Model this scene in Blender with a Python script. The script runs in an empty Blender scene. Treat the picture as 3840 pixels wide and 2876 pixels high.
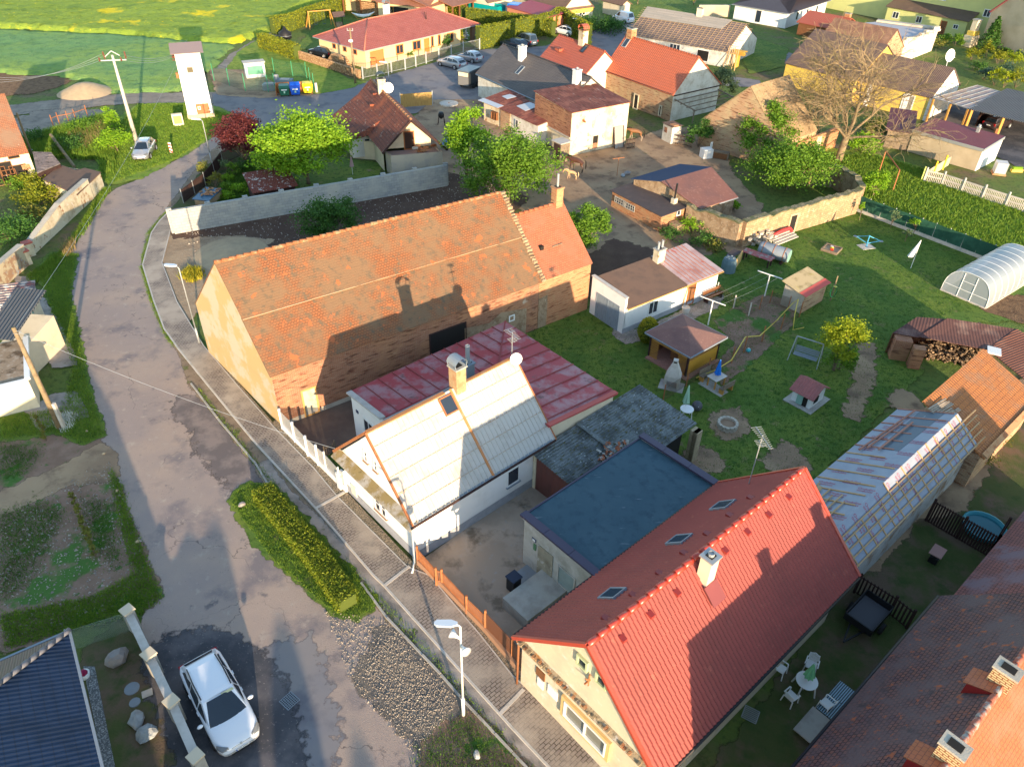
import bpy, math, random
import numpy as np
from mathutils import Vector as V3, Matrix
R_=math.radians; RR_=random.Random; MT_=Matrix.Translation; MR_=Matrix.Rotation; PI_=math.pi; cs_=math.cos; sn_=math.sin
random.seed(7)
# ---------------------------------------------------------------- camera, light, world
SC=bpy.context.scene
COL=SC.collection
HC=30.0; FPX=2838.55; PITCH=R_(37.0735); ROLL=R_(1.37986); CX,CY=1920.0,1438.0
_fw=V3((0,cs_(PITCH),-sn_(PITCH))); _r0=V3((1,0,0)); _u0=_r0.cross(_fw)
_r=cs_(ROLL)*_r0+sn_(ROLL)*_u0; _u=-sn_(ROLL)*_r0+cs_(ROLL)*_u0
cd=bpy.data.cameras.new('camera'); cam=bpy.data.objects.new('camera',cd); COL.objects.link(cam)
cd.sensor_fit='HORIZONTAL'; cd.sensor_width=36; cd.lens=36*FPX/3840; cd.clip_start=.1; cd.clip_end=5000
m=Matrix((( _r.x,_u.x,-_fw.x,0),(_r.y,_u.y,-_fw.y,0),(_r.z,_u.z,-_fw.z,HC),(0,0,0,1)))
cam.matrix_world=m; SC.camera=cam
SUN_AZ=R_(110.9-180); SUN_EL=R_(9.5)      # direction towards the sun
w=bpy.data.worlds.new('World'); SC.world=w; w.use_nodes=True
nt=w.node_tree; bg=nt.nodes['Background']; sky=nt.nodes.new('ShaderNodeTexSky')
sky.sky_type='NISHITA'; sky.sun_disc=False; sky.sun_elevation=SUN_EL
sky.sun_rotation=PI_/2-SUN_AZ; sky.air_density=1.0; sky.dust_density=.25; sky.ozone_density=1.0
nt.links.new(sky.outputs[0],bg.inputs[0]); bg.inputs[1].default_value=.15
sl=bpy.data.lights.new('sun','SUN'); sl.energy=3.5; sl.angle=R_(.5); sl.color=(1,.76,.5)
so=bpy.data.objects.new('sun',sl); COL.objects.link(so)
sd=V3((cs_(SUN_EL)*cs_(SUN_AZ),cs_(SUN_EL)*sn_(SUN_AZ),sn_(SUN_EL)))
so.rotation_euler=sd.to_track_quat('Z','Y').to_euler(); so.location=(20,-40,40)
vs=SC.view_settings; vs.view_transform='Standard'; vs.look='None'; vs.exposure=1.75; vs.gamma=1.0
SC.cycles.max_bounces=5; SC.cycles.diffuse_bounces=3; SC.cycles.transparent_max_bounces=8
# ---------------------------------------------------------------- measuring: photograph pixel -> place on the ground / on a plane
def z(c,r,x,y): return (c*960+x*.4346,(0,720,1440,2156)[r]+y*.4346)
def k(x0,y0,s,x,y): return (x0+x*s,y0+y*s)
def ray(p): return _fw+(p[0]-CX)/FPX*_r-(p[1]-CY)/FPX*_u
def G(p,h=0.0):
 d=ray(p); t=(h-HC)/d.z; return V3((d.x*t,d.y*t,h))
def HV(top,base):
 b=G(base); d=ray(top); t=(b.x*d.x+b.y*d.y)/(d.x*d.x+d.y*d.y); return HC+t*d.z
def hitp(p,A,n):
 d=ray(p); t=(A.x*n.x+A.y*n.y)/(d.x*n.x+d.y*n.y); return V3((d.x*t,d.y*t,HC+d.z*t))
# ---------------------------------------------------------------- objects
def tag(o,label=None,cat=None,group=None,kind=None):
 if label: o['label']=label
 if cat: o['category']=cat
 if group: o['group']=group
 if kind: o['kind']=kind
 return o
def thing(name,label,cat,loc=(0,0,0),rz=0,group=None,sc=1):
 o=bpy.data.objects.new(name,None); COL.objects.link(o); o.empty_display_size=.2
 o.location=loc; o.rotation_euler=(0,0,rz); o.scale=(sc,sc,sc)
 return tag(o,label,cat,group)
def copy_tree(o,parent=None):
 c=o.copy(); COL.objects.link(c)
 if parent: c.parent=parent
 for ch in list(o.children): copy_tree(ch,c)
 return c
class MB:
 def __init__(s): s.v=[]; s.f=[]; s.uv=[]; s.mi=[]; s.sm=False
 def face(s,pts,mi=0,uvs=None):
  pts=[V3(p) for p in pts]; i=len(s.v); s.v+=pts; s.f.append(list(range(i,i+len(pts)))); s.mi.append(mi)
  if uvs is None:
   n=V3((0,0,0))
   for a in range(len(pts)):
    p,q=pts[a],pts[(a+1)%len(pts)]
    n+=V3(((p.y-q.y)*(p.z+q.z),(p.z-q.z)*(p.x+q.x),(p.x-q.x)*(p.y+q.y)))
   if n.length<1e-12: n=V3((0,0,1))
   n.normalize()
   if abs(n.z)>.999: ux=V3((1,0,0)); vx=V3((0,1,0))
   else: ux=V3((0,0,1)).cross(n).normalized(); vx=n.cross(ux)
   uvs=[(p.dot(ux),p.dot(vx)) for p in pts]
  s.uv+=uvs
 def hexa(s,b,t,mi=0,bot=False):
  n=len(b)
  for i in range(n):
   j=(i+1)%n; s.face([b[i],b[j],t[j],t[i]],mi)
  s.face(list(t),mi)
  if bot: s.face(list(reversed(b)),mi)
 def box(s,c,sx,sy,sz,yaw=0,mi=0,M=None):
  ca,sa=cs_(yaw),sn_(yaw); c=V3(c); P=[]
  for h in (0,sz):
   for x,y in ((-1,-1),(1,-1),(1,1),(-1,1)):
    X,Y=x*sx/2,y*sy/2; p=V3((c.x+X*ca-Y*sa,c.y+X*sa+Y*ca,c.z+h)); P.append(M@p if M else p)
  s.hexa(P[:4],P[4:],mi,True)
 def beam(s,a,b,w_,h_=None,mi=0,up=V3((0,0,1))):
  a,b=V3(a),V3(b); h_=h_ or w_; d=(b-a)
  if d.length<1e-6: return
  d.normalize()
  if abs(d.dot(up))>.98: up=V3((1,0,0))
  sx=d.cross(up).normalized()*(w_/2); sz=sx.cross(d).normalized()*(h_/2)
  A=[a-sx-sz,a+sx-sz,a+sx+sz,a-sx+sz]; B=[p+(b-a) for p in A]
  for i in range(4):
   j=(i+1)%4; s.face([A[i],A[j],B[j],B[i]],mi)
  s.face(list(reversed(A)),mi); s.face(B,mi)
 def tube(s,pts,rad,n=6,mi=0,cap=True):
  pts=[V3(p) for p in pts]; rad=rad if isinstance(rad,(list,tuple)) else [rad]*len(pts); rings=[]
  for i,p in enumerate(pts):
   d=(pts[min(i+1,len(pts)-1)]-pts[max(i-1,0)])
   d=d.normalized() if d.length>1e-9 else V3((0,0,1))
   up=V3((0,0,1)) if abs(d.z)<.9 else V3((1,0,0))
   a=d.cross(up).normalized(); b=d.cross(a)
   rings.append([p+(a*cs_(2*PI_*q/n)+b*sn_(2*PI_*q/n))*rad[i] for q in range(n)])
  i0=len(s.v)
  for r in rings: s.v+=r
  for i in range(len(rings)-1):
   for q in range(n):
    a,b=i0+i*n+q,i0+i*n+(q+1)%n
    s.f.append([a,b,b+n,a+n]); s.mi.append(mi); s.uv+=[(q/n,i),((q+1)/n,i),((q+1)/n,i+1),(q/n,i+1)]
  if cap:
   e=i0+(len(rings)-1)*n
   s.f.append([i0+q for q in reversed(range(n))]); s.mi.append(mi); s.uv+=[(0,0)]*n
   s.f.append([e+q for q in range(n)]); s.mi.append(mi); s.uv+=[(0,0)]*n
 def lathe(s,prof,n=12,c=(0,0,0),mi=0,M=None):
  i0=len(s.v); c=V3(c)
  for r,h in prof:
   for q in range(n):
    p=c+V3((r*cs_(2*PI_*q/n),r*sn_(2*PI_*q/n),h)); s.v.append(M@p if M else p)
  for i in range(len(prof)-1):
   for q in range(n):
    a,b=i0+i*n+q,i0+i*n+(q+1)%n
    s.f.append([a,b,b+n,a+n]); s.mi.append(mi); s.uv+=[(q/n,i),((q+1)/n,i),((q+1)/n,i+1),(q/n,i+1)]
 def build(s,name,mats,parent=None,smooth=False,org=None):
  if not isinstance(mats,(list,tuple)): mats=[mats]
  o0=V3((0,0,0)) if org is None else V3(org)
  if parent is not None and org is None: o0=V3(parent.location) if parent.get('wo') else V3((0,0,0))
  me=bpy.data.meshes.new(name); me.from_pydata([tuple(p-o0) for p in s.v],[],s.f)
  for m_ in mats: me.materials.append(m_)
  me.polygons.foreach_set('material_index',s.mi)
  ul=me.uv_layers.new(name='UVMap'); ul.data.foreach_set('uv',[c for q in s.uv for c in q])
  if smooth: me.polygons.foreach_set('use_smooth',[True]*len(s.f))
  me.update(); o=bpy.data.objects.new(name,me); COL.objects.link(o)
  if parent is not None: o.parent=parent
  elif org is not None: o.location=o0
  return o
def wt_(name,label,cat,loc,group=None):
 o=thing(name,label,cat,loc,0,group); o['wo']=1; return o
def sub(mb,name,mats,root,part,smooth=False):
 o=mb.build(name,mats,None,smooth,org=V3(root.location) if root.get('wo') else V3((0,0,0))); o.location=(0,0,0); o.parent=part; return o
# ---------------------------------------------------------------- materials
def lin(c): return tuple(c)+(1,)
class NT:
 def __init__(s,name):
  s.m=bpy.data.materials.new(name); s.m.use_nodes=True; s.t=s.m.node_tree; s.b=s.t.nodes['Principled BSDF']
  s.tc=s.t.nodes.new('ShaderNodeTexCoord'); s.out=s.t.nodes['Material Output']
 def n(s,ty,ins={},**kw):
  q=s.t.nodes.new(ty)
  for a,b in kw.items(): setattr(q,a,b)
  for a,b in ins.items(): s.set(q.inputs[a],b)
  return q
 def set(s,sock,v):
  if isinstance(v,bpy.types.NodeSocket): s.t.links.new(v,sock)
  elif isinstance(v,tuple) and len(v)==3 and sock.type=='RGBA': sock.default_value=lin(v)
  else: sock.default_value=v
 def noise(s,scale,detail=3,vec=None,rough=.55):
  return s.n('ShaderNodeTexNoise',{'Vector':vec or s.tc.outputs['Object'],'Scale':scale,'Detail':detail,'Roughness':rough}).outputs['Fac']
 def ramp(s,v,lo,hi):
  return s.n('ShaderNodeMapRange',{'Value':v,'From Min':lo,'From Max':hi}).outputs['Result']
 def mix(s,f,a,b,mode='MIX'):
  q=s.t.nodes.new('ShaderNodeMix'); q.data_type='RGBA'; q.blend_type=mode
  s.set(q.inputs[0],f); s.set(q.inputs[6],a); s.set(q.inputs[7],b); return q.outputs[2]
 def math(s,op,a,b=0.0,c=0.0):
  q=s.t.nodes.new('ShaderNodeMath'); q.operation=op; s.set(q.inputs[0],a); s.set(q.inputs[1],b)
  return q.outputs[0]
 def bump(s,h,strength=.5,dist=.02,prev=None):
  q=s.n('ShaderNodeBump',{'Height':h,'Strength':strength,'Distance':dist})
  if prev: s.set(q.inputs['Normal'],prev)
  return q.outputs['Normal']
 def mapuv(s,sc,rot=0):
  return s.n('ShaderNodeMapping',{'Vector':s.tc.outputs['UV'],'Scale':(sc[0],sc[1],1),'Rotation':(0,0,rot)}).outputs[0]
MATS={}; FADE=set()
def mk(name,c,rough=.85,layers=(),bump=None,metal=0,brick=None,saw=None,wave=None,spec=.3,alpha=None,coat=0,island=None,crack=None,fade=False):
 if name in MATS: return MATS[name]
 s=NT(name); col=tuple(c); nrm=None
 if island: # per-leaf variation
  g=s.n('ShaderNodeNewGeometry').outputs['Random Per Island']; col=s.mix(g,tuple(c),tuple(island))
 if brick: # (w,h,mortar,c2,cm[,bumpdist])
  bw,bh,mo,c2,cm=brick[:5]
  q=s.n('ShaderNodeTexBrick',{'Vector':s.tc.outputs['UV'],'Color1':tuple(c),'Color2':tuple(c2),'Mortar':tuple(cm),'Scale':1.0,'Mortar Size':mo,'Mortar Smooth':.1,'Bias':0.0,'Brick Width':bw,'Row Height':bh})
  col=q.outputs['Color']; nrm=s.bump(s.math('SUBTRACT',1.0,q.outputs['Fac']),.6,brick[5] if len(brick)>5 else .012)
 if saw: # (row height, depth): lapped rows up the slope
  sp=s.n('ShaderNodeSeparateXYZ',{'Vector':s.tc.outputs['UV']}); fr=s.math('FRACT',s.math('DIVIDE',sp.outputs[1],saw[0]))
  nrm=s.bump(s.math('SUBTRACT',1.0,fr),.9,saw[1],nrm)
  if len(saw)>2: col=s.mix(s.ramp(fr,.0,.14),s.mix(saw[2],col,(0.01,.01,.01)),col)
 if wave: # (pitch, depth[, axis])
  ax=wave[2] if len(wave)>2 else 0
  sp=s.n('ShaderNodeSeparateXYZ',{'Vector':s.tc.outputs['UV']}); sn=s.math('SINE',s.math('MULTIPLY',sp.outputs[ax],2*PI_/wave[0]))
  nrm=s.bump(sn,1.0,wave[1],nrm)
 for L in layers:
  c2,sc,lo,hi=L[:4]
  vec=s.mapuv(L[4]) if len(L)>4 else None
  f=s.ramp(s.noise(sc,5,vec,.62),lo,hi); col=s.mix(f,col,tuple(c2))
 if crack:
  nz=s.mix(.35,s.tc.outputs['Object'],s.mix(1.0,s.n('ShaderNodeTexNoise',{'Vector':s.tc.outputs['Object'],'Scale':.7,'Detail':6}).outputs['Color'],(9,9,9),'MULTIPLY'),'ADD')
  vo=s.n('ShaderNodeTexVoronoi',{'Vector':nz,'Scale':crack[0]},feature='DISTANCE_TO_EDGE').outputs['Distance']
  col=s.mix(s.math('MULTIPLY',s.ramp(vo,crack[1],0),s.ramp(s.noise(.25),.45,.6)),col,crack[2])
 if fade:
  sp=s.n('ShaderNodeSeparateXYZ',{'Vector':s.n('ShaderNodeUVMap',uv_map='fade').outputs[0]}).outputs[0]
  s.set(s.b.inputs['Alpha'],s.ramp(s.math('ADD',sp,s.math('MULTIPLY',s.math('SUBTRACT',s.noise(2.2,4),.5),1.6)),.35,.6)); FADE.add(name)
 if bump:
  nrm=s.bump(s.noise(bump[0],6,None,.7),bump[1],bump[2] if len(bump)>2 else .03,nrm)
 s.set(s.b.inputs['Base Color'],col); s.b.inputs['Roughness'].default_value=rough; s.b.inputs['Metallic'].default_value=metal
 s.b.inputs['Specular IOR Level'].default_value=spec
 if coat: s.b.inputs['Coat Weight'].default_value=coat; s.b.inputs['Coat Roughness'].default_value=.05
 if alpha is not None:
  s.b.inputs['Alpha'].default_value=alpha
 if nrm: s.set(s.b.inputs['Normal'],nrm)
 MATS[name]=s.m; return s.m
def leafmat(name,c,c2,tr=.35):
 if name in MATS: return MATS[name]
 s=NT(name); g=s.n('ShaderNodeNewGeometry').outputs['Random Per Island']
 col=s.mix(g,tuple(c),tuple(c2)); nz=s.ramp(s.noise(.9,3),.35,.7)
 col=s.mix(s.math('MULTIPLY',nz,.45),col,tuple(x*.55 for x in c))
 s.set(s.b.inputs['Base Color'],col); s.b.inputs['Roughness'].default_value=.6; s.b.inputs['Specular IOR Level'].default_value=.25
 t=s.n('ShaderNodeBsdfTranslucent',{'Color':col}); mx=s.n('ShaderNodeMixShader',{'Fac':tr})
 s.t.links.new(s.b.outputs[0],mx.inputs[1]); s.t.links.new(t.outputs[0],mx.inputs[2]); s.t.links.new(mx.outputs[0],s.out.inputs[0])
 MATS[name]=s.m; return s.m
# ---------------------------------------------------------------- surface library (real-world base colours, linear)
M={}
M['white']=mk('white_render',(.78,.77,.75),.9,[((.62,.61,.58),.7,.5,.8)],(30,.15))
M['wo2']=mk('worn_white_render',(.66,.63,.56),.95,[((.42,.36,.27),1.1,.45,.75),((.30,.22,.14),3,.6,.75)],(25,.35))
M['plinth']=mk('grey_plinth_render',(.36,.37,.40),.95,[((.28,.29,.31),2,.4,.7)],(30,.25))
M['cream']=mk('cream_render',(.68,.58,.42),.92,[((.56,.47,.33),1.2,.45,.75)],(30,.2))
M['co']=mk('flaking_cream_render',(.64,.56,.40),.95,[((.44,.34,.22),.8,.48,.66),((.32,.15,.07),1.7,.60,.66),((.7,.66,.58),2.6,.6,.7)],(18,.5))
M['beige']=mk('beige_roughcast',(.47,.39,.28),.95,[((.38,.31,.21),.5,.4,.7)],(14,.5))
M['rc']=mk('grey_roughcast',(.48,.43,.35),.95,[((.36,.32,.26),.9,.45,.7),((.25,.22,.18),4,.62,.8)],(16,.5))
M['yellow_wall']=mk('yellow_render',(.72,.50,.10),.9,[((.6,.42,.1),1,.5,.8)],(30,.2))
M['lime_wall']=mk('pale_yellow_green_render',(.55,.55,.22),.9,[((.47,.47,.2),.7,.45,.8)],(30,.2))
M['salmon_wall']=mk('salmon_render',(.62,.24,.13),.9,[((.55,.21,.12),1,.5,.8)],(30,.2))
M['peach']=mk('peach_render',(.70,.52,.29),.9,[((.62,.46,.25),.8,.5,.8)],(30,.2))
M['greyplaster']=mk('grey_cement_render',(.42,.40,.36),.95,[((.28,.27,.23),.9,.45,.7),((.5,.48,.45),2,.55,.75)],(20,.4))
br=dict(brick=(.25,.078,.010,(.36,.14,.07),(.36,.28,.20),.015))
M['brick']=mk('old_red_brick',(.30,.09,.04),.93,[((.42,.21,.11),.6,.48,.62),((.13,.05,.03),1.0,.52,.64,(1.0,6)),((.50,.30,.18),1.0,.60,.70,(1.4,8)),((.5,.4,.3),.9,.66,.72)],(25,.5),**br)
M['bp']=mk('pale_worn_brick',(.44,.20,.09),.93,[((.46,.34,.20),.7,.47,.6),((.18,.08,.045),1.0,.53,.64,(1.0,6)),((.52,.38,.24),1.0,.6,.7,(1.4,8))],(25,.5),brick=(.26,.085,.014,(.40,.22,.12),(.45,.38,.27),.02))
M['bo']=mk('orange_brick',(.42,.15,.06),.93,[((.45,.27,.14),.8,.48,.62),((.20,.07,.035),1.0,.53,.66,(1.0,6)),((.50,.33,.19),1.0,.62,.7,(1.4,8))],(25,.5),brick=(.25,.078,.010,(.45,.17,.07),(.5,.36,.22),.015))
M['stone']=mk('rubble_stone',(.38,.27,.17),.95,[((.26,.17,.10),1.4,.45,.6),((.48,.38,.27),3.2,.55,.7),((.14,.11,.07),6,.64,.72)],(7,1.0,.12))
M['mossy_top']=mk('weathered_wall_top',(.16,.15,.08),.95,[((.30,.24,.17),3,.5,.65),((.07,.10,.03),1.3,.5,.7)],(9,1,.08))
M['block']=mk('concrete_block',(.40,.40,.37),.93,[((.46,.44,.38),.5,.45,.7)],(30,.3),brick=(.5,.25,.012,(.30,.31,.31),(.24,.24,.23),.01))
M['tile_barn']=mk('old_beaver_tail_tile',(.30,.11,.045),.88,[((.21,.125,.07),.45,.40,.56),((.135,.10,.065),2.6,.52,.66),((.44,.13,.05),1.5,.62,.66),((.05,.04,.03),6,.66,.72)],(30,.3),brick=(.19,.16,.012,(.27,.11,.05),(.10,.045,.025),.02),saw=(.16,.03))
M['to']=mk('orange_beaver_tail_tile',(.40,.13,.055),.8,[((.38,.155,.09),.9,.48,.68)],(30,.2),brick=(.19,.16,.009,(.42,.13,.06),(.22,.08,.05),.015),saw=(.16,.02))
M['tile_mossy']=mk('lichened_brown_tile',(.22,.062,.035),.85,[((.40,.33,.26),3.0,.62,.66),((.15,.05,.035),1,.45,.7),((.30,.085,.04),.4,.5,.65)],(12,.5),brick=(.30,.34,.028,(.17,.055,.04),(.07,.03,.025),.05),saw=(.34,.05))
M['tile_dark']=mk('weathered_purple_tile',(.20,.085,.06),.85,[((.13,.09,.085),.6,.42,.62),((.33,.10,.045),2.8,.60,.67),((.33,.33,.30),9,.70,.75),((.06,.05,.05),1.6,.60,.72)],(20,.5),brick=(.19,.17,.018,(.12,.07,.07),(.045,.03,.03),.03),saw=(.17,.04))
M['tile_red']=mk('red_metal_tile',(.29,.062,.05),.65,[((.24,.055,.045),.6,.45,.7),((.38,.10,.07),3,.6,.75),((.23,.06,.05),1.2,.60,.70,(3,.4))],None,spec=.3)
M['tile_redfar']=mk('red_concrete_tile',(.46,.115,.065),.6,[((.38,.10,.06),.8,.45,.75)],None,brick=(.3,.34,.012,(.42,.10,.055),(.25,.06,.04),.02),saw=(.34,.05,.45),wave=(.3,.03))
M['tile_orangefar']=mk('orange_concrete_tile',(.55,.14,.065),.6,[((.47,.13,.07),.7,.45,.75)],None,brick=(.3,.34,.010,(.50,.125,.06),(.30,.08,.04),.02),saw=(.34,.05,.45),wave=(.3,.025))
M['tile_brown']=mk('brown_metal_tile',(.13,.085,.07),.55,[((.17,.11,.085),.6,.45,.7)],None,saw=(.35,.05,.4),wave=(.22,.035))
M['tile_grey']=mk('anthracite_tile',(.085,.075,.075),.55,[((.11,.095,.09),.6,.45,.7)],None,saw=(.35,.05,.4),wave=(.22,.035))
M['tile_blue']=mk('dark_blue_metal_tile',(.018,.045,.10),.7,[((.012,.032,.07),1,.45,.65)],None,saw=(.36,.05,.5),wave=(.20,.04),spec=.15)
M['bitumen_brown']=mk('brown_roofing_felt',(.17,.105,.075),.95,[((.13,.085,.065),1.2,.45,.7)],(60,.4,.01))
M['bitumen_dark']=mk('dark_roofing_felt',(.075,.060,.060),.95,[((.10,.075,.07),1.2,.45,.7)],(60,.4,.01))
M['blue_felt']=mk('slate_blue_roof_membrane',(.044,.092,.122),.85,[((.058,.11,.14),.5,.4,.7),((.032,.07,.098),2.2,.5,.7),((.24,.28,.31),1.5,.64,.72,(.4,3.5)),((.20,.16,.17),1.4,.70,.76)],(40,.3,.01))
M['navy_felt']=mk('navy_roof_felt',(.035,.055,.105),.9,(),(60,.3,.01))
M['purple_metal']=mk('dark_purple_metal',(.05,.04,.075),.45,spec=.5)
M['sheet_red']=mk('faded_red_sheet_metal',(.38,.055,.065),.6,[((.38,.19,.20),.8,.46,.60),((.17,.08,.08),1.5,.58,.68)],(20,.2),spec=.45)
M['shru']=mk('rusty_corrugated_sheet',(.20,.058,.042),.8,[((.31,.11,.075),.6,.45,.6),((.42,.36,.33),1.3,.62,.68,(2.2,.4)),((.09,.03,.022),1.6,.5,.64,(3,.5))],(25,.3),wave=(.18,.03))
M['sheet_brown']=mk('worn_red_brown_sheet',(.27,.12,.095),.75,[((.20,.10,.09),.5,.4,.7),((.34,.18,.14),3,.55,.7)],(25,.3),wave=(.15,.03))
M['sheet_purple']=mk('maroon_corrugated_sheet',(.16,.045,.06),.7,[((.13,.04,.055),.5,.4,.7),((.21,.10,.09),4,.6,.75)],(25,.2),wave=(.16,.025))
M['sheet_maroon']=mk('flat_maroon_sheet',(.30,.05,.07),.6,[((.26,.05,.065),.8,.4,.7)],None,wave=(.25,.02))
M['asbestos']=mk('grey_corrugated_fibre_cement',(.17,.19,.195),.95,[((.085,.095,.095),1.3,.45,.6),((.075,.07,.02),3.0,.55,.61,(1,4)),((.42,.46,.47),6,.63,.67)],(15,.5),)
M['pale_sheet']=mk('pale_lacquered_roof_sheet',(.50,.475,.44),.6,[((.40,.37,.33),.9,.5,.7),((.40,.27,.17),1.2,.66,.74,(.4,3))],None,spec=.3)
M['pink_sheet']=mk('peeling_pink_roof_sheet',(.45,.34,.33),.5,[((.45,.09,.07),1.6,.60,.63,(1,.8)),((.34,.17,.15),.7,.5,.7)],None,spec=.5,metal=.1)
M['rust']=mk('rust_brown_paint',(.36,.14,.055),.8,[((.25,.09,.04),4,.45,.7)])
M['galv']=mk('galvanised_steel',(.38,.40,.41),.55,[((.38,.4,.41),3,.45,.7)],None,metal=.5)
M['zinc']=mk('weathered_zinc',(.24,.28,.32),.65,[((.24,.26,.28),3,.45,.7)],None,metal=.2)
M['black']=mk('black_plastic',(.015,.015,.017),.5)
M['dh']=mk('unlit_interior',(.02,.018,.016),.95)
M['mw']=mk('white_painted_metal',(.75,.75,.73),.4,spec=.5)
M['pw']=mk('white_plastic',(.78,.78,.76),.35,spec=.5)
M['fw']=mk('white_window_frame',(.78,.77,.74),.5)
M['fb']=mk('brown_window_frame',(.35,.12,.035),.5)
M['fwd']=mk('orange_wood_door',(.55,.20,.05),.55,[((.45,.15,.04),2,.4,.7)])
M['glass']=mk('window_glass',(.025,.035,.05),.06,spec=.8)
M['wood']=mk('grey_old_wood',(.22,.17,.12),.9,[((.14,.10,.07),3,.45,.7)],(30,.4))
M['wood_new']=mk('pale_new_timber',(.50,.33,.17),.85,[((.42,.26,.12),3,.45,.7)],(30,.2))
M['wood_pink']=mk('pink_treated_timber',(.42,.20,.14),.85,[((.35,.16,.11),3,.45,.7)],(30,.2))
M['wd']=mk('dark_stained_wood',(.04,.02,.018),.85,[((.06,.03,.025),3,.45,.7)],(30,.3))
M['wb']=mk('brown_stained_wood',(.20,.085,.035),.8,[((.14,.06,.025),3,.45,.7)],(30,.3))
M['wo']=mk('orange_stained_wood',(.50,.26,.06),.7,[((.42,.2,.05),2,.45,.7)],(30,.2))
M['wood_grey_door']=mk('weathered_blue_grey_boards',(.24,.29,.34),.9,[((.15,.18,.2),3,.5,.7,(6,.6))],(30,.3))
M['firewood']=mk('split_firewood',(.48,.30,.15),.9,[((.22,.12,.06),9,.45,.6),((.62,.44,.26),5,.5,.7)],(9,1,.06),island=(.30,.16,.08))
M['bark']=mk('grey_bark',(.20,.15,.10),.95,[((.10,.07,.05),5,.45,.7)],(14,.8,.04))
M['bk']=mk('pale_tan_bark',(.25,.185,.11),.95,[((.16,.115,.07),3,.45,.7),((.30,.26,.09),1.1,.55,.7)],(14,.6,.03))
M['concrete']=mk('concrete',(.40,.38,.34),.95,[((.28,.26,.23),1.1,.45,.7)],(20,.4))
M['cp']=mk('pale_precast_concrete',(.52,.48,.43),.95,[((.40,.37,.32),2,.45,.7)],(20,.3))
M['gravelstone']=mk('pebbles',(.42,.32,.20),.95,[((.2,.16,.11),14,.45,.55),((.6,.5,.36),20,.55,.65)],(24,1,.05))
M['lamp_glass']=mk('lamp_cover',(.55,.6,.66),.25,spec=.6)
M['ropegreen']=mk('green_hose',(.05,.45,.16),.5); M['hoseyellow']=mk('yellow_hose',(.62,.48,.08),.5)
M['boulder']=mk('grey_boulder',(.36,.31,.28),.95,[((.24,.24,.25),1.7,.4,.65),((.45,.28,.2),3,.58,.7)],(5,1,.08))
M['bg_']=mk('pale_grey_boulder',(.40,.42,.42),.95,[((.26,.28,.29),1.7,.4,.65)],(5,1,.08))
M['soilpile']=mk('heaped_sand',(.46,.34,.21),.98,[((.38,.28,.18),1.6,.4,.7)],(9,.7,.05))
def paint(name,c,rough=.3,metal=0.0): return mk(name,c,rough,spec=.5,coat=.8,metal=metal)
# ---------------------------------------------------------------- building frame
class B:
 def __init__(s,c0,c1,he,W=None,c3=None,flip=False,world=False):
  a=V3(c0) if world else G(c0,he); b=V3(c1) if world else G(c1,he)
  s.O=V3((a.x,a.y,0)); d=V3((b.x-a.x,b.y-a.y,0)); s.L=d.length; s.u=d.normalized(); s.v=V3((-s.u.y,s.u.x,0))
  if flip: s.v=-s.v
  s.he=he; s.W=W
  if c3 is not None: s.W=(G(c3,he)-V3((a.x,a.y,he))).dot(s.v)
  s.flip=flip; s.yaw=math.atan2(s.u.y,s.u.x)
 def pt(s,a,b,h=0): return V3((s.O.x+s.u.x*a+s.v.x*b,s.O.y+s.u.y*a+s.v.y*b,h))
 def loc(s,p): q=V3((p.x-s.O.x,p.y-s.O.y,0)); return (q.dot(s.u),q.dot(s.v))
 def at(s,px,h): return s.loc(G(px,h))
 def hit(s,face,px):
  if face in 'fb': A=s.pt(0,0 if face=='f' else s.W); n=s.v
  else: A=s.pt(0 if face=='l' else s.L,0); n=s.u
  p=hitp(px,A,n); q=s.loc(p); return (q[0] if face in 'fb' else q[1], p.z)
 def ridge(s,px,pitch):
  lo,hi=s.he+.05,s.he+12
  for _ in range(40):
   h=(lo+hi)/2; v=s.at(px,h)[1]
   if v*math.tan(pitch)>(h-s.he): lo=h
   else: hi=h
  return h,s.at(px,h)[1]
 def root(s,name,label,cat,group=None,a=0,b=0): return wt_(name,label,cat,s.pt(a,b,0),group)
def loop(b,u0,u1,v0,v1,h):
 P=[b.pt(u0,v0,h),b.pt(u1,v0,h),b.pt(u1,v1,h),b.pt(u0,v1,h)]
 return P if not b.flip else [P[1],P[0],P[3],P[2]]
def wl_(b,root,mat,u0=0,u1=None,v0=0,v1=None,h=None,gable=None,name='wall',z0=0,mats=None,hb=None,ends=(True,True)):
 u1=b.L if u1 is None else u1; v1=b.W if v1 is None else v1; h=b.he if h is None else h; hb=h if hb is None else hb
 m_=MB(); p=lambda a,c,d: b.pt(a,c,d)
 m_.face([p(u0,v0,z0),p(u1,v0,z0),p(u1,v0,h),p(u0,v0,h)]); m_.face([p(u1,v1,z0),p(u0,v1,z0),p(u0,v1,hb),p(u1,v1,hb)])
 for i,a in enumerate((u0,u1)):
  if not ends[i]: continue
  q=[p(a,v0,z0),p(a,v1,z0),p(a,v1,hb)]+([p(a,gable[0],gable[1])] if gable else [])+[p(a,v0,h)]
  if i==0: q=q[::-1]
  m_.face(q)
 if not gable: m_.face([p(u0,v0,h),p(u1,v0,h),p(u1,v1,hb),p(u0,v1,hb)])
 if b.flip:
  m_.f=[f[::-1] for f in m_.f];
  i=0; uv=[]
  for f in m_.f: n=len(f); uv+=m_.uv[i:i+n][::-1]; i+=n
  m_.uv=uv
 return m_.build(name,mats or mat,root)
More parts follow.
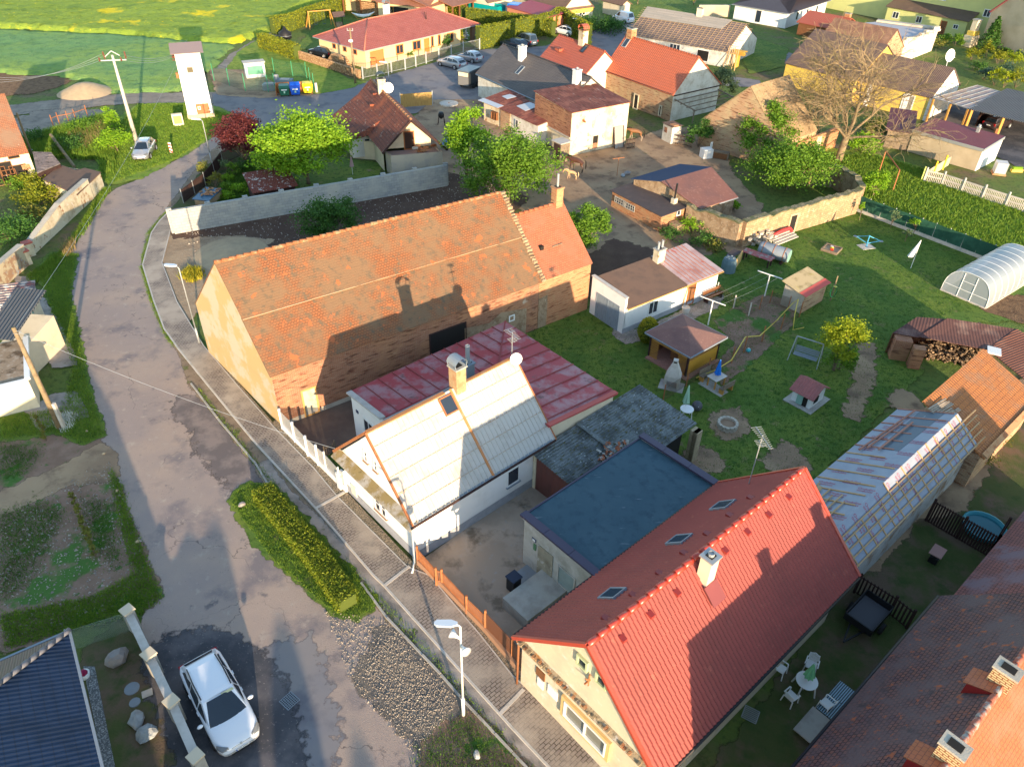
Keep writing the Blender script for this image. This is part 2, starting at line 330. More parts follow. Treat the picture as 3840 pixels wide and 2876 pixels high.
def slab(m_,P,t=.08,mi=0):
 n=V3((0,0,0))
 for a in range(len(P)):
  p,q=P[a],P[(a+1)%len(P)]; n+=V3(((p.y-q.y)*(p.z+q.z),(p.z-q.z)*(p.x+q.x),(p.x-q.x)*(p.y+q.y)))
 n.normalize()
 if n.z<0: P=P[::-1]; n=-n
 Q=[p-n*t for p in P]; m_.face(P,mi); m_.face(Q[::-1],mi)
 for i in range(len(P)):
  j=(i+1)%len(P); m_.face([Q[i],Q[j],P[j],P[i]],mi)
def gbr_(b,root,mat,vr,hr,ov=.3,og=.25,t=.1,ridge=None,u0=0,u1=None,v0=0,v1=None,he=None,hb=None,name='roof',t2=None,caps=None):
 u1=b.L if u1 is None else u1; v1=b.W if v1 is None else v1; he=b.he if he is None else he; hb=he if hb is None else hb
 sf=(hr-he)/(vr-v0); sb=(hr-hb)/(v1-vr); a0,a1=u0-og,u1+og; m_=MB()
 slab(m_,[b.pt(a0,v0-ov,he-ov*sf),b.pt(a1,v0-ov,he-ov*sf),b.pt(a1,vr,hr),b.pt(a0,vr,hr)],t)
 slab(m_,[b.pt(a1,v1+ov,hb-ov*sb),b.pt(a0,v1+ov,hb-ov*sb),b.pt(a0,vr,hr+.001),b.pt(a1,vr,hr+.001)],t)
 r=m_.build(name,mat,root)
 if ridge is not None:
  q=MB(); n=max(2,int((a1-a0)/.42));
  for i in range(n):
   f0,f1=a0+(a1-a0)*i/n,a0+(a1-a0)*(i+1.06)/n
   q.tube([b.pt(f0,vr,hr-.02),b.pt(f1,vr,hr-.045)],[.125,.105],8)
  sub(q,'ridge_tiles',ridge,root,r,True)
 if caps is not None: # verge strips
  q=MB()
  for a in (a0,a1):
   for (va,ha),(vb,hb_) in (((v0-ov,he-ov*sf),(vr,hr)),((vr,hr),(v1+ov,hb-ov*sb))):
    q.beam(b.pt(a,va,ha+.0),b.pt(a,vb,hb_+.0),.09,.14)
  sub(q,'verge',caps,root,r)
 return r,sf,sb
def shr_(b,root,mat,hf,hb,ov=.25,og=.25,t=.1,u0=0,u1=None,v0=0,v1=None,name='roof'):
 u1=b.L if u1 is None else u1; v1=b.W if v1 is None else v1; s_=(hb-hf)/(v1-v0); m_=MB()
 slab(m_,[b.pt(u0-og,v0-ov,hf-ov*s_),b.pt(u1+og,v0-ov,hf-ov*s_),b.pt(u1+og,v1+ov,hb+ov*s_),b.pt(u0-og,v1+ov,hb+ov*s_)],t)
 return m_.build(name,mat,root)
def op_(b,root,face,c,w_,h_,kind='window',fm=None,gm=None,bars=(1,0),off=.03,fw=.07,sill=None,out=None,label=None,reveal=None):
 fm=fm or M['fw']; gm=gm or M['glass']; W_=b.W
 def P(a,h,d):
  if face=='f': return b.pt(a,-d,h)
  if face=='b': return b.pt(a,W_+d,h)
  if face=='l': return b.pt(-d,a,h)
  return b.pt(b.L+d,a,h)
 x0,x1,y0,y1=c[0]-w_/2,c[0]+w_/2,c[1]-h_/2,c[1]+h_/2
 f=MB(); Z=.5
 up=V3((0,0,1))
 def bar(a0,h0,a1,h1,ww,d=off):
  nn=(P(0,0,1)-P(0,0,0)); f.beam(P(a0,h0,d/2),P(a1,h1,d/2),d*1.0 if False else ww,ww,up=nn)
 def flat(q,a0,a1,h0,h1,d0,d1):
  A=[P(a0,h0,d0),P(a1,h0,d0),P(a1,h1,d0),P(a0,h1,d0)]; C=[P(a0,h0,d1),P(a1,h0,d1),P(a1,h1,d1),P(a0,h1,d1)]
  q.face(C);
  for i in range(4):
   j=(i+1)%4; q.face([A[i],A[j],C[j],C[i]])
 e=.002
 flat(f,x0,x1,y1-fw,y1,e,off); flat(f,x0,x1,y0,y0+fw,e,off); flat(f,x0,x0+fw,y0+fw,y1-fw,e,off); flat(f,x1-fw,x1,y0+fw,y1-fw,e,off)
 for i in range(bars[0]):
  xm=x0+(x1-x0)*(i+1)/(bars[0]+1); flat(f,xm-fw*.4,xm+fw*.4,y0+fw,y1-fw,e,off*.9)
 for i in range(bars[1]):
  ym=y0+(y1-y0)*(i+1)/(bars[1]+1); flat(f,x0+fw,x1-fw,ym-fw*.35,ym+fw*.35,e,off*.8)
 o=f.build(kind,fm,root)
 if label: o['label']=label
 g=MB(); flat(g,x0+fw,x1-fw,y0+fw,y1-fw,e,off*.4); sub(g,'pane' if kind=='window' else 'panel',gm,root,o)
 if sill:
  q=MB(); flat(q,x0-.05,x1+.05,y0-.06,y0-.003,e,.12); sub(q,'sill',sill,root,o)
 if kind=='door':
  q=MB(); q.box(P(x1-fw*1.6,c[1]-.05,off+.03),.04,.04,.12,b.yaw); sub(q,'handle',M['galv'],root,o)
 return o
def ch_(root,roof,pt,sx,sy,top,bottom,yaw,mat,cap=None,pots=(),name='chimney',capm=None,cowl=None):
 m_=MB(); c=V3((pt[0],pt[1],bottom)); m_.box(c,sx,sy,top-bottom,yaw); o=sub(m_,name,mat,root,roof)
 q=MB(); q.box(V3((pt[0],pt[1],top)),sx+.12,sy+.12,.08,yaw); q.box(V3((pt[0],pt[1],top+.081)),sx*.62,sy*.62,.02,yaw,1)
 for dx,dy,rd,hh in pots:
  ca,sa=cs_(yaw),sn_(yaw); X,Y=pt[0]+dx*ca-dy*sa,pt[1]+dx*sa+dy*ca
  q.lathe([(rd,0),(rd,hh),(rd*.8,hh),(rd*.8,hh-.05),(0,hh-.05)],10,(X,Y,top+.08),2)
 if cowl:
  ca,sa=cs_(yaw),sn_(yaw); n=8; rr=sx*.62
  def pp(x,y,h): return V3((pt[0]+x*ca-y*sa,pt[1]+x*sa+y*ca,top+h))
  for i in range(n):
   t0,t1=PI_*i/n,PI_*(i+1)/n
   q.face([pp(rr*cs_(t0),-sy*.6,.3+rr*.8*sn_(t0)),pp(rr*cs_(t1),-sy*.6,.3+rr*.8*sn_(t1)),pp(rr*cs_(t1),sy*.6,.3+rr*.8*sn_(t1)),pp(rr*cs_(t0),sy*.6,.3+rr*.8*sn_(t0))],3)
  for x in (-rr,rr):
   for y in (-sy*.5,sy*.5): q.beam(pp(x*.8,y,0),pp(x,y,.32),.03,mi=3)
 sub(q,name+'_cap',[capm or M['concrete'],M['dh'],M['galv'],cowl if cowl and cowl!=1 else M['galv']],root,roof)
 return o
def gut_(root,a,b_,r=.06,mat=None,down=None,name='gutter'):
 m_=MB(); m_.tube([a,b_],r,6);
 if down:
  t,bt=down; m_.tube([t,t+V3((0,0,-.15)),bt+V3((0,0,.05))],.045,6)
 return m_.build(name,mat or M['zinc'],root,True)
def roof_item(P,N,U,size,thick): pass
def sky_(b,root,roof,px,hf,slope,w_,l_,side=1,frame=None):
 lo,hi=-5.0,20.0
 for _ in range(50):
  v=(lo+hi)/2; h=hf(v); q=b.at(px,h)[1]
  if (q-v)*1>0: lo=v
  else: hi=v
 u,v=b.at(px,hf(v)); h=hf(v); n=math.hypot(1,slope); U=b.u; Vd=V3((b.v.x/n,b.v.y/n,slope/n)); Nn=U.cross(Vd); Nn=Nn if Nn.z>0 else -Nn
 c=b.pt(u,v,h); f=MB(); g=MB()
 def bx(m_,a0,a1,b0,b1,d0,d1):
  A=[c+U*x+Vd*y+Nn*d0 for x,y in ((a0,b0),(a1,b0),(a1,b1),(a0,b1))]; Cc=[p+Nn*(d1-d0) for p in A]
  m_.face(Cc)
  for i in range(4): j=(i+1)%4; m_.face([A[i],A[j],Cc[j],Cc[i]])
 e=.07
 bx(f,-w_/2,w_/2,-l_/2,-l_/2+e,-.05,.09); bx(f,-w_/2,w_/2,l_/2-e,l_/2,-.05,.09); bx(f,-w_/2,-w_/2+e,-l_/2+e,l_/2-e,-.05,.09); bx(f,w_/2-e,w_/2,-l_/2+e,l_/2-e,-.05,.09)
 bx(g,-w_/2+e,w_/2-e,-l_/2+e,l_/2-e,-.05,.06)
 sub(f,'skylight',frame or M['zinc'],root,roof); sub(g,'skylight_pane',M['glass'],root,roof)
 return c
def osl_(b,px,hf):
 lo,hi=-5.0,25.0
 for _ in range(50):
  v=(lo+hi)/2
  if b.at(px,hf(v))[1]-v>0: lo=v
  else: hi=v
 return b.at(px,hf(v))[0],v,hf(v)
def dish(root,c,dirv,r=.4,mast=None,name='satellite_dish',mat=None):
 m_=MB(); d=V3(dirv).normalized(); up=V3((0,0,1)); a=d.cross(up).normalized(); bb=a.cross(d); c=V3(c); n=16
 rings=[]
 for i in range(5):
  rr=r*i/4; rings.append([c+d*(-.25*r+.25*r*(i/4)**2)+(a*cs_(2*PI_*q/n)+bb*sn_(2*PI_*q/n))*rr for q in range(n)])
 for i in range(4):
  for q in range(n):
   w_=(q+1)%n; m_.face([rings[i][q],rings[i][w_],rings[i+1][w_],rings[i+1][q]])
 m_.beam(c-bb*r*.9,c+d*r*.9-bb*r*.25,.03); m_.box(c+d*r*.9-bb*r*.25-V3((0,0,.04)),.08,.08,.08)
 if mast: m_.tube([mast,c-d*r*.3],.03,6)
 return m_.build(name,mat or M['pw'],root)
TXT={}
def text_into(mb,s,c,xd,yd,size,mi=0):
 if s not in TXT:
  cu=bpy.data.curves.new('t','FONT'); cu.body=s; cu.size=1; cu.align_x='CENTER'; cu.align_y='CENTER'; cu.space_line=.8; cu.resolution_u=2
  t=bpy.data.objects.new('t',cu); COL.objects.link(t); bpy.context.view_layer.update()
  me=bpy.data.meshes.new_from_object(t.evaluated_get(bpy.context.evaluated_depsgraph_get())); TXT[s]=([tuple(q.co) for q in me.vertices],[list(p.vertices) for p in me.polygons])
  bpy.data.objects.remove(t); bpy.data.curves.remove(cu); bpy.data.meshes.remove(me)
 V,F=TXT[s]; xd=xd.normalized(); yd=yd.normalized(); c=V3(c); i0=len(mb.v)
 mb.v+=[c+xd*(q[0]*size)+yd*(q[1]*size) for q in V]
 for f in F: mb.f.append([i0+i for i in f]); mb.mi.append(mi); mb.uv+=[(0,0)]*len(f)
def hip_roof(b,root,mat,he,hr,ov=.5,t=.1,name='roof',ridge=None,inset=None):
 W,L=b.W,b.L; i_=inset or (W/2); m=MB(); P=b.pt; s_=(hr-he)/(W/2); e=he-ov*s_
 a,b_,c,d=P(-ov,-ov,e),P(L+ov,-ov,e),P(L+ov,W+ov,e),P(-ov,W+ov,e); r0,r1=P(i_,W/2,hr),P(L-i_,W/2,hr)
 slab(m,[a,b_,r1,r0],t); slab(m,[b_,c,r1],t); slab(m,[c,d,r0,r1],t); slab(m,[d,a,r0],t); o=m.build(name,mat,root)
 if ridge:
  q=MB()
  for x,y in ((a,r0),(b_,r1),(c,r1),(d,r0),(r0,r1)): q.tube([x,y],.1,6)
  sub(q,'hip_tiles',ridge,root,o,True)
 q=MB(); pts=[a,b_,c,d]
 for i in range(4): q.beam(pts[i]+V3((0,0,-.08)),pts[(i+1)%4]+V3((0,0,-.08)),.1,.1)
 sub(q,'gutter',M['zinc'],root,o)
 return o
def wr_(name,label,pts,h,t,mat,cap=None,cat='wall',jag=0,capt=.06,seed=1,capw=.06):
 P=[V3((p.x,p.y,0)) for p in pts]; hs=h if isinstance(h,(list,tuple)) else [h]*len(P); r=wt_(name,label,cat,P[0]); rnd=RR_(seed); m=MB(); c=MB()
 for i in range(len(P)-1):
  a,b=P[i],P[i+1]; n=max(1,int((b-a).length/.5)) if jag else 1; d=(b-a).normalized(); s_=V3((-d.y,d.x,0))*t/2
  hh=[hs[i]+(hs[i+1]-hs[i])*j/n+(rnd.uniform(-jag,jag) if 0<j<n or jag else 0) for j in range(n+1)]
  for j in range(n):
   p,q=a.lerp(b,j/n),a.lerp(b,(j+1)/n); A,Bz=V3((0,0,hh[j])),V3((0,0,hh[j+1]))
   m.face([p-s_,q-s_,q-s_+Bz,p-s_+A]); m.face([q+s_,p+s_,p+s_+A,q+s_+Bz])
   if cap is None: m.face([p-s_+A,q-s_+Bz,q+s_+Bz,p+s_+A])
   else:
    s2=s_*(1+capw/t*2); slab(c,[p-s2+A+V3((0,0,capt)),q-s2+Bz+V3((0,0,capt)),q+s2+Bz+V3((0,0,capt)),p+s2+A+V3((0,0,capt))],capt)
   if j==0 and i==0: m.face([p+s_,p-s_,p-s_+A,p+s_+A])
   if j==n-1 and i==len(P)-2: m.face([q-s_,q+s_,q+s_+Bz,q-s_+Bz])
 m.build('masonry',mat,r)
 if cap: c.build('coping',cap,r)
 return r
# ================================================================ near buildings
# ---- big barn
def barn():
 b=B((1014,1396),(2022,1048),4.07); b.W=10.1
 r=b.root('brick_barn','long old brick barn with patchy orange tiled roof and cream gable beside the pavement','barn')
 c0=b.pt(0,0,0);c1=b.pt(b.L,0,0);c2=b.pt(b.L,9.3,0);c3=G((732,1131),4.1); c3=V3((c3.x,c3.y,0))
 up=lambda p,h:V3((p.x,p.y,h)); he=4.07
 q=(c0+c3)/2; RL=up(c0.lerp(c3,.478),9.15); RR=b.pt(b.L-.3,4.35,9.0)
 m=MB(); m.face([c0,c1,up(c1,he-.1),up(c0,he-.1)]); m.face([c2,c3,up(c3,he-.1),up(c2,he-.1)]); m.face([c1,c2,up(c2,he-.1),RR-V3((0,0,.15)),up(c1,he-.1)]); m.build('wall',M['brick'],r)
 m=MB(); m.face([c3,c0,up(c0,he-.05),RL-V3((0,0,.12)),up(c3,he-.05)]); s_=mk('barn_gable_render',(.52,.36,.17),.95,[((.50,.43,.31),.35,.47,.53),((.30,.20,.10),1.8,.62,.8)],(14,.5)); m.build('gable_wall',s_,r)
 hf=lambda v: he-.1+ (8.95-he)*v/4.5
 F0,F1=b.pt(-.12,-.2,he-.2),b.pt(b.L+.15,-.2,he-.2); K0=(F0+RL)/2;K1=(F1+RR)/2; rr=MB()
 K0l=K0+V3((0,0,-.03));K1l=K1+V3((0,0,-.03)); K0u=K0+V3((0,0,.13))+(F0-RL).normalized()*.12; K1u=K1+V3((0,0,.13))+(F1-RR).normalized()*.12
 n=14
 def strip(a0,a1,b0,b1,seed):
  rnd=RR_(seed)
  for i in range(n):
   f,g=i/n,(i+1)/n
   P=[a0.lerp(a1,f),a0.lerp(a1,g),b0.lerp(b1,g),b0.lerp(b1,f)]
   slab(rr,P,.09)
 strip(F0,F1,K0l+(RL-F0)*.02,K1l+(RR-F1)*.02,1); strip(K0u,K1u,RL,RR,2)
 B0,B1=up(c3,he-.2)+(c3-c0).normalized()*.2,b.pt(b.L+.15,9.5,he-.2)
 slab(rr,[B1,B0,RL,RR],.09)
 roof=rr.build('roof',M['tile_barn'],r)
 q=MB(); n=46
 for i in range(n):
  a=RL.lerp(RR,i/n);c=RL.lerp(RR,(i+1.08)/n); q.tube([a+V3((0,0,-.02)),c+V3((0,0,-.06))],[.13,.11],8)
 sub(q,'ridge_tiles',mk('pale_mortared_ridge',(.27,.11,.05),.9,[((.30,.22,.13),2.2,.52,.6)],(20,.4)),r,roof,True)
 q=MB(); q.beam(K0u,K1u,.04,.035); sub(q,'lap_batten',M['bp'],r,roof)
 q=MB(); rnd=RR_(5) # stone coping on the far verge
 for i in range(30):
  p=F1.lerp(RR,(i+.5)/30); q.box(p+b.u*.12+V3((0,0,-.05)),.3+rnd.random()*.1,.2,.1+rnd.random()*.1,b.yaw+rnd.uniform(-.2,.2))
 sub(q,'verge_coping',M['stone'],r,roof)
 s,h=b.hit('f',z(1,2,465,130)); op_(b,r,'f',(s,1.05),1.0,2.05,'door',mk('ochre_reveal',(.5,.28,.1),.9),mk('grey_plank_door',(.42,.40,.33),.85,[((.3,.28,.2),2,.5,.7)]),(0,0),.04,.12)
 s,h=b.hit('f',z(1,1,1660,1310)); op_(b,r,'f',(s,1.5),2.9,2.6,'gate_opening',M['wd'],M['dh'],(0,0),.03,.1)
 s,h=b.hit('f',k(0,0,1,2208/1.0*0+1105*1.736,687*1.736)); op_(b,r,'f',(s,h),.5,.5,'window',M['fw'],M['glass'],(0,0),.05,.09)
 p0=b.hit('f',z(1,1,1800,1250))[0]; m=MB()
 m.face([b.pt(p0,-.03,0),b.pt(p0+5.2,-.03,0),b.pt(p0+5.2,-.03,2.1),b.pt(p0+3,-.03,2.5),b.pt(p0+2.0,-.03,2.0),b.pt(p0,-.03,2.3)]); m.build('rubble_facing',M['stone'],r)
 m=MB(); m.face([b.pt(0,-.02,0),b.pt(p0,-.02,0),b.pt(p0,-.02,.45),b.pt(6,-.02,.38),b.pt(0,-.02,.3)]); m.build('plinth',M['rc'],r)
 e=B(b.pt(b.L+.02,0,0),b.pt(24.17,0,0),4.05,world=True); e.W=7.4
 r2=e.root('brick_barn_extension','brick extension under a bright orange tiled roof at the far end of the long barn','barn')
 vr,hr=3.7,7.35
 wl_(e,r2,M['bo'],gable=(vr,hr-.1))
 rf,sf,sb=gbr_(e,r2,mk('salmon_tile',(.50,.17,.085),.8,[((.40,.15,.085),.9,.46,.62),((.30,.17,.1),1.6,.6,.7)],(30,.3),brick=(.19,.16,.012,(.42,.14,.07),(.2,.08,.05),.02),saw=(.16,.03)),vr,hr,.12,.06,.09,ridge=M['to'])
 ch_(r2,rf,e.pt(e.L-.5,vr,0),.62,.62,8.5,6.6,e.yaw,M['bo'],pots=[(0,0,.09,.95)],capm=M['bo'])
 u,v,h=osl_(e,z(2,1,250,485),lambda v:4.05+v*sf); q=MB(); q.box(e.pt(u,v,h-.1),.28,.3,.28,e.yaw); sub(q,'roof_hatch',M['dh'],r2,rf)
 u,v,h=osl_(e,z(2,1,390,465),lambda v:4.05+v*sf); q=MB(); q.beam(e.pt(u-.45,v,h+.05),e.pt(u+.45,v,h+.08),.06); sub(q,'roof_batten',M['wood'],r2,rf)
 p1=e.hit('f',z(2,1,210,950))[0]; m=MB(); m.face([e.pt(0,-.03,0),e.pt(max(p1,.8),-.03,0),e.pt(max(p1,.8),-.03,2.6),e.pt(0,-.03,2.5)]); m.build('rubble_facing',M['stone'],r2)
 return b
BARN=barn()
# ---- white house with pale sheet roof
def white_house():
 b=B((1547,1962),(2076,1640),3.04,c3=(1249,1692)); L,W=b.L,b.W
 r=b.root('white_house','white rendered house with pale ribbed sheet roof and rust stained seams','house')
 vr,hr=W/2-.1,6.55
 i=.22
 wl_(b,r,M['white'],i,L-.2,i,W-i,3.0,gable=(vr,hr-.2))
 m=MB(); d=.02
 for P in ([b.pt(i-d,i-d,0),b.pt(L-.2,i-d,0),b.pt(L-.2,i-d,.62),b.pt(i-d,i-d,.62)],[b.pt(i-d,W-i,0),b.pt(i-d,i-d,0),b.pt(i-d,i-d,.62),b.pt(i-d,W-i,.62)]): m.face(P)
 m.build('plinth',M['plinth'],r)
 sf=(hr-3.04)/vr
 rf,sf,sb=gbr_(b,r,M['pale_sheet'],vr,hr,.12,.06,.06,caps=M['rust'])
 q=MB(); n_=V3((0,0,1)); N=int(L/.27)
 for j in range(N+1):
  a=L*j/N;
  q.beam(b.pt(a,-.1,3.04-.1*sf+.04),b.pt(a,vr-.12,hr-.12*sf+.04),.03,.06)
 sub(q,'roof_ribs',M['pale_sheet'],r,rf)
 q=MB()
 for f in (.17,.34,.51,.67,.84):
  v=-.1+(vr+.1)*f; h=3.04+v*sf; q.beam(b.pt(0,v,h+.028),b.pt(L,v,h+.028),.025,.03)
 sub(q,'roof_laps',mk('rust_stained_lap',(.42,.33,.24),.7,[((.42,.25,.12),1.2,.55,.65)]),r,rf)
 q=MB()
 uu=osl_(b,z(1,2,1745,210),lambda v:3.04+v*sf); ul=osl_(b,z(1,2,2040,760),lambda v:3.04+v*sf); um=(uu[0]+ul[0])/2
 q.beam(b.pt(um,-.1,3.04-.1*sf+.05),b.pt(um,vr,hr+.05),.13,.05)
 q.beam(b.pt(0,vr-.02,hr+.03),b.pt(um-.4,vr-.02,hr+.03),.22,.07); q.beam(b.pt(um+.2,vr,hr+.03),b.pt(L,vr,hr+.03),.18,.06)
 sub(q,'rusty_flashing',mk('orange_rusty_flashing',(.48,.20,.07),.75,[((.38,.26,.18),2,.5,.7)]),r,rf)
 c=b.at((1715,1425),6.9); ch_(r,rf,b.pt(c[0],vr+.02,0),.62,.62,7.75,5.8,b.yaw,mk('buff_chimney_brick',(.50,.32,.16),.9,[((.4,.2,.1),2,.5,.6)],None,brick=(.25,.085,.012,(.42,.26,.12),(.35,.27,.18))),cowl=M['zinc'],capm=M['concrete'])
 sky_(b,r,rf,z(1,2,1660,180),lambda v:3.04+v*sf,sf,.85,.95,frame=M['rust'])
 q=MB(); rnd=RR_(3)
 for j in range(int(L/.22)): q.box(b.pt(.1+j*.22,-.08,3.04-.08*sf+.03),.17,.12,.05,b.yaw)
 sub(q,'snow_guards',M['zinc'],r,rf)
 gut_(r,b.pt(-.2,-.17,2.94),b.pt(L,-.17,2.94),.065,M['wd'],name='gutter')
 q=MB(); q.tube([b.pt(-.05,.02,2.9),b.pt(-.02,.12,2.6),b.pt(-.02,.12,.15),b.pt(-.5,-.35,.12),b.pt(-1.3,-1.15,.05)][:4],.055,8); q.build('downpipe',M['mw'],r,True)
 m=MB(); slab(m,[b.pt(-.3,-.1,2.74),b.pt(-.3,W+.05,2.74),b.pt(.22,W+.05,3.08),b.pt(.22,-.1,3.08)],.08)
 m.build('pent_ledge',mk('mossy_ledge',(.24,.18,.08),.95,[((.36,.33,.29),1.2,.46,.58),((.14,.11,.05),4,.55,.7)],(20,.8,.03)),r)
 def face(px):
  p=hitp(px,b.pt(i,0),b.u); return b.loc(p)[1],p.z
 def niche(px,w_,h_,nm='window',deep=.06):
  s,h=face(px); b2=B(b.pt(i,0,0),b.pt(L,0,0),3,world=True); b2.W=W
  return op_(b2,r,'l',(s,h),w_,h_,nm,M['fw'],M['glass'],(0,1),deep,.08,sill=mk('clay_sill',(.35,.2,.12),.9))
 niche(z(1,2,950,620),.36,.72); niche(z(1,2,1035,700),.36,.72)
 niche(z(1,2,1052,1025),.55,1.1); niche(z(1,2,1103,1075),.5,1.1)
 s,h=face(z(1,2,850,915)); m=MB(); m.box(b.pt(i-.03,s,h-.35),.06,.5,.7,b.yaw); m.build('wall_vent',mk('cream_vent',(.66,.62,.52),.8),r)
 b3=B(b.pt(0,i,0),b.pt(L,i,0),3,world=True); b3.W=W
 s,h=b3.hit('f',z(2,2,10,740)); op_(b3,r,'f',(s,1.75),.9,1.15,'window',M['fw'],M['glass'],(0,0),.05,.08,sill=M['zinc'])
 rt=b.pt(L-.1,vr,hr)
 dish(r,b.pt(L-.15,vr-.35,hr+.15),V3((.25,-1,.35)),.34,b.pt(L-.1,vr,hr-.2))
 yagi(r,b.pt(L-.1,vr+.05,hr-.1),1.75,V3((.5,-.8,0)),'roof_aerial')
 return b
def yagi(root,base,h,d,name='aerial',n=9,ln=1.1):
 m=MB(); top=base+V3((0,0,h)); m.tube([base,top],.022,6); d=V3(d).normalized(); s=V3((-d.y,d.x,0)); t=top-V3((0,0,.1))
 m.beam(t-d*ln*.45,t+d*ln*.55,.025)
 for i in range(n):
  c=t+d*ln*(-.42+.95*i/(n-1)); w_=.26-.012*i; m.beam(c-s*w_,c+s*w_,.015)
 t2=top-V3((0,0,.5));
 for i in range(5): c=t2+d*.5*(-.4+.2*i); m.beam(c-s*.2,c+s*.2,.015)
 m.beam(t2-d*.2,t2+d*.25,.02)
 return m.build(name,M['galv'],root)
WH=white_house()
# ---- red flat-pitched annex behind it
def red_annex():
 A=G(z(1,2,815,75),3.27); N=G((1894,1211),3.27)
 b=B(A,N,3.27,world=True,flip=True); L=b.L; W=9.65; b.W=W; b.flip=True
 r=b.root('annex_with_red_roof','low white annex with faded crimson sheet roof between barn and white house','building')
 U1=6.35; V1=3.35; pts=[(0,0),(L,0),(L,W),(U1,W),(U1,V1),(0,V1)]
 hh=lambda u,v: 3.22+.085*min(v,L-u)
 m=MB()
 for i in range(6):
  a,c=pts[i],pts[(i+1)%6]; m.face([b.pt(*a,0),b.pt(*c,0),b.pt(*c,hh(*c)-.04),b.pt(*a,hh(*a)-.04)][::-1])
 w_=m.build('wall',M['white'],r)
 m=MB(); o=.18
 P1=[(0,-o),(L+o,-o),(L-V1,V1),(0,V1)] ; P2=[(L+o,-o),(L+o,W+o),(U1,W+o),(U1,L-U1),(L-V1,V1)]
 h2=lambda u,v:3.25+.085*min(v,L-u)
 slab(m,[b.pt(u,v,h2(u,v)) for u,v in P1],.1); slab(m,[b.pt(u,v,h2(u,v)) for u,v in P2],.1); slab(m,[b.pt(u,v,h2(u,v)) for u,v in ((U1,V1),(L-V1,V1),(U1,L-U1))],.1)
 rf=m.build('roof',M['sheet_red'],r)
 q=MB()
 for j in range(1,12):
  u=j*L/12; v1=V1 if u<U1 else min(L-u,W);
  if u<L-.5: q.beam(b.pt(u,-o,h2(u,0)+.03),b.pt(u,v1 if u>U1 else V1,h2(u,v1 if u>U1 else V1)+.03),.045,.05)
 for j in range(0,9):
  v=.9+j*1.05; ue=L-v if v<L-U1 else U1
  if v<W: q.beam(b.pt(L+o,v,h2(L,v)+.03),b.pt(max(L-v,U1),v,h2(max(L-v,U1),v)+.03),.045,.05)
 q.beam(b.pt(L+o,-o,3.25+.02),b.pt(U1,L-U1,h2(U1,L-U1)+.04),.08,.07)
 sub(q,'standing_seams',mk('dark_seam',(.27,.06,.06),.7),r,rf)
 q=MB(); q.beam(b.pt(-.05,-.1,3.3),b.pt(-.05,V1+.1,3.62),.34,.1); sub(q,'parapet_coping',M['cp'],r,rf)
 q=MB(); q.beam(b.pt(L+.1,W+.1,3.33),b.pt(U1,W+.1,3.75),.3,.07); sub(q,'edge_flashing',mk('salmon_flashing',(.45,.09,.075),.6),r,rf)
 m=MB(); m.face([b.pt(L,W+.012,0),b.pt(U1,W+.012,0),b.pt(U1,W+.012,3.62),b.pt(L,W+.012,3.2)]); m.build('side_wall',M['cream'],r)
 def face(px): p=hitp(px,b.pt(0,0),b.u); return b.loc(p)[1],p.z
 s,h=face(z(1,2,975,360)); op_(b,r,'l',(s,1.6),1.1,1.3,'window',M['fw'],M['glass'],(1,0),.05,.08)
 s,h=face(z(1,2,875,235)); q=MB(); q.box(b.pt(-.02,s,h-.12),.04,.22,.2,b.yaw); q.build('number_plate',mk('navy_enamel',(.03,.04,.1),.4),r)
 c=b.at(z(1,1,1830,1600),3.9); ch_(r,rf,b.pt(c[0],c[1],0),.55,.55,4.9,3.3,b.yaw,M['zinc'],pots=[(0,0,.13,1.15),(0,0,.2,.1)],capm=M['zinc'],name='flue')
 return b
ANX=red_annex()
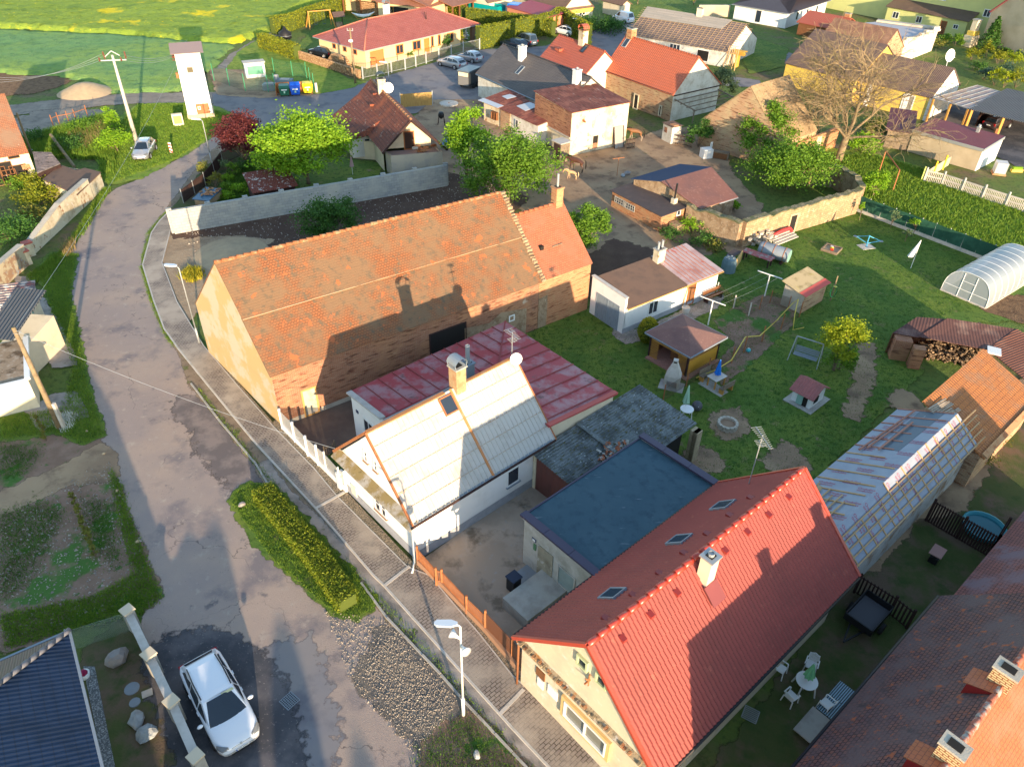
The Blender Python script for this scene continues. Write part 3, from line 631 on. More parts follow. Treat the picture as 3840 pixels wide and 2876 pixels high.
# ---- corrugated shed
def corr_shed():
 A=z(2,2,195,600); b=B(A,z(2,2,1095,35),2.55,flip=True); b.flip=True; b.W=4.5
 r=b.root('corrugated_shed','open shed roofed in mossy grey corrugated sheets between red annex and flat roof','shed')
 L=b.L; uj=b.at(z(2,2,545,345),2.55)[0]
 cw=b.at(z(2,2,1600,345),2.25); W2=max(4.0,cw[1]); W1=3.05
 def corr(u0,u1,v0,v1,h0,h1,nm):
  m=MB(); pit=.18; nv=int((v1-v0)/(pit/4)); k_=max(2,int((u1-u0)/1.2)); V=[];F=[]
  for i in range(k_+1):
   u=u0+(u1-u0)*i/k_; bz=.05*(i%2)*0
   for j in range(nv+1):
    v=v0+(v1-v0)*j/nv; dz=.035*cs_(j*PI_/2); V.append(b.pt(u,v,h0+(h1-h0)*(v-v0)/(v1-v0)+dz))
  for i in range(k_):
   for j in range(nv):
    a=i*(nv+1)+j; F.append([a,a+1,a+nv+2,a+nv+1])
  m.v=V; m.f=F; m.mi=[0]*len(F); m.uv=[]
  for f in F:
   for q in f: i,j=divmod(q,nv+1); m.uv.append((u0+(u1-u0)*i/k_,v0+(v1-v0)*j/nv))
  return m.build(nm,M['asbestos'],r)
 ra=corr(-.15,uj+.1,-.1,W1+.35,2.58,2.28,'roof'); rb=corr(uj,L+.2,-.1,W2,2.66,2.30,'roof')
 q=MB(); q.beam(b.pt(uj,-.1,2.72),b.pt(uj,W2,2.36),.22,.05); sub(q,'joint_strip',M['asbestos'],r,rb)
 m=MB(); m.box(b.pt(.06,W1/2,0),.08,W1-.1,2.3,b.yaw); m.build('garage_door',mk('brown_metal_door',(.15,.055,.045),.7,[((.12,.05,.04),1,.4,.6)],None,wave=(.6,.02)),r)
 [ (lambda m:(m.box(b.pt(.03,y_,0),.14,.2,h_,b.yaw),m.build('door_post',M['co'],r)))(MB()) for y_,h_ in ((.06,2.4),(W1+.02,2.25))]
 m=MB(); m.box(b.pt(L/2,.05,0),L,.12,2.45,b.yaw); m.build('back_wall',M['rc'],r)
 for px,w_ in ((z(2,2,1535,450),.45),(z(2,2,1440,540),.3)):
  c=b.at(px,2.1); m=MB(); m.box(b.pt(L-.25,c[1],0),.5,w_,2.25,b.yaw); m.build('stone_pillar',mk('buff_stone',(.5,.40,.26),.95,[((.36,.28,.18),5,.45,.6)],(9,1,.05),brick=(.35,.16,.02,(.44,.35,.22),(.35,.29,.2))),r)
 m=MB(); m.box(b.pt(L-2.6,W2-.3,0),3.6,.1,2.0,b.yaw); m.build('dark_side_panels',M['dh'],r)  # added dark sheet, coloured like the shed's unlit inside
 rnd=RR_(11); c=b.at(z(2,2,870,590),2.4); q=MB()
 for i in range(70):
  a,d=rnd.uniform(-1.1,1.1),rnd.gauss(0,.22); u,v=c[0]+a+.1,c[1]+d*(1.2-abs(a)*.6); hh=2.62-.08*v+rnd.random()*.1
  Mx=MT_(b.pt(u,v,hh))@MR_(rnd.uniform(0,6.28),4,'Z')@MR_(rnd.gauss(0,.35),4,'X')@MR_(rnd.gauss(0,.3),4,'Y')
  q.box((0,0,0),rnd.uniform(.12,.3),rnd.uniform(.12,.22),.025,0,rnd.choice((0,0,1)),Mx)
 o=q.build('tile_rubble',[M['to'],M['concrete']],None,False,org=b.pt(c[0],c[1],2.5)); tag(o,'heap of broken orange tiles lying on the mossy corrugated roof','rubble')
 return b
CS=corr_shed()
# ---- blue flat roof building
def flat_house():
 b=B(z(2,2,110,1120),(2411,1633),3.49,flip=True); b.flip=True; b.W=4.78; L,W=b.L,b.W
 r=b.root('flat_roof_building','rendered building with flat slate blue roof and dark parapet caps','building')
 wl_(b,r,M['greyplaster'],h=3.2)
 m=MB(); slab(m,[b.pt(-.02,-.08,3.28),b.pt(L,-.08,3.28),b.pt(L,W+.05,3.34),b.pt(-.02,W+.05,3.34)],.1); rf=m.build('roof',M['blue_felt'],r)
 q=MB()
 for u in (.0,L):
  for j in range(3): q.beam(b.pt(u,-.12+j*(W+.1)/3,3.47),b.pt(u,-.12+(j+1)*(W+.1)/3-.02,3.47),.42,.12)
 q.beam(b.pt(0,-.1,3.3),b.pt(L,-.1,3.3),.08,.06)
 sub(q,'parapet_cap',M['purple_metal'],r,rf)
 q=MB(); q.box(b.pt(.0,W/2,3.2),.22,W,.2,b.yaw); q.box(b.pt(L,W/2,3.2),.22,W,.2,b.yaw); sub(q,'parapet',M['greyplaster'],r,rf)
 def face(px): p=hitp(px,b.pt(0,0),b.u); return b.loc(p)[1],p.z
 s,h=face(z(2,2,290,1470)); q=MB(); q.box(b.pt(-.01,s,.1),.05,1.0,2.15,b.yaw); q.build('blocked_doorway',mk('raw_block_infill',(.30,.27,.20),.95,[((.5,.48,.44),3.4,.60,.68),((.2,.17,.12),1.4,.5,.7)],(12,1,.04)),r)
 s,h=face(z(2,2,480,1560)); op_(b,r,'l',(s,1.4),1.15,1.3,'window',M['greyplaster'],mk('dusty_glass',(.26,.32,.31),.3,[((.2,.24,.22),1,.4,.7)]),(0,0),.05,.09)
 s,h=face(z(2,2,193,1343)); q=MB(); q.box(b.pt(-.02,s,h-.1),.03,.26,.2,b.yaw); o=q.build('number_plate',mk('navy_enamel',(.03,.04,.1),.4),r)
 q=MB(); q.box(b.pt(-.035,s,h-.06),.02,.18,.12,b.yaw); sub(q,'number_field',M['fw'],r,o)
 s,h=face(z(2,2,200,1400)); q=MB(); q.box(b.pt(-.03,s,h-.22),.05,.16,.4,b.yaw); q.build('letter_box',mk('green_enamel',(.09,.2,.1),.5),r)
 return b
FH=flat_house()
# ---- red metal-tile house
def red_house():
 f=B((1937,2378),(2694,1809),3.52); W=7.51; L=13.3
 b=B(f.pt(0,-W,0),f.pt(L,-W,0),3.52,world=True); b.W=W; vr,hr=3.76,7.2
 r=b.root('red_roof_house','cream gabled house with glossy red metal tile roof in the foreground','house')
 i=.42; wl_(b,r,mk('cream_roughcast',(.62,.53,.38),.93,[((.52,.44,.33),.9,.45,.7),((.66,.62,.55),3,.55,.75)],(16,.5)),.16,L-.2,i,W-.2,3.3,gable=(vr,hr-.3))
 he=3.5; sf=(hr-he)/vr
 def sheet(side):
  V=[];F=[];UV=[]; pit=.2; nu=int((L+.3)/(pit/4)); rows=int(math.hypot(vr+.1,hr-he)/.36); k_=0
  sn=math.sqrt(1+sf*sf); Nn=V3((-b.v.x*sf/sn,-b.v.y*sf/sn,1/sn)) if side>0 else V3((b.v.x*sf/sn,b.v.y*sf/sn,1/sn))
  ed=-.02
  us=[-.15+(L+.3)*i_/nu for i_ in range(nu+1)]
  for rw in range(rows):
   f0,f1=rw/rows,(rw+1)/rows
   for (ff,lift) in ((f0,.045),(f1,.0)):
    v=ed+(vr-ed)*ff
    for i_,u in enumerate(us):
     ph=(i_%4)*PI_/2; wv=.028*(1+cs_(ph))/2*2-.028
     vv=v if side>0 else W-v
     V.append(b.pt(u,vv,he+v*sf)+Nn*(wv+lift))
   base=rw*2*(nu+1)
   for i_ in range(nu):
    a=base+i_; F.append([a,a+1,a+nu+2,a+nu+1])
    if rw: a2=base-(nu+1)+i_; F.append([a2,a2+1,a+1,a])
  if side<0: F=[q[::-1] for q in F]
  m=MB(); m.v=V; m.f=F; m.mi=[0]*len(F); m.uv=[(V[q].dot(b.u),V[q].z*1.4) for q_ in F for q in q_]
  return m
 m=sheet(1); m2=sheet(-1); o=len(m.v); m.v+=m2.v; m.f+=[[q+o for q in f_] for f_ in m2.f]; m.mi+=m2.mi; m.uv+=m2.uv
 rf=m.build('roof',M['tile_red'],r)
 for p in rf.data.polygons: pass
 q=MB()
 for j in range(26):
  a0=-.15+(L+.3)*j/26; q.tube([b.pt(a0,vr,hr+.01),b.pt(a0+(L+.3)/26+.02,vr,hr-.02)],[.135,.12],10)
 sub(q,'ridge_cap',mk('red_ridge_cap',(.42,.05,.03),.35,spec=.6),r,rf,True)
 q=MB()
 for a in (-.17,L+.17):
  for v in (-.03,W+.03):
   q.beam(b.pt(a,v,he-.05),b.pt(a,vr,hr-.0),.14,.16)
 sub(q,'verge_boards',mk('red_verge_board',(.40,.06,.035),.4,spec=.5),r,rf)
 m=MB();
 for sgn,v0 in ((1,-.02),(-1,W+.02)):
  slab(m,[b.pt(-.1,v0,he-.1),b.pt(L+.1,v0,he-.1),b.pt(L+.1,vr,hr-.1),b.pt(-.1,vr,hr-.1)],.1)
 sub(m,'roof_underlay',M['wd'],r,rf)
 gut_(r,b.pt(-.1,-.08,he-.07),b.pt(L+.1,-.08,he-.07),.07,M['black'],name='gutter')
 gut_(r,b.pt(-.1,W+.08,he-.07),b.pt(L+.1,W+.08,he-.07),.07,M['black'],name='gutter')
 q=MB(); q.tube([b.pt(-.05,W+.05,he-.1),b.pt(.02,W-.12,he-.5),b.pt(.02,W-.12,.1)],.05,8); q.build('downpipe',mk('brown_pipe',(.25,.10,.045),.5),r,True)
 hL=lambda v:he+(W-v)*sf
 g=B(b.pt(0,W,0),b.pt(L,W,0),he,world=True,flip=True); g.W=W
 for px in (z(2,2,1820,1050),z(2,2,1445,1345),z(2,3,868,165)):
  sky_(g,r,rf,px,lambda v:he+v*sf+.03,sf,.78,1.05,frame=M['zinc'])
 def vent(fr,px):
  u,v,h=osl_(fr,px,lambda v:he+v*sf); q=MB(); c=fr.pt(u,v,h+.03); d=fr.v*-1
  P=[c+fr.u*.13+fr.v*.14+V3((0,0,.14*sf)),c-fr.u*.13+fr.v*.14+V3((0,0,.14*sf)),c-fr.u*.1-fr.v*.12+V3((0,0,.1)),c+fr.u*.1-fr.v*.12+V3((0,0,.1))]
  Q=[p-V3((0,0,.14 if i_>1 else .02)) for i_,p in enumerate(P)]; q.face(P); q.face(Q[::-1])
  for i_ in range(4): j=(i_+1)%4; q.face([Q[i_],Q[j],P[j],P[i_]])
  sub(q,'roof_vent',mk('dark_red_vent',(.25,.03,.025),.4,spec=.5),r,rf)
 for px in (z(2,2,2050,990),z(2,2,1870,1140),z(2,2,1675,1300),z(2,2,1475,1465),z(2,2,1265,1640),z(2,3,1038,180),z(2,3,800,380)): vent(g,px)
 for px in (z(2,2,2030,1290),z(2,2,1840,1450),z(2,3,1425,165),z(2,3,1195,355),z(2,3,955,560),z(3,2,175,985),z(3,2,5,1140)): vent(b,px)
 u,v,h=osl_(b,z(2,3,1685,75),lambda v:he+v*sf)
 ch_(r,rf,b.pt(u,v+.15,0),.5,.5,7.85,h-.3,b.yaw,M['cream'],pots=[(0,0,.13,.16)],capm=M['galv'])
 q=MB(); c=b.pt(u,v-.42,h-.26);
 slab(q,[c+b.u*.38-b.v*.3+V3((0,0,-.3*sf+.12)),c-b.u*.38-b.v*.3+V3((0,0,-.3*sf+.12)),c-b.u*.38+b.v*.3+V3((0,0,.3*sf+.12)),c+b.u*.38+b.v*.3+V3((0,0,.3*sf+.12))],.05); sub(q,'chimney_step',mk('dark_red_step',(.22,.06,.06),.6),r,rf)
 def face(px): p=hitp(px,b.pt(.16,0),b.u); return b.loc(p)[1],p.z
 b2=B(b.pt(.16,0,0),b.pt(L,0,0),he,world=True); b2.W=W
 for px in (z(2,3,615,750),z(2,3,778,905)):
  s,h=face(px); op_(b2,r,'l',(s,h),.55,.6,'window',mk('pale_green_reveal',(.45,.5,.3),.9),M['glass'],(0,0),.1,.09)
 s0,h0=face(z(2,3,655,1200)); op_(b2,r,'l',(s0,1.75),2.6,1.35,'window',mk('ochre_surround',(.62,.42,.18),.9),mk('pane_pale',(.20,.20,.17),.1,spec=.7),(0,0),.12,.16)
 op_(b2,r,'l',(s0,1.72),2.25,1.02,'window',M['fw'],mk('pane_pale',(.2,.2,.17),.1,spec=.7),(1,0),.14,.08)
 s,h=face(z(2,3,675,890)); q=MB(); q.box(b.pt(.12,s,h-.1),.06,.5,.06,b.yaw+1.57); q.beam(b.pt(-.1,s,h+.25),b.pt(.1,s,h-.1),.05); q.beam(b.pt(.1,s,h-.4),b.pt(.1,s,h+.3),.05); q.build('wall_bracket',M['rust'],r)
 for px,cm,w_,h_,nm in ((z(2,3,250,850),M['wb'],.5,.5,'vent_grille'),(z(2,3,250,930),M['fw'],.35,.55,'meter_box'),(z(2,3,355,1010),M['fw'],.55,.6,'meter_box')):
  s,h=face(px); q=MB(); q.box(b.pt(.14,s,h-h_/2),.06,w_,h_,b.yaw); q.build(nm,cm,r)
 q=MB(); rnd=RR_(4)
 slab(q,[b.pt(-.06,.1,3.06),b.pt(-.06,W-.1,3.06),b.pt(.2,W-.1,3.3),b.pt(.2,.1,3.3)],.16,0)
 for j in range(60):
  v=.2+j*(W-.4)/60
  if rnd.random()<(.8 if v>W*.45 else .2): q.box(b.pt(.06+rnd.uniform(-.03,.05),v,3.12+rnd.uniform(-.03,.04)),.26,.1,.07,b.yaw,rnd.choice((0,1)))
 q.build('brick_cornice',[mk('lichened_ledge',(.36,.28,.18),.95,[((.36,.17,.06),1.6,.58,.66),((.46,.42,.37),2.8,.55,.65),((.12,.10,.07),5,.5,.7)],(14,1,.05)),M['bo']],r)
 return b
RH=red_house()
# ---- re-roofed wing under membrane and battens
def batten_wing():
 fr=B(RH.pt(0,RH.W,0),RH.pt(10,RH.W,0),3,world=True) # same axes; v from the left eave line
 u0,u1=13.0,27.2; vl,vR,vr=-2.7,-7.15,-5.65
 b=B(fr.pt(u0,vR,0),fr.pt(u1,vR,0),3.0,world=True); W=vl-vR; b.W=W; L=b.L; vr=1.55; hr=4.25; hl=2.8; h0=3.0
 r=b.root('wing_under_repair','long low wing being re-roofed, printed grey membrane under pale timber battens','building')
 wl_(b,r,mk('limewashed_stone',(.50,.50,.48),.95,[((.32,.22,.14),.8,.5,.62),((.36,.37,.37),2.5,.5,.7)],(7,1,.08)),.05,L,.25,W-.15,2.9,gable=(vr,hr-.15),hb=2.75)
 mem=mk('grey_roof_membrane',(.30,.335,.39),.85,[((.26,.29,.345),1.5,.4,.7)],(12,.15,.02))
 m=MB(); sR=(hr-h0)/vr; sL=(hr-hl)/(W-vr)
 slab(m,[b.pt(0,0,h0),b.pt(L,0,h0),b.pt(L,vr,hr),b.pt(0,vr,hr)],.05); slab(m,[b.pt(L,W,hl),b.pt(0,W,hl),b.pt(0,vr,hr),b.pt(L,vr,hr)],.05)
 rf=m.build('roof',mem,r)
 q=MB()
 nR=15
 rnd=RR_(8)
 for j in range(nR+1):
  u=.5+j*(L-.8)/nR; top=vr if j in (6,11,12,13,14,15,7+1,10) or j>9 else vr*rnd.uniform(.62,.8)
  q.beam(b.pt(u,-.02,h0+.03-.02*sR),b.pt(u,top,h0+top*sR+.03),.07,.045)
 for j,v in enumerate((.02,.32,.62,.92,1.12)):
  q.beam(b.pt(-.3,v,h0+v*sR+.08),b.pt(L+.9+.15*j,v,h0+v*sR+.08),.06,.045)
 o=sub(q,'battens_of_right_slope',M['wood_new'],r,rf)
 q=MB()
 def onL(u,v,d=.03): return b.pt(u,v,hr-(v-vr)*sL+d)
 for j in range(15):
  u=.6+j*(L-.7)/14; e=vr+.15 if j not in (8,9,10,11) else vr+1.0-.0*(j-8)
  q.beam(onL(u,W-.02),onL(u,e),.07,.05,mi=1 if j>8 else 0)
 for j in range(7):
  v=W-.08-j*.36; q.beam(onL(.1,v,.08),onL(4.6-.18*j+(.4 if j%2 else 0),v,.08),.06,.045)
 q.beam(onL(2.0,W-.75,.08),onL(4.5,W-.65,.08),.22,.03)
 for (ua,va,ub,vb) in ((8.6,W-.5,13.9,W-.95),(8.9,W-.75,12.3,W-1.0),(8.9,W-1.3,12.4,W-1.45)): q.beam(onL(ua,va,.13),onL(ub,vb,.13),.09,.06,mi=1)
 sub(q,'battens_of_left_slope',[M['wood_new'],M['wood_pink']],r,rf)
 q=MB(); slab(q,[onL(9.2,vr+.75,.015),onL(L-.15,vr+.55,.015),onL(L-.15,vr+1.75,.015),onL(9.2,vr+1.7,.015)],.01)
 sub(q,'dark_membrane_patch',mk('blue_grey_underlay',(.10,.14,.18),.6,[((.3,.34,.38),1.2,.66,.70,(1,4))]),r,rf)
 ink=mk('red_print',(.38,.05,.10),.8)
 pr=MB()
 def text(s,c,xd,yd,size,nm):
  text_into(pr,s,c,xd,yd,size)
 sr=(b.v+V3((0,0,sR))).normalized();
 for j in range(13):
  u=.75+j*1.05; text('Onduline\nondutiss',b.pt(u,vr*.70,h0+vr*.70*sR+.012),-sr,b.u,.26,'print')
  if j%2==0: text('Onduline',b.pt(u+.5,vr*.28,h0+vr*.28*sR+.012),-sr,b.u,.24,'print')
 slf=(b.v+V3((0,0,-sL))).normalized()
 for row,vv in enumerate((vr+.35,vr+1.25,vr+2.2)):
  for j in range(10):
   u=.9+j*1.35+(row%2)*.5
   if row==1 and u>8.8: continue
   text('Onduline\nondutiss',onL(u,vv,.012),-slf,b.u*1.0 if 0 else -b.u*-1,.24,'print')
 sub(pr,'printed_lettering',ink,r,rf)
 return b,fr
BW,FR=batten_wing()
def orange_long():
 b=B(BW.pt(BW.L+.05,-.35,0),BW.pt(BW.L+9,-.35,0),2.5,world=True); H1=3.9
 b.W=b.at((3476,1516),H1)[1]; L=b.at((3713,1326),H1)[0]; b.L=L; print('OL',b.W,L)
 r=b.root('barn_with_orange_lean_roof','old brick outbuilding with sunlit orange clay roof beyond the battened wing','barn')
 wl_(b,r,M['bp'],h=2.35,hb=H1-.15)
 h0,h1=2.5,H1
 rf=shr_(b,r,mk('clay_pantile_orange',(.50,.19,.06),.85,[((.34,.17,.09),.8,.48,.64)],(25,.3),brick=(.22,.33,.012,(.42,.16,.06),(.2,.08,.04),.02),saw=(.33,.04),wave=(.22,.02)),h0,h1,.25,.05,.1)
 q=MB(); slab(q,[b.pt(0,-.32,2.5),b.pt(L,-.32,2.5),b.pt(L,-.02,2.62),b.pt(0,-.02,2.62)],.1); sub(q,'eave_coping',mk('pale_orange_coping',(.5,.27,.13),.9,[((.4,.16,.07),3,.5,.6)],(12,.6)),r,rf)
 c=b.at(k(3320,1160,.4097,560,860),4.2); q=MB(); rnd=RR_(2)
 for i in range(9):
  a=b.pt(c[0]-.0,c[1]-.45+i*.11,0); hh=h0+(h1-h0)*(c[1]-.45+i*.11)/b.W+.12; d=b.u*.8+b.v*-.1
  q.beam(V3((a.x,a.y,hh))-d,V3((a.x,a.y,hh))+d+b.u*rnd.uniform(-.2,.3),.09,.04)
 o=q.build('plank_bundle',mk('silvery_plank',(.40,.33,.25),.9,[((.25,.2,.15),4,.5,.6)]),None,org=b.pt(c[0],c[1],4)); tag(o,'bundle of weathered planks lying on the orange clay roof','planks')
 return b
OL=orange_long()
# ================================================================ middle distance
def simple(name,label,c0,c1,he,wall,roof,W=None,c3=None,ridge=None,pitch=38,cat='house',flip=False,ov=.3,og=.25,ridgemat=None,base=None,vr=None,caps=None,hr=None,out=.12,rend=None):
 if base is not None: he=HV(base[0],base[1])
 b=B(c0,c1,he,W=W,flip=flip,c3=c3);
 if ridge is not None and W is None and c3 is None:
  hr,vr=b.ridge(ridge,R_(pitch)); b.W=2*vr
 if vr is None: vr=b.W/2
 if hr is None:
  hr=he+vr*math.tan(R_(pitch))
 if rend: b.L=b.at(rend,hr)[0]
 r=b.root(name,label,cat); wl_(b,r,wall,out,b.L-out,out,b.W-out,he-.05,gable=(vr,hr-.15))
 rf,sf,sb=gbr_(b,r,roof,vr,hr,ov-.2,og,.1,ridge=ridgemat,caps=caps)
 b.vr,b.hr,b.sf=vr,hr,sf; return b,r,rf
def grey_house():
 b,r,rf=simple('grey_roof_house','long white walled house with anthracite tiled roof behind the rusty sheds',(1788,276),(2215,464),2.9,M['wo2'],M['tile_grey'],ridge=(1872,159),pitch=36,ridgemat=M['tile_grey'],rend=(2220,287))
 c=lambda x,y:k(1660,0,.378,x,y)
 u,v_,h=osl_(b,c(775,600),lambda v:b.he+v*b.sf); ch_(r,rf,b.pt(u,v_+.2,0),.75,.75,h+1.6,h-.6,b.yaw,M['white'],pots=[(0,0,.2,.15)],capm=M['white'])
 u,v_,h=osl_(b,z(2,0,550,725),lambda v:b.he+v*b.sf); ch_(r,rf,b.pt(u,v_+.1,0),.75,.75,h+1.5,h-.6,b.yaw,M['white'],pots=[(0,0,.15,.2)],capm=M['white'])
 sky_(b,r,rf,c(767,700),lambda v:b.he+v*b.sf,b.sf,.7,1.3)
 sky_(b,r,rf,z(2,0,65,612),lambda v:b.he+v*b.sf,b.sf,.1,.1) if 0 else None
 gut_(r,b.pt(0,-.15,b.he-.1),b.pt(b.L,-.15,b.he-.1),.08)
 m=MB(); rnd=RR_(2)
 for i in range(14): m.box(b.pt(-.1,b.W*(.02+i*.034),b.he-.1+b.W*i*.034*b.sf*.95-.05),.35,.28,.18,b.yaw+rnd.uniform(-.2,.2))
 m.build('crumbling_verge',M['bp'],r)
 return b
GH=grey_house()
def red_far():
 b,r,rf=simple('red_roof_cottage','cottage with salmon red tiled roof and arched brick chimney behind the grey roof',(2029,215),(2290,322),3.3,M['wo2'],M['tile_redfar'],ridge=(2081,124),pitch=40,ridgemat=M['tile_redfar'],rend=(2290,188))
 c=b.at(z(2,0,625,350),b.hr+.3); ch_(r,rf,b.pt(c[0],b.vr,0),1.05,.8,b.hr+1.5,b.hr-.8,b.yaw,M['co'],cowl=M['tile_redfar'],capm=M['bo'])
 sky_(b,r,rf,z(2,0,625,425),lambda v:b.he+v*b.sf,b.sf,.7,1.2,frame=M['black'])
 u,v_,h=osl_(b,z(2,0,410,440),lambda v:b.he+v*b.sf); q=MB(); q.box(b.pt(u,v_,h),1.0,.8,.35,b.yaw); sub(q,'roof_hatch',M['tile_redfar'],r,rf)
 return b
red_far()
def brick_house():
 c0,c1=(2263,261),(2524,352); he=HV((2524,360),(2522,467));
 b=B(c0,c1,he); Wd=B(c1,c0,he);
 q=b.at((2676,304),he); b.W=q[1]; hr0=hitp((2620,213),b.pt(b.L,0),b.u).z; vr=b.loc(hitp((2620,213),b.pt(b.L,0),b.u))[1]
 r=b.root('brick_gable_house','tall brick farm building with white gable end and even terracotta tiled roof','house')
 wl_(b,r,M['bp'],.0,b.L,.1,b.W-.1,he-.05,gable=(vr,hr0-.15),ends=(True,False))
 m=MB(); L=b.L; m.face([b.pt(L+.01,.08,0),b.pt(L+.01,b.W-.08,0),b.pt(L+.01,b.W-.08,he-.05),b.pt(L+.01,vr,hr0-.15),b.pt(L+.01,.08,he-.05)]); m.build('gable_wall',M['wo2'],r)
 q=MB(); q.beam(b.pt(L+.03,.1,he-.3),b.pt(L+.03,b.W-.1,he-.3),.1,.12); q.build('string_course',M['wd'],r)
 rf,sf,sb=gbr_(b,r,M['tile_orangefar'],vr,hr0,.15,.15,.1,ridge=M['tile_orangefar'])
 b.sf=sf; sky_(b,r,rf,z(2,0,985,372),lambda v:he+v*sf,sf,.8,1.3,frame=M['galv'])
 c=b.at(z(2,0,980,330),hr0); ch_(r,rf,b.pt(c[0]-.3,vr+.1,0),.9,.9,hr0+.9,hr0-1,b.yaw,M['bo'])
 for px,w_,h_ in ((z(2,0,1060,970),.9,1.9),(z(2,0,1272,1015),.5,1.3)):
  s,h=b.hit('f',px); op_(b,r,'f',(s,max(h,.9)),w_,h_,'window',M['co'],M['dh'],(0,0),.08,.14)
 gut_(r,b.pt(0,-.05,he-.12),b.pt(L,-.05,he-.12),.08,M['wd'])
 o=wt_('pergola_frame','bare grey timber pergola frame against the white gable','pergola',b.pt(L+.1,0,0)); q=MB()
 f=lambda x,y,h: b.pt(L+.1+x,y,h)
 for y in (.2,b.W-.5): q.beam(f(3.4,y,2.3),f(3.4,y,0),.12); q.beam(f(.1,y,2.7),f(3.5,y,2.25),.12)
 for x in (.3,1.3,2.3,3.4): q.beam(f(x,0,2.6-.12*x),f(x,b.W,2.6-.12*x),.09)
 q.build('beams',M['wood'],o)
 return b
BH=brick_house()
def cream_building():
 he=4.75; b=B((2146,421),(2361,382),he,c3=(2029,348)); b.W=7.2
 r=b.root('flaking_cream_building','two storey cream rendered stable block with flaking plaster and rusty sheet roof','building')
 wl_(b,r,M['co'],h=he-.05,hb=he+.25)
 m=MB(); m.face([b.pt(-.02,b.W,2.0),b.pt(-.02,0.05,2.0),b.pt(-.02,.05,he-.15),b.pt(-.02,b.W,he+.1)]); m.build('exposed_brickwork',M['brick'],r)
 q=MB(); q.box(b.pt(-.1,b.W/2,1.93),.22,b.W,.1,b.yaw); q.build('string_course',M['rc'],r)
 rf=shr_(b,r,M['shru'],he,he+.35,.15,.15,.08)
 u,v_=b.at(z(2,0,640,730),5.2); q=MB(); q.tube([b.pt(u-.5,v_+.3,5.3),b.pt(u+.5,v_-.3,5.3)],.2,8); o=q.build('clay_pipe',M['cp'],None,org=b.pt(u,v_,5.2)); tag(o,'pale pipe lying on the rusty sheet roof','pipe')
 s,h=b.hit('f',z(2,0,715,1230)); op_(b,r,'f',(s,1.0),1.0,1.7,'window',M['co'],M['dh'],(0,0),.08,.14)
 q=MB(); q.box(b.pt(s,-.03,.15),.8,.05,.75,b.yaw); q.build('brick_infill',M['brick'],r)
 s,h=b.hit('f',z(2,0,610,1045)); q=MB(); q.tube([b.pt(s,0,h+.1),b.pt(s,-.5,h)],.1,6); q.build('wall_pipe',M['rust'],r)
 s,h=b.hit('f',z(2,0,900,1230)); o=wt_('tin_door_sheet','rust stained grey tin sheet leaning on the flaking wall','sheet',b.pt(s,-.3,0)); q=MB(); q.beam(b.pt(s,-.55,0),b.pt(s,-.1,2.2),.05,1.2,up=b.u) ; q2=MB(); A=b.pt(s-.65,-.6,0);C=b.pt(s+.65,-.6,0); slab(q2,[A,C,b.pt(s+.65,-.12,2.3),b.pt(s-.65,-.12,2.3)],.04); q2.build('sheet_face',mk('grey_tin',(.36,.34,.31),.6,[((.45,.17,.05),.9,.58,.66)],None,metal=.3),o)
 for x in (-.66,.66): q=MB(); q.beam(b.pt(s+x,-.62,0),b.pt(s+x,-.14,2.3),.08); q.build('sheet_rail',M['wd'],o)
 return b
CB=cream_building()
def rusty_sheds():
 c=lambda x,y:k(1780,300,.3152,x,y)
 b=B(c(55,245),c(285,335),2.3,c3=None); b.W=b.at(c(375,115),2.75)[1]
 r=b.root('rusty_lean_to','patched rusty lean-to shed with pale sheets, left of the pair below the grey roof','shed'); wl_(b,r,M['co'],.5,b.L,.3,b.W,2.1,hb=2.6)
 shr_(b,r,M['shru'],2.3,2.8,.1,.05,.05); s,h=b.hit('f',c(250,370)); op_(b,r,'f',(s,1.3),1.0,.9,'window',M['wb'],M['dh'],(1,0),.35,.08)
 q=MB(); slab(q,[b.pt(-.1,-.15,2.33),b.pt(b.L,-.15,2.33),b.pt(b.L,.75,2.42),b.pt(-.1,.75,2.42)],.03); slab(q,[b.pt(b.L*.35,b.W*.55,2.66),b.pt(b.L*.7,b.W*.5,2.66),b.pt(b.L*.75,b.W*.8,2.76),b.pt(b.L*.4,b.W*.8,2.76)],.03); q.build('pale_sheets',mk('pale_blue_sheet',(.5,.52,.55),.5,metal=.2),r)
 b2=B(c(300,335),c(745,540),2.3); b2.W=b2.at(c(520,205),2.8)[1]
 r2=b2.root('rusty_long_shed','rust brown corrugated shed with scraps of pale and green sheet, right of the pair','shed'); wl_(b2,r2,M['wo2'],0,b2.L,.15,b2.W,2.15,hb=2.65)
 shr_(b2,r2,M['shru'],2.3,2.85,.1,.05,.05)
 q=MB(); slab(q,[b2.pt(1.2,b2.W*.45,2.6),b2.pt(3.2,b2.W*.4,2.58),b2.pt(3.4,b2.W*.95,2.88),b2.pt(1.6,b2.W*.95,2.88)],.03); q.build('pale_sheets',mk('pale_blue_sheet',(.5,.52,.55),.5),r2)
 q=MB(); slab(q,[b2.pt(3.6,b2.W*.8,2.86),b2.pt(4.9,b2.W*.8,2.86),b2.pt(5.0,b2.W*1.0,2.95),b2.pt(3.6,b2.W*1.0,2.95)],.03); q.build('green_sheet',mk('mint_sheet',(.2,.36,.28),.6),r2)
 m=MB(); m.box(b2.pt(1.0,.1,0),1.9,.1,2.1,b2.yaw); m.build('brick_wall_panel',M['bp'],r2)
 s,h=b2.hit('f',c(503,490)); op_(b2,r2,'f',(s,1.4),.5,.9,'window',M['fw'],M['glass'],(0,0),.02,.06)
 q=B(c(20,210),c(130,130),1.9)
rusty_sheds()
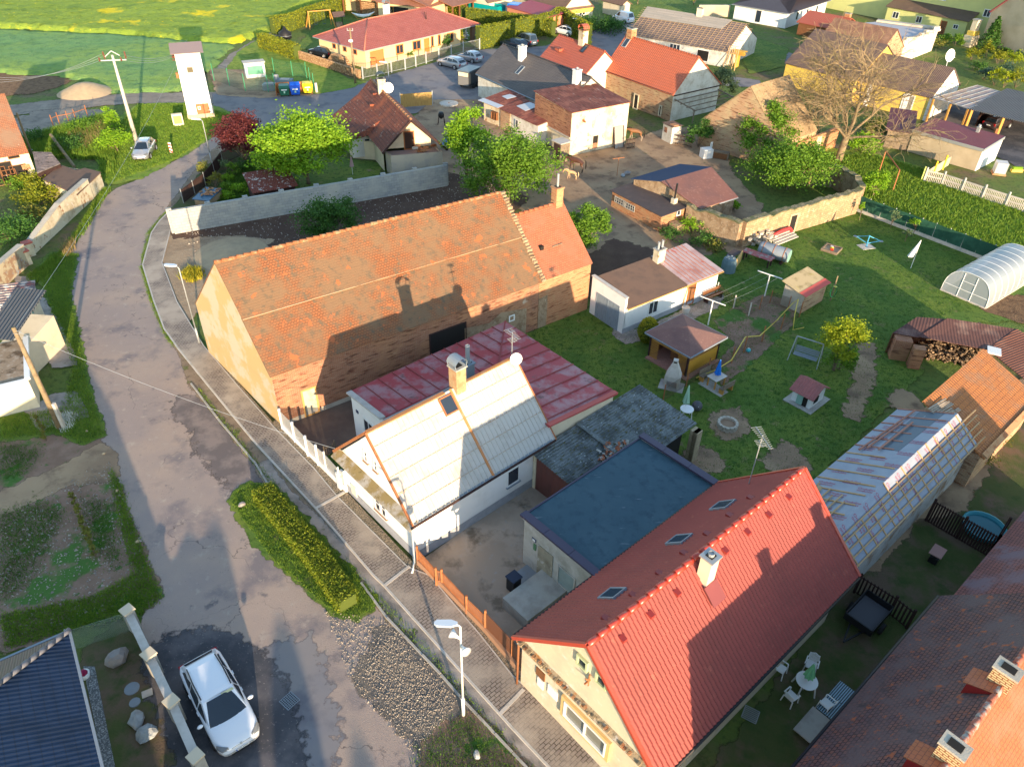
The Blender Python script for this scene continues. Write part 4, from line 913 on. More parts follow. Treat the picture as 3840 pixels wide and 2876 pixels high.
def village_house():
 c=lambda x,y:k(1200,280,.394,x,y)
 he=2.75; e0=G(c(595,745),he); e1=G(c(1180,655),3.2)
 b=B(V3((e0.x,e0.y,0)),V3((e1.x,e1.y,0)),he,world=True); Wg=b.L # u along the gable, v backwards
 ap=hitp(c(865,428),b.pt(0,0),b.v); ua,ha=b.loc(ap)[0],ap.z
 back=None
 for hh in [ha]: back=b.at(c(480,42),hh)
 D=back[1]; sh=(back[0]-ua)/D; at_=lambda px,h:(lambda q:(q[0]-sh*q[1],q[1]))(b.at(px,h))
 r=b.root('old_village_house','village house with steep lichened brown tile roof over an open terrace','house')
 m=MB(); u0,u1,vf=.55,Wg-.75,1.9
 P=lambda a,c_,h=0:b.pt(a+sh*c_,c_,h)
 def prism(m,pts,z0,z1,mi=0):
  m.hexa([P(a,c_,z0) for a,c_ in pts],[P(a,c_,z1) for a,c_ in pts],mi)
 m.face([P(u0,vf,2.4),P(u1,vf,2.4),P(u1,vf,3.2),P(ua,vf,ha-.3),P(u0,vf,2.95)]); m.face([P(u0,D,0),P(u0,vf,0),P(u0,vf,2.9),P(u0,D,2.9)]); m.face([P(u1,vf,0),P(u1,D,0),P(u1,D,3.1),P(u1,vf,3.1)]); m.face([P(u1,D-.05,0),P(u0,D-.05,0),P(u0,D-.05,2.9),P(ua,D-.05,ha-.2),P(u1,D-.05,3.1)])
 m.build('wall',M['cream'],r)
 m=MB(); t0=b.at(c(640,745),2.6); t1=b.at(c(1140,665),2.6)
 f0,f1=.75,Wg-.25
 prism(m,[(f0,-.15),(f1,-.15),(f1,vf),(f0,vf)],0,2.15)
 for a,b_,c_,d in ((f0,f1,-.15,.0),(f1-.15,f1,0,vf),(f0,f0+.15,0,.5)): prism(m,[(a,c_),(b_,c_),(b_,d),(a,d)],2.15,2.4)
 m.build('terrace',mk('terrace_render',(.46,.40,.31),.95,[((.36,.33,.29),.8,.45,.65)],(20,.4)),r)
 q=MB(); q.face([P(f0+.15,.0,2.165),P(f1-.15,.0,2.165),P(f1-.15,vf,2.165),P(f0+.15,vf,2.165)]); q.build('terrace_floor',mk('terrace_tiles',(.30,.24,.24),.7),r)
 bb=B(P(0,vf,0),P(Wg,vf,0),3,world=True); bb.W=5
 s,h=bb.hit('f',c(845,585)); op_(bb,r,'f',(s,3.1),1.1,1.9,'door',M['fb'],mk('brown_glass_door',(.06,.035,.03),.2),(0,0),.05,.1)
 m=MB()
 slf=(ha-he)/ua; slr=(ha-he)/(Wg-ua)
 vq=b.at(c(510,460),he+.2)[1]*.62
 slab(m,[P(-.05,-.1,he),P(ua,-.1,ha),P(ua,D,ha),P(ua*.45,D,he+(ha-he)*.45),P(-.05,vq+.6,he)],.1)
 w0=at_(c(262,632),2.1); w1=at_(c(100,402),2.1)
 slab(m,[P(-.04,vq,he+.05),P(ua*.45,vq-.01,he+(ha-he)*.45+.06),P(ua*.45,D,he+(ha-he)*.45+.06),P(w1[0],w1[1],2.1),P(w0[0],w0[1],2.1)],.1)
 slab(m,[P(ua,-.1,ha),P(Wg+.3,-.1,he-.2),P(Wg+.3,D,he-.2),P(ua,D,ha)],.1)
 rf=m.build('roof',M['tile_mossy'],r)
 q=MB(); n=20
 for i in range(n): q.tube([P(ua,-.1+(D+.1)*i/n,ha+.03),P(ua,-.1+(D+.1)*(i+1.05)/n,ha)],[.13,.11],6)
 sub(q,'ridge_tiles',mk('tan_ridge_tiles',(.30,.15,.08),.85),r,rf,True)
 q=MB(); q.beam(P(-.05,-.13,he-.05),P(ua,-.13,ha-.05),.06,.2); q.beam(P(ua,-.13,ha-.05),P(Wg+.3,-.13,he-.25),.06,.2)
 q.beam(P(0,-.05,he-.1),P(u0,vf,he+.1),.1); sub(q,'verge_boards',M['wd'],r,rf)
 cc=at_(c(672,140),ha); ch_(r,rf,P(ua+.05,cc[1],0),.8,.8,ha+1.1,ha-1,b.yaw,M['co'],cowl=M['black'])
 dish(r,P(ua+.6,cc[1]-.7,ha+.35),V3((.3,-1,.3)),.55,P(ua+.2,cc[1],ha+.4))
 for px in (c(497,285),c(530,245),c(565,200)):
  lo,hi=0,D
  g=at_(px,ha-1.2); aa=g[0]; hh=he+slf*aa; q=MB(); q.box(P(aa,g[1],hh),.55,.5,.22,b.yaw); sub(q,'roof_vent',M['tile_mossy'],r,rf)
 m=MB(); prism(m,[(w0[0]+.5,w0[1]+.5),(.6,vq+.15),(.6,D-.3),(w1[0]+.6,w1[1]-.2)],0,1.95); m.build('wing_wall',M['cream'],r)
 x0=at_(c(320,820),0); x1=at_(c(505,800),0); q=MB(); A,Bq=P(*x0,.3),P(*x1,.3); q.face([A,Bq,Bq+V3((0,0,2.6)),A+V3((0,0,2.1))]); q.face([Bq,A,A+V3((0,0,2.1)),Bq+V3((0,0,2.6))]); q.build('white_panel',M['white'],r)
 d=(Bq-A).normalized(); n=V3((d.y,-d.x,0)); q=MB(); q.box(A.lerp(Bq,.78)+V3((0,0,1.45))+n*.02,.45,.05,.4,math.atan2(d.y,d.x)); o=q.build('small_window',M['glass'],r)
 rnd=RR_(6)
 for i in range(9):
  u=f1-.5-rnd.random()*2.0; o=wt_('flower_box','trough planter in the pile of pots on the village house terrace','planter',P(u,.5+rnd.random()*.8,2.17),'planters on the terrace'); q=MB(); q.box(o.location+V3((0,0,rnd.choice((0,.2,.2,.42)))),.55,.25,.2,b.yaw+rnd.uniform(-.5,.5)); q.build('trough',rnd.choice([M['bo'],M['cp'],M['rust']]),o)
 s_=b.at(c(720,665),2.3); o=wt_('dark_barrel','dark brown barrel at the left end of the terrace','barrel',P(s_[0],max(.4,s_[1]),2.16)); q=MB(); q.lathe([(.24,0),(.29,.3),(.25,.62),(0,.62)],12,o.location); q.build('staves',M['wd'],o,True); q=MB(); q.lathe([(.28,.2),(.295,.22),(.29,.26)],12,o.location); q.build('hoop',M['rust'],o)
 s_=b.at(c(783,665),2.2); o=wt_('white_flower_pot','white flower pot with red blossom on the terrace floor','flower pot',P(s_[0],max(.4,s_[1]),2.16)); q=MB(); q.lathe([(.12,0),(.2,.38),(0,.36)],10,o.location); q.build('pot',M['pw'],o,True); q=MB(); q.lathe([(.02,.36),(.14,.45),(.1,.6),(0,.62)],7,o.location); q.build('flowers',mk('pink_blossom',(.5,.1,.15),.7),o)
 return b
VH=village_house()
def bungalow():
 b=B((1366,191),(1801,91),2.65,c3=(1177,137)); ov=.6
 bi=B(b.pt(ov,ov,0),b.pt(b.L-ov,ov,0),2.9,world=True); bi.W=b.W-2*ov; L,W=bi.L,bi.W
 r=bi.root('bungalow','peach bungalow with pinkish red hipped tile roof and orange garage door','house')
 U=L-3.4
 wl_(bi,r,M['peach'],0,U,0,W,2.75)
 he=2.65+ov*.42; hr=he+.42*W/2
 rf=hip_roof(bi,r,mk('pinkish_concrete_tile',(.36,.085,.065),.6,[((.30,.08,.06),.8,.45,.75)],None,brick=(.33,.36,.016,(.33,.08,.06),(.48,.24,.19),.02),saw=(.36,.05)),he,hr,ov,ridge=mk('salmon_hip_tiles',(.45,.15,.10),.7))
 for a in (.3,W*.5,W-.3): m=MB(); m.box(bi.pt(L-.3,a,0),.6,.6,2.75,bi.yaw); m.build('terrace_pillar',mk('brown_pillar',(.22,.13,.09),.9),r)
 f=lambda x,y:z(1,0,x,y)
 s,h=bi.hit('f',f(1045,500)); op_(bi,r,'f',(s,1.1),2.7,2.2,'garage_door',M['peach'],mk('orange_slatted_door',(.55,.19,.06),.6,saw=(.12,.01)),(0,0),.04,.05)
 for px,w_,h_ in ((f(1238,415),1.5,1.3),(f(1385,375),1.7,1.3),(f(1520,350),.6,1.5),(f(1580,335),.6,1.5),(f(1675,305),1.4,1.3)):
  s,h=bi.hit('f',px); op_(bi,r,'f',(s,1.55),w_,h_,'window',M['fwd'],M['glass'],(1 if w_>1 else 0,0),.05,.12,sill=M['fwd'])
 s,h=bi.hit('f',f(1473,380)); op_(bi,r,'f',(s,1.1),1.1,2.15,'door',M['fwd'],mk('orange_wood_leaf',(.5,.2,.05),.5),(0,0),.05,.14)
 for px in (f(675,395),f(765,410),f(855,445)):
  s,h=bi.hit('l',px); op_(bi,r,'l',(s,1.9),.8,.7,'window',M['fb'],M['glass'],(0,0),.05,.1)
 q=MB(); c=bi.at(f(1148,90),hr+.6); c=(c[0],W/2+.6); ch_(r,rf,bi.pt(c[0],c[1],0),.8,.6,hr+1.3,hr-.8,bi.yaw,M['white'],cowl=M['zinc'])
 u,v_,h=osl_(bi,f(1467,170),lambda v:he+v*.42); q=MB(); q.beam(bi.pt(u,v_,h),bi.pt(u-.25,v_,h+1.1),.07); q.beam(bi.pt(u+.1,v_,h),bi.pt(u+.1,v_,h+1.1),.07); sub(q,'vent_pipes',M['wd'],r,rf)
 return bi
BUN=bungalow()
def outbuilding():
 f=lambda x,y:k(1260,0,.226,x,y)
 b=B(f(690,15),f(1530,112),2.9); b.W=7
 r=b.root('garage_wing','long garage and firewood outbuilding with tan tiled roof behind the bungalow','building'); L=b.L
 wl_(b,r,M['peach'],h=2.8,gable=(3.5,4.3)); rf,_,_=gbr_(b,r,mk('tan_tile',(.33,.13,.07),.7,[((.28,.12,.07),.8,.45,.7)],None,brick=(.33,.36,.016,(.30,.11,.06),(.36,.2,.14),.02),saw=(.36,.04)),3.5,4.4,.4,.2,.1)
 s,h=b.hit('f',f(1055,150)); op_(b,r,'f',(s,1.15),3.6,2.3,'garage_opening',M['peach'],M['dh'],(0,0),.04,.05)
 s,h=b.hit('f',f(1268,145)); op_(b,r,'f',(s,1.5),.9,1.0,'window',M['fw'],M['glass'],(1,0),.04,.1)
 s,h=b.hit('f',f(885,130)); op_(b,r,'f',(s,1.3),1.6,2.0,'window',M['wo'],M['glass'],(0,0),.04,.1)
 b2=B(b.pt(-11.5,.3,0),b.pt(-.1,.3,0),2.9,world=True); b2.W=6
 r2=b2.root('firewood_shelter','open fronted timber shelter with stacked firewood beside the garage wing','shed')
 wl_(b2,r2,M['peach'],0,b2.L,2.5,6,2.7); shr_(b2,r2,MATS['tan_tile'],2.95,4.2,.3,.2,.1)
 for i in range(4):
  q=MB(); q.box(b2.pt(.3+i*(b2.L-.6)/3,.2,0),.22,.22,2.8,b2.yaw); q.build('post',M['wb'],r2)
 stack=MB(); rnd=RR_(4)
 for i in range(24):
  for j in range(7): stack.box(b2.pt(b2.L*.5+i*.2,1.9,.1+j*.28),.17,.9,.22,b2.yaw+rnd.uniform(-.05,.05))
 o=stack.build('firewood_stack',M['firewood'],None,org=b2.pt(b2.L*.6,1.9,0)); tag(o,'neat stack of split logs inside the timber shelter','firewood')
 c=B(f(1530,118),f(1800,45),2.9); c.W=6; r3=c.root('garden_lounge','low peach wing with tan roof joined at right angles to the garage wing','building'); wl_(c,r3,M['peach'],h=2.8); shr_(c,r3,MATS['tan_tile'],2.95,4.2,.35,.1,.1)
 d=B(f(1935,108),f(2300,20),2.7); d.W=6; r4=d.root('open_carport','open carport with tan tiled roof beyond the tall clipped hedge','carport'); shr_(d,r4,MATS['tan_tile'],2.75,3.9,.3,.3,.1)
 for i in range(4):
  q=MB(); q.box(d.pt(.2+i*(d.L-.4)/3,.2,0),.2,.2,2.7,d.yaw); q.build('post',M['wb'],r4)
 m=MB(); m.box(d.pt(d.L/2,5.9,0),d.L,.15,2.6,d.yaw); m.build('back_wall',M['wd'],r4)
outbuilding()
def tower():
 t0,t1=z(0,0,1487,462),z(0,0,1735,437); g0,g1=z(0,0,1628,1035),z(0,0,1852,1015)
 a,c=G(g0),G(g1); b=B(a,c,8.3,world=True); he=HV(t0,g0); L=b.L; Wd=3.0; b.W=Wd; b.he=he
 r=b.root('transformer_tower','tall white transformer tower with shallow grey roof on the village green','tower')
 m=MB(); i=.12; lo=[b.pt(.05,0,.5),b.pt(L-.05,0,.5),b.pt(L-.05,Wd,.5),b.pt(.05,Wd,.5)]; hi=[b.pt(i,.05,he),b.pt(L-i,.05,he),b.pt(L-i,Wd-.1,he),b.pt(i,Wd-.1,he)]; m.hexa(lo,hi); m.build('wall',M['white'],r)
 m=MB(); m.hexa([b.pt(-.05,-.08,0),b.pt(L+.05,-.08,0),b.pt(L+.05,Wd+.08,0),b.pt(-.05,Wd+.08,0)],[b.pt(-.05,-.08,.55),b.pt(L+.05,-.08,.55),b.pt(L+.05,Wd+.08,.55),b.pt(-.05,Wd+.08,.55)]); m.build('plinth',M['beige'],r)
 m=MB(); o=.3; slab(m,[b.pt(-o,-o,he),b.pt(L+o,-o,he),b.pt(L+o,Wd/2,he+.75),b.pt(-o,Wd/2,he+.75)],.1); slab(m,[b.pt(L+o,Wd+o,he),b.pt(-o,Wd+o,he),b.pt(-o,Wd/2,he+.752),b.pt(L+o,Wd/2,he+.752)],.1)
 m.face([b.pt(i,.05,he),b.pt(i,Wd-.1,he),b.pt(i,Wd/2,he+.6)]); m.face([b.pt(L-i,.05,he),b.pt(L-i,Wd-.1,he),b.pt(L-i,Wd/2,he+.6)]); m.build('roof',mk('grey_purple_felt',(.20,.16,.17),.9),r)
 s,h=b.hit('f',z(0,0,1755,960)); op_(b,r,'f',(s,h+.08),1.45,1.55,'door',M['rust'],mk('rust_brown_leaf',(.42,.14,.06),.7),(1,0),.06,.06)
 q=MB(); q.box(b.pt(s-.38,-.1,h+.2),.32,.02,.4,b.yaw); o=q.build('warning_sign',mk('white_sign',(.8,.75,.6),.5),r); q=MB(); q.box(b.pt(s-.38,-.115,h+.3),.18,.015,.2,b.yaw); sub(q,'sign_panel',mk('orange_sign',(.7,.3,.03),.5),r,o)
 s,h=b.hit('f',z(0,0,1640,605)); op_(b,r,'f',(s,h),.75,.7,'window',M['concrete'],mk('olive_louvre',(.12,.1,.06),.8),(0,0),.04,.08)
 q=MB()
 for j,hh in enumerate((he-.45,he-.8)):
  for dv in (.3,1.3,2.3): q.tube([b.pt(i,dv,hh),b.pt(-.25,dv,hh)],.06,6)
 q.build('insulators',mk('brown_ceramic',(.16,.05,.03),.3),r)
 q=MB(); q.box(b.pt(-.12,.6,he*.62),.25,.35,.6,b.yaw); q.build('side_bracket',M['rust'],r)
 return b
TW=tower()
# ---- top row
def lath_building():
 he=HV((2726,198),z(2,0,1855,600)); b=B((2355,126),(2728,193),he); hr,vr=b.ridge((2396,26),R_(27)); b.W=2*vr; L=b.L
 r=b.root('house_being_reroofed','white farmhouse whose roof is stripped to bare tiling laths over dark underlay','house')
 wl_(b,r,M['wo2'],h=he-.1,gable=(vr,hr-.3)); sf=(hr-he)/vr
 m=MB(); slab(m,[b.pt(0,-.2,he-.1),b.pt(L,-.2,he-.1),b.pt(L,vr,hr-.05),b.pt(0,vr,hr-.05)],.05); slab(m,[b.pt(L,b.W,he),b.pt(0,b.W,he),b.pt(0,vr,hr-.05),b.pt(L,vr,hr-.05)],.05); rf=m.build('roof',mk('dark_underlay',(.14,.115,.115),.9,[((.2,.15,.15),.5,.5,.7)]),r)
 q=MB(); n=22
 for i in range(n+1): q.beam(b.pt(L*i/n,-.35,he-.35*sf+.02),b.pt(L*i/n,vr,hr+.02),.07,.05)
 for j in range(15):
  v_=-.2+j*(vr+.1)/14; q.beam(b.pt(-.6,v_,he+v_*sf+.08),b.pt(L+(.5 if j%3 else 1.4),v_,he+v_*sf+.08),.06,.05)
 sub(q,'tiling_laths',mk('tan_lath',(.36,.25,.16),.85),r,rf)  # laths in one even tan timber colour
 q=MB(); slab(q,[b.pt(0,vr*.62,he+vr*.62*sf+.14),b.pt(L*.82,vr*.66,he+vr*.66*sf+.14),b.pt(L*.86,vr+.1,hr+.2),b.pt(-.1,vr+.1,hr+.2)],.05); sub(q,'grey_boarding',mk('grey_board_deck',(.34,.30,.26),.9,[((.27,.25,.22),.6,.45,.65,(.3,3))],None,brick=(3,.5,.02,(.30,.27,.23),(.2,.17,.14))),r,rf)
 c=b.at(z(2,0,1628,140),hr); ch_(r,rf,b.pt(c[0],vr,0),.9,.7,hr+1.1,hr-.5,b.yaw,M['cream'])
 for px,w_,h_ in ((z(2,0,1405,412),1.8,1.0),(z(2,0,1645,482),2.0,1.6)):
  s,h=b.hit('f',px); op_(b,r,'f',(s,h),w_,h_,'window',M['fw'],M['glass'] if w_<1.9 else M['dh'],(2 if w_<1.9 else 0,0),.04,.08)
 g_=wt_('leaning_boards','bundle of long pale boards leaning at the corner of the stripped house','planks',b.pt(L+.5,0,0)); rnd=RR_(1)
 for i in range(6):
  q=MB(); x=b.pt(L+.1+i*.35,-.9+rnd.uniform(-.3,.3),0); q.beam(x,b.pt(L+.1+i*.3,.3,2.9+rnd.uniform(-.4,.2)),.12,.05); q.build('board',M['wood_new'],g_)
 for i in range(12):
  pass
 q=MB();
 for j in range(6):
  for kx in range(5): q.beam(b.pt(L+.4,1+kx*.22,he-.5+j*.1),b.pt(L+1.9+rnd.random()*.5,1+kx*.22,he-.5+j*.1),.18,.06)
 q.box(b.pt(L+1.2,1.5,0),.3,1.0,he-.5,b.yaw); o=q.build('board_stack',mk('yellow_formwork',(.55,.32,.06),.8),None,org=b.pt(L+1,1,0)); tag(o,'stack of yellow formwork boards propped beside the stripped roof','planks')
lath_building()
def top_row():
 he=HV((2956,46),(2947,109)); b=B((2759,13),(2956,46),he); q=b.loc(G((3115,0),he)); b.W=max(9,q[1]); b.L=b.L
 r=b.root('white_hipped_house','modern white house with dark hipped roof at the top of the picture','house'); wl_(b,r,M['white'],h=he-.05)
 hip_roof(b,r,mk('dark_hip_tile',(.07,.055,.06),.6,saw=(.36,.04,.4)),he,he+2.2,.5)
 s,h=b.hit('f',z(2,0,2125,140)); op_(b,r,'f',(s,1.2),1.3,2.2,'window',M['fw'],M['glass'],(0,0),.04,.15)
 for a in (.25,.5,.75): op_(b,r,'r',(b.W*a,1.5),1.0,1.4,'window',M['fw'],M['glass'],(0,0),.04,.1)
 b,r,rf=simple('garden_shelter','small garden shelter with ragged red tiled roof and brick chimney',(2993,83),(3141,113),2.0,M['wb'],M['tile_redfar'],W=7,pitch=22,cat='shed'); ch_(r,rf,b.pt(b.L*.9,b.W*.55,0),.9,.7,3.9,1,b.yaw,M['bo'])
 b=B((3332,22),(3632,78),2.9); b.W=max(2.5,b.at((3649,54),3.5)[1]);
 r=b.root('pale_green_house','tall pale green yellow house with brown roofed front wing, top right','house'); wl_(b,r,M['lime_wall'],h=2.8,hb=3.5)
 shr_(b,r,M['tile_brown'],2.95,3.9,.4,.3,.1)
 for px,w_,h_ in ((z(3,0,1110,105),1.2,1.1),(z(3,0,1308,155),1.1,1.1),(z(3,0,1632,198),.9,.7)):
  s,h=b.hit('f',px); op_(b,r,'f',(s,1.6),w_,h_,'window',M['fw'],M['glass'],(1,0),.04,.08)
 s,h=b.hit('f',z(3,0,1520,200)); op_(b,r,'f',(s,1.1),1.1,2.1,'door',M['fb'],M['wb'],(0,0),.05,.1)
 m=MB(); P=b.pt; W=b.W; L=b.L
 m.hexa([P(-14,W+.01,0),P(L+6,W+.01,0),P(L+6,W+9,0),P(-14,W+9,0)],[P(-14,W+.01,7.6),P(L+6,W+.01,7.6),P(L+6,W+9,7.6),P(-14,W+9,7.6)]); m.build('main_wall',M['lime_wall'],r)
 m=MB(); slab(m,[P(-14.4,W-.4,7.5),P(L+6.4,W-.4,7.5),P(L+6.4,W+4.5,10.5),P(-14.4,W+4.5,10.5)],.1); slab(m,[P(L+6.4,W+9.4,7.5),P(-14.4,W+9.4,7.5),P(-14.4,W+4.5,10.5),P(L+6.4,W+4.5,10.5)],.1); m.build('main_roof',M['sheet_maroon'],r)
 b5=B(P(0,W,0),P(L,W,0),3,world=True); b5.W=9
 for a,hh in ((L*.55,5.3),(L+1.5,4.0)): op_(b5,r,'f',(a,hh),1.2,1.2,'window',M['fw'],M['glass'],(1,0),.05,.1)
 g0=G((3671,174)); g1=G((3900,240)); h0=HV((3701,39),(3671,174)); b=B(g0,g1,h0,world=True); b.L=11; b.W=14
 r=b.root('beige_gable_house','high beige rendered gable wall with red roof edge at the right of the picture','house'); m=MB(); ap=h0+5.2
 m.face([b.pt(0,0,0),b.pt(11,0,0),b.pt(11,0,h0),b.pt(5.5,0,ap),b.pt(0,0,h0)]); m.face([b.pt(0,14,0),b.pt(0,0,0),b.pt(0,0,h0),b.pt(0,14,h0)]); m.face([b.pt(11,0,0),b.pt(11,14,0),b.pt(11,14,h0),b.pt(11,0,h0)]); m.build('wall',M['beige'],r)
 m=MB(); slab(m,[b.pt(-.3,-.2,h0-.2),b.pt(-.3,14,h0-.2),b.pt(5.5,14,ap+.15),b.pt(5.5,-.2,ap+.15)],.15); slab(m,[b.pt(11.3,-.2,h0-.2),b.pt(11.3,14,h0-.2),b.pt(5.5,14,ap+.152),b.pt(5.5,-.2,ap+.152)],.15); m.build('roof',M['sheet_maroon'],r)
 c=G(z(3,0,1730,400)); o=wt_('garden_fireplace','tall stepped cream brick fireplace stack beside the beige gable','fireplace',c); m=MB(); m.box(c,1.9,1.5,1.7,.5); m.box(c+V3((0,0,1.7)),1.5,1.2,.7,.5,1); m.build('hearth',[M['cream'],M['yellow_wall']],o); m=MB(); m.box(c+V3((0,0,2.4)),1.0,.9,1.6,.5); m.build('stack',M['cream'],o); m=MB(); m.box(c+V3((0,0,4.0)),1.2,1.1,.15,.5); m.build('cap',M['concrete'],o)
 b=B((1902,25),(2049,66),2.7); b.W=b.at((1968,2),2.9)[1]; r=b.root('salmon_annex','salmon rendered lean-to annex with flat maroon sheet roof','building'); wl_(b,r,M['salmon_wall'],h=2.6); shr_(b,r,M['sheet_maroon'],2.7,3.1,.2,.2,.08)
 s,h=b.hit('f',z(2,0,150,175)); op_(b,r,'f',(s,1.5),.9,1.1,'window',M['fw'],M['glass'],(0,0),.05,.12)
 s,h=b.hit('f',z(2,0,290,185)); op_(b,r,'f',(s,1.1),1.3,2.0,'door',M['fw'],M['fw'],(0,0),.05,.1)
 he=HV((2111,39),(2115,91)); b=B((2111,37),(1992,0),he,flip=True); b.flip=True; b.W=b.loc(G((2220,22),he))[1]
 r=b.root('yellow_gable_house','old yellow and cream gabled house with grey brown roof, seen end on','house'); vr=b.W/2; hr=he+vr*.9; b.L=16
 wl_(b,r,M['cream'],h=he-.05,gable=(vr,hr-.2),u1=16); gbr_(b,r,M['bitumen_brown'],vr,hr,.3,.2,.1,u1=16)
 m=MB(); m.box(b.pt(-.05,vr,he-.9),.1,b.W,.9,b.yaw); m.build('yellow_band',M['yellow_wall'],r)
 m=MB(); slab(m,[b.pt(-.4,0,he-.1),b.pt(-.4,b.W,he-.1),b.pt(.05,b.W,he+.2),b.pt(.05,0,he+.2)],.1); m.build('pent_ledge',M['bitumen_brown'],r)
 def face(px): p=hitp(px,b.pt(0,0),b.u); return b.loc(p)[1],p.z
 for px in (z(2,0,520,150),z(2,0,603,138)): s,h=face(px); op_(b,r,'l',(s,1.6),1.5,1.5,'window',M['fw'],M['glass'],(1,0),.08,.14)
 b,r,rf=simple('distant_cream_house','distant low cream house cut off by the top edge, above the blue lorry',(1835,10),(1925,-8),2.6,M['cream'],M['bitumen_brown'],W=8,pitch=35)
 op_(b,r,'f',(2.2,1.2),1.0,1.9,'door',M['wd'],M['dh'],(0,0),.04,.08)
 b,r,rf=simple('bin_porch','small cream gate house with dark bins at the top edge',(2259,2),(2330,20),2.2,M['cream'],M['bitumen_brown'],W=2.5,pitch=30,cat='building')
 wl=wr_('garden_wall','low beige garden wall running behind the stripped roof',[G(z(2,0,1600,150)),G(z(2,0,1868,150))],2.0,.25,M['beige'],M['concrete'])
top_row()
def right_row():
 he=3.0; b=B((3197,291),(3495,361),he); hr,vr=b.ridge((3592,258),R_(33)); b.W=2*vr
 r=b.root('yellow_farm_wing','long bright yellow farm wing with brown corrugated tile roof behind the bare tree','building')
 wl_(b,r,M['yellow_wall'],h=he-.1,gable=(vr,hr-.15)); m=MB(); m.face([b.pt(b.L+.01,.05,0),b.pt(b.L+.01,b.W-.05,0),b.pt(b.L+.01,b.W-.05,he),b.pt(b.L+.01,vr,hr-.1),b.pt(b.L+.01,.05,he)]); m.build('gable_wall',M['white'],r)
 rf,sf,sb=gbr_(b,r,M['tile_brown'],vr,hr,.25,.15,.1)
 for px in (z(3,0,890,740),z(3,0,1190,880),z(3,0,1400,900)): s,h=b.hit('f',px); q=MB(); q.box(b.pt(s,-.03,0),.55,.08,he-.1,b.yaw); q.build('white_pilaster',M['white'],r)
 s,h=b.hit('f',z(3,0,1215,850)); op_(b,r,'f',(s,1.3),1.5,2.5,'door',M['white'],mk('grey_gate',(.25,.23,.2),.9),(0,0),.06,.15)
 dish(r,b.pt(b.L-1,vr+.3,hr+1.2),V3((.4,-1,.2)),.75,b.pt(b.L-.9,vr,hr-.2))
 b2=B((2950,232),(3210,300),he); b2.W=11; r2=b2.root('yellow_farm_house','brown roofed farm house with yellow wall, left of the bare tree','house'); wl_(b2,r2,M['yellow_wall'],h=he-.1,gable=(5.5,6.4)); gbr_(b2,r2,M['tile_brown'],5.5,6.6,.25,.15,.1)
 b3=B((3060,165),(3290,212),3.2); b3.W=9; r3=b3.root('tan_roof_barn','barn with worn tan roof behind the yellow farm','barn'); wl_(b3,r3,M['bp'],h=3.1,gable=(4.5,6.0)); gbr_(b3,r3,mk('worn_tan_tile',(.25,.13,.085),.85,[((.32,.18,.11),.8,.45,.7)],None,brick=(.3,.34,.016,(.22,.11,.07),(.12,.07,.05)),saw=(.34,.04)),4.5,6.2,.2,.1,.1)
 hh=3.2; P=[G(p,hh) for p in (z(3,0,930,330),z(3,0,1090,400),z(3,0,1470,260),z(3,0,940,190),z(3,0,640,215))]
 r4=wt_('white_flat_roof_building','ruined flat building with whitish sheet roof and crumbling white stone parapet','building',V3((P[0].x,P[0].y,0))); m=MB(); slab(m,P,.1); m.build('roof',mk('whitish_sheet_roof',(.4,.4,.43),.8,[((.42,.42,.46),.8,.5,.7)]),r4)
 m=MB();
 for i in range(5):
  a,c=P[i],P[(i+1)%5]; m.face([V3((a.x,a.y,0)),V3((c.x,c.y,0)),c-V3((0,0,.11)),a-V3((0,0,.11))])
 m.build('wall',M['wo2'],r4)
 q=MB(); rnd=RR_(9); a,c=P[1],P[2]
 for i in range(26): t=(i+rnd.random()*.5)/26; q.box(a.lerp(c,t)+V3((0,0,-.1)),.8,.6,.3+rnd.random()*.5,rnd.random())
 q.build('stone_parapet',mk('whitish_rubble',(.6,.52,.42),.95,[((.3,.25,.2),1.5,.5,.6)],(5,1,.1)),r4)
 q=MB(); q.beam(P[3]+V3((0,0,.2)),P[2]+V3((0,0,.2)),1.2,.3); q.build('back_parapet',M['rc'],r4)
 b=B((3636,409),(3930,482),2.9); b.W=b.at((3701,322),3.3)[1]; r=b.root('tiled_carport','carport with dark grey pantile roof on thick orange timber posts','carport')
 rf=shr_(b,r,mk('slate_grey_pantile',(.085,.095,.11),.8,[((.075,.085,.1),.8,.45,.7)],None,saw=(.36,.05),wave=(.24,.05)),2.95,3.5,.1,.1,.1)
 for px,bs in ((z(3,0,1740,960),z(3,0,1690,1080)),(z(3,0,2010,1030),z(3,0,1880,1345))):
  g_=G(bs);
  q=MB(); tp=b.at(px,2.8); q.beam(b.pt(tp[0],max(tp[1],.1),2.85),b.pt(tp[0],max(tp[1],.1),0),.28); q.build('post',M['wo'],r)
 m=MB(); m.box(b.pt(b.L/2,b.W,0),b.L,.15,3.1,b.yaw); m.box(b.pt(0,b.W*.7,0),.15,b.W*.6,2.9,b.yaw); m.build('back_wall',M['wd'],r)
 g_=G(z(3,0,1880,1350)); q=MB(); tp=G(z(3,0,1975,1105),2.3)
 o=wt_('timber_mast','thick stained timber mast standing at the corner of the maroon garage','post',g_); q.beam(g_,V3((g_.x,g_.y,HV(z(3,0,1975,1110),z(3,0,1880,1350)))),.3); q.build('mast',M['wb'],o)
 c=B((3501,369),(3630,408),2.9); c.W=c.at((3576,300),3.2)[1]; r=c.root('glazed_porch','porch with clear panelled roof beside the dark carport','porch'); m=MB(); slab(m,[c.pt(0,0,2.9),c.pt(c.L,0,2.9),c.pt(c.L,c.W,3.3),c.pt(0,c.W,3.3)],.04); rf=m.build('roof',mk('milky_panel',(.28,.20,.17),.6,[((.35,.28,.26),1,.4,.6)]),r)
 q=MB()
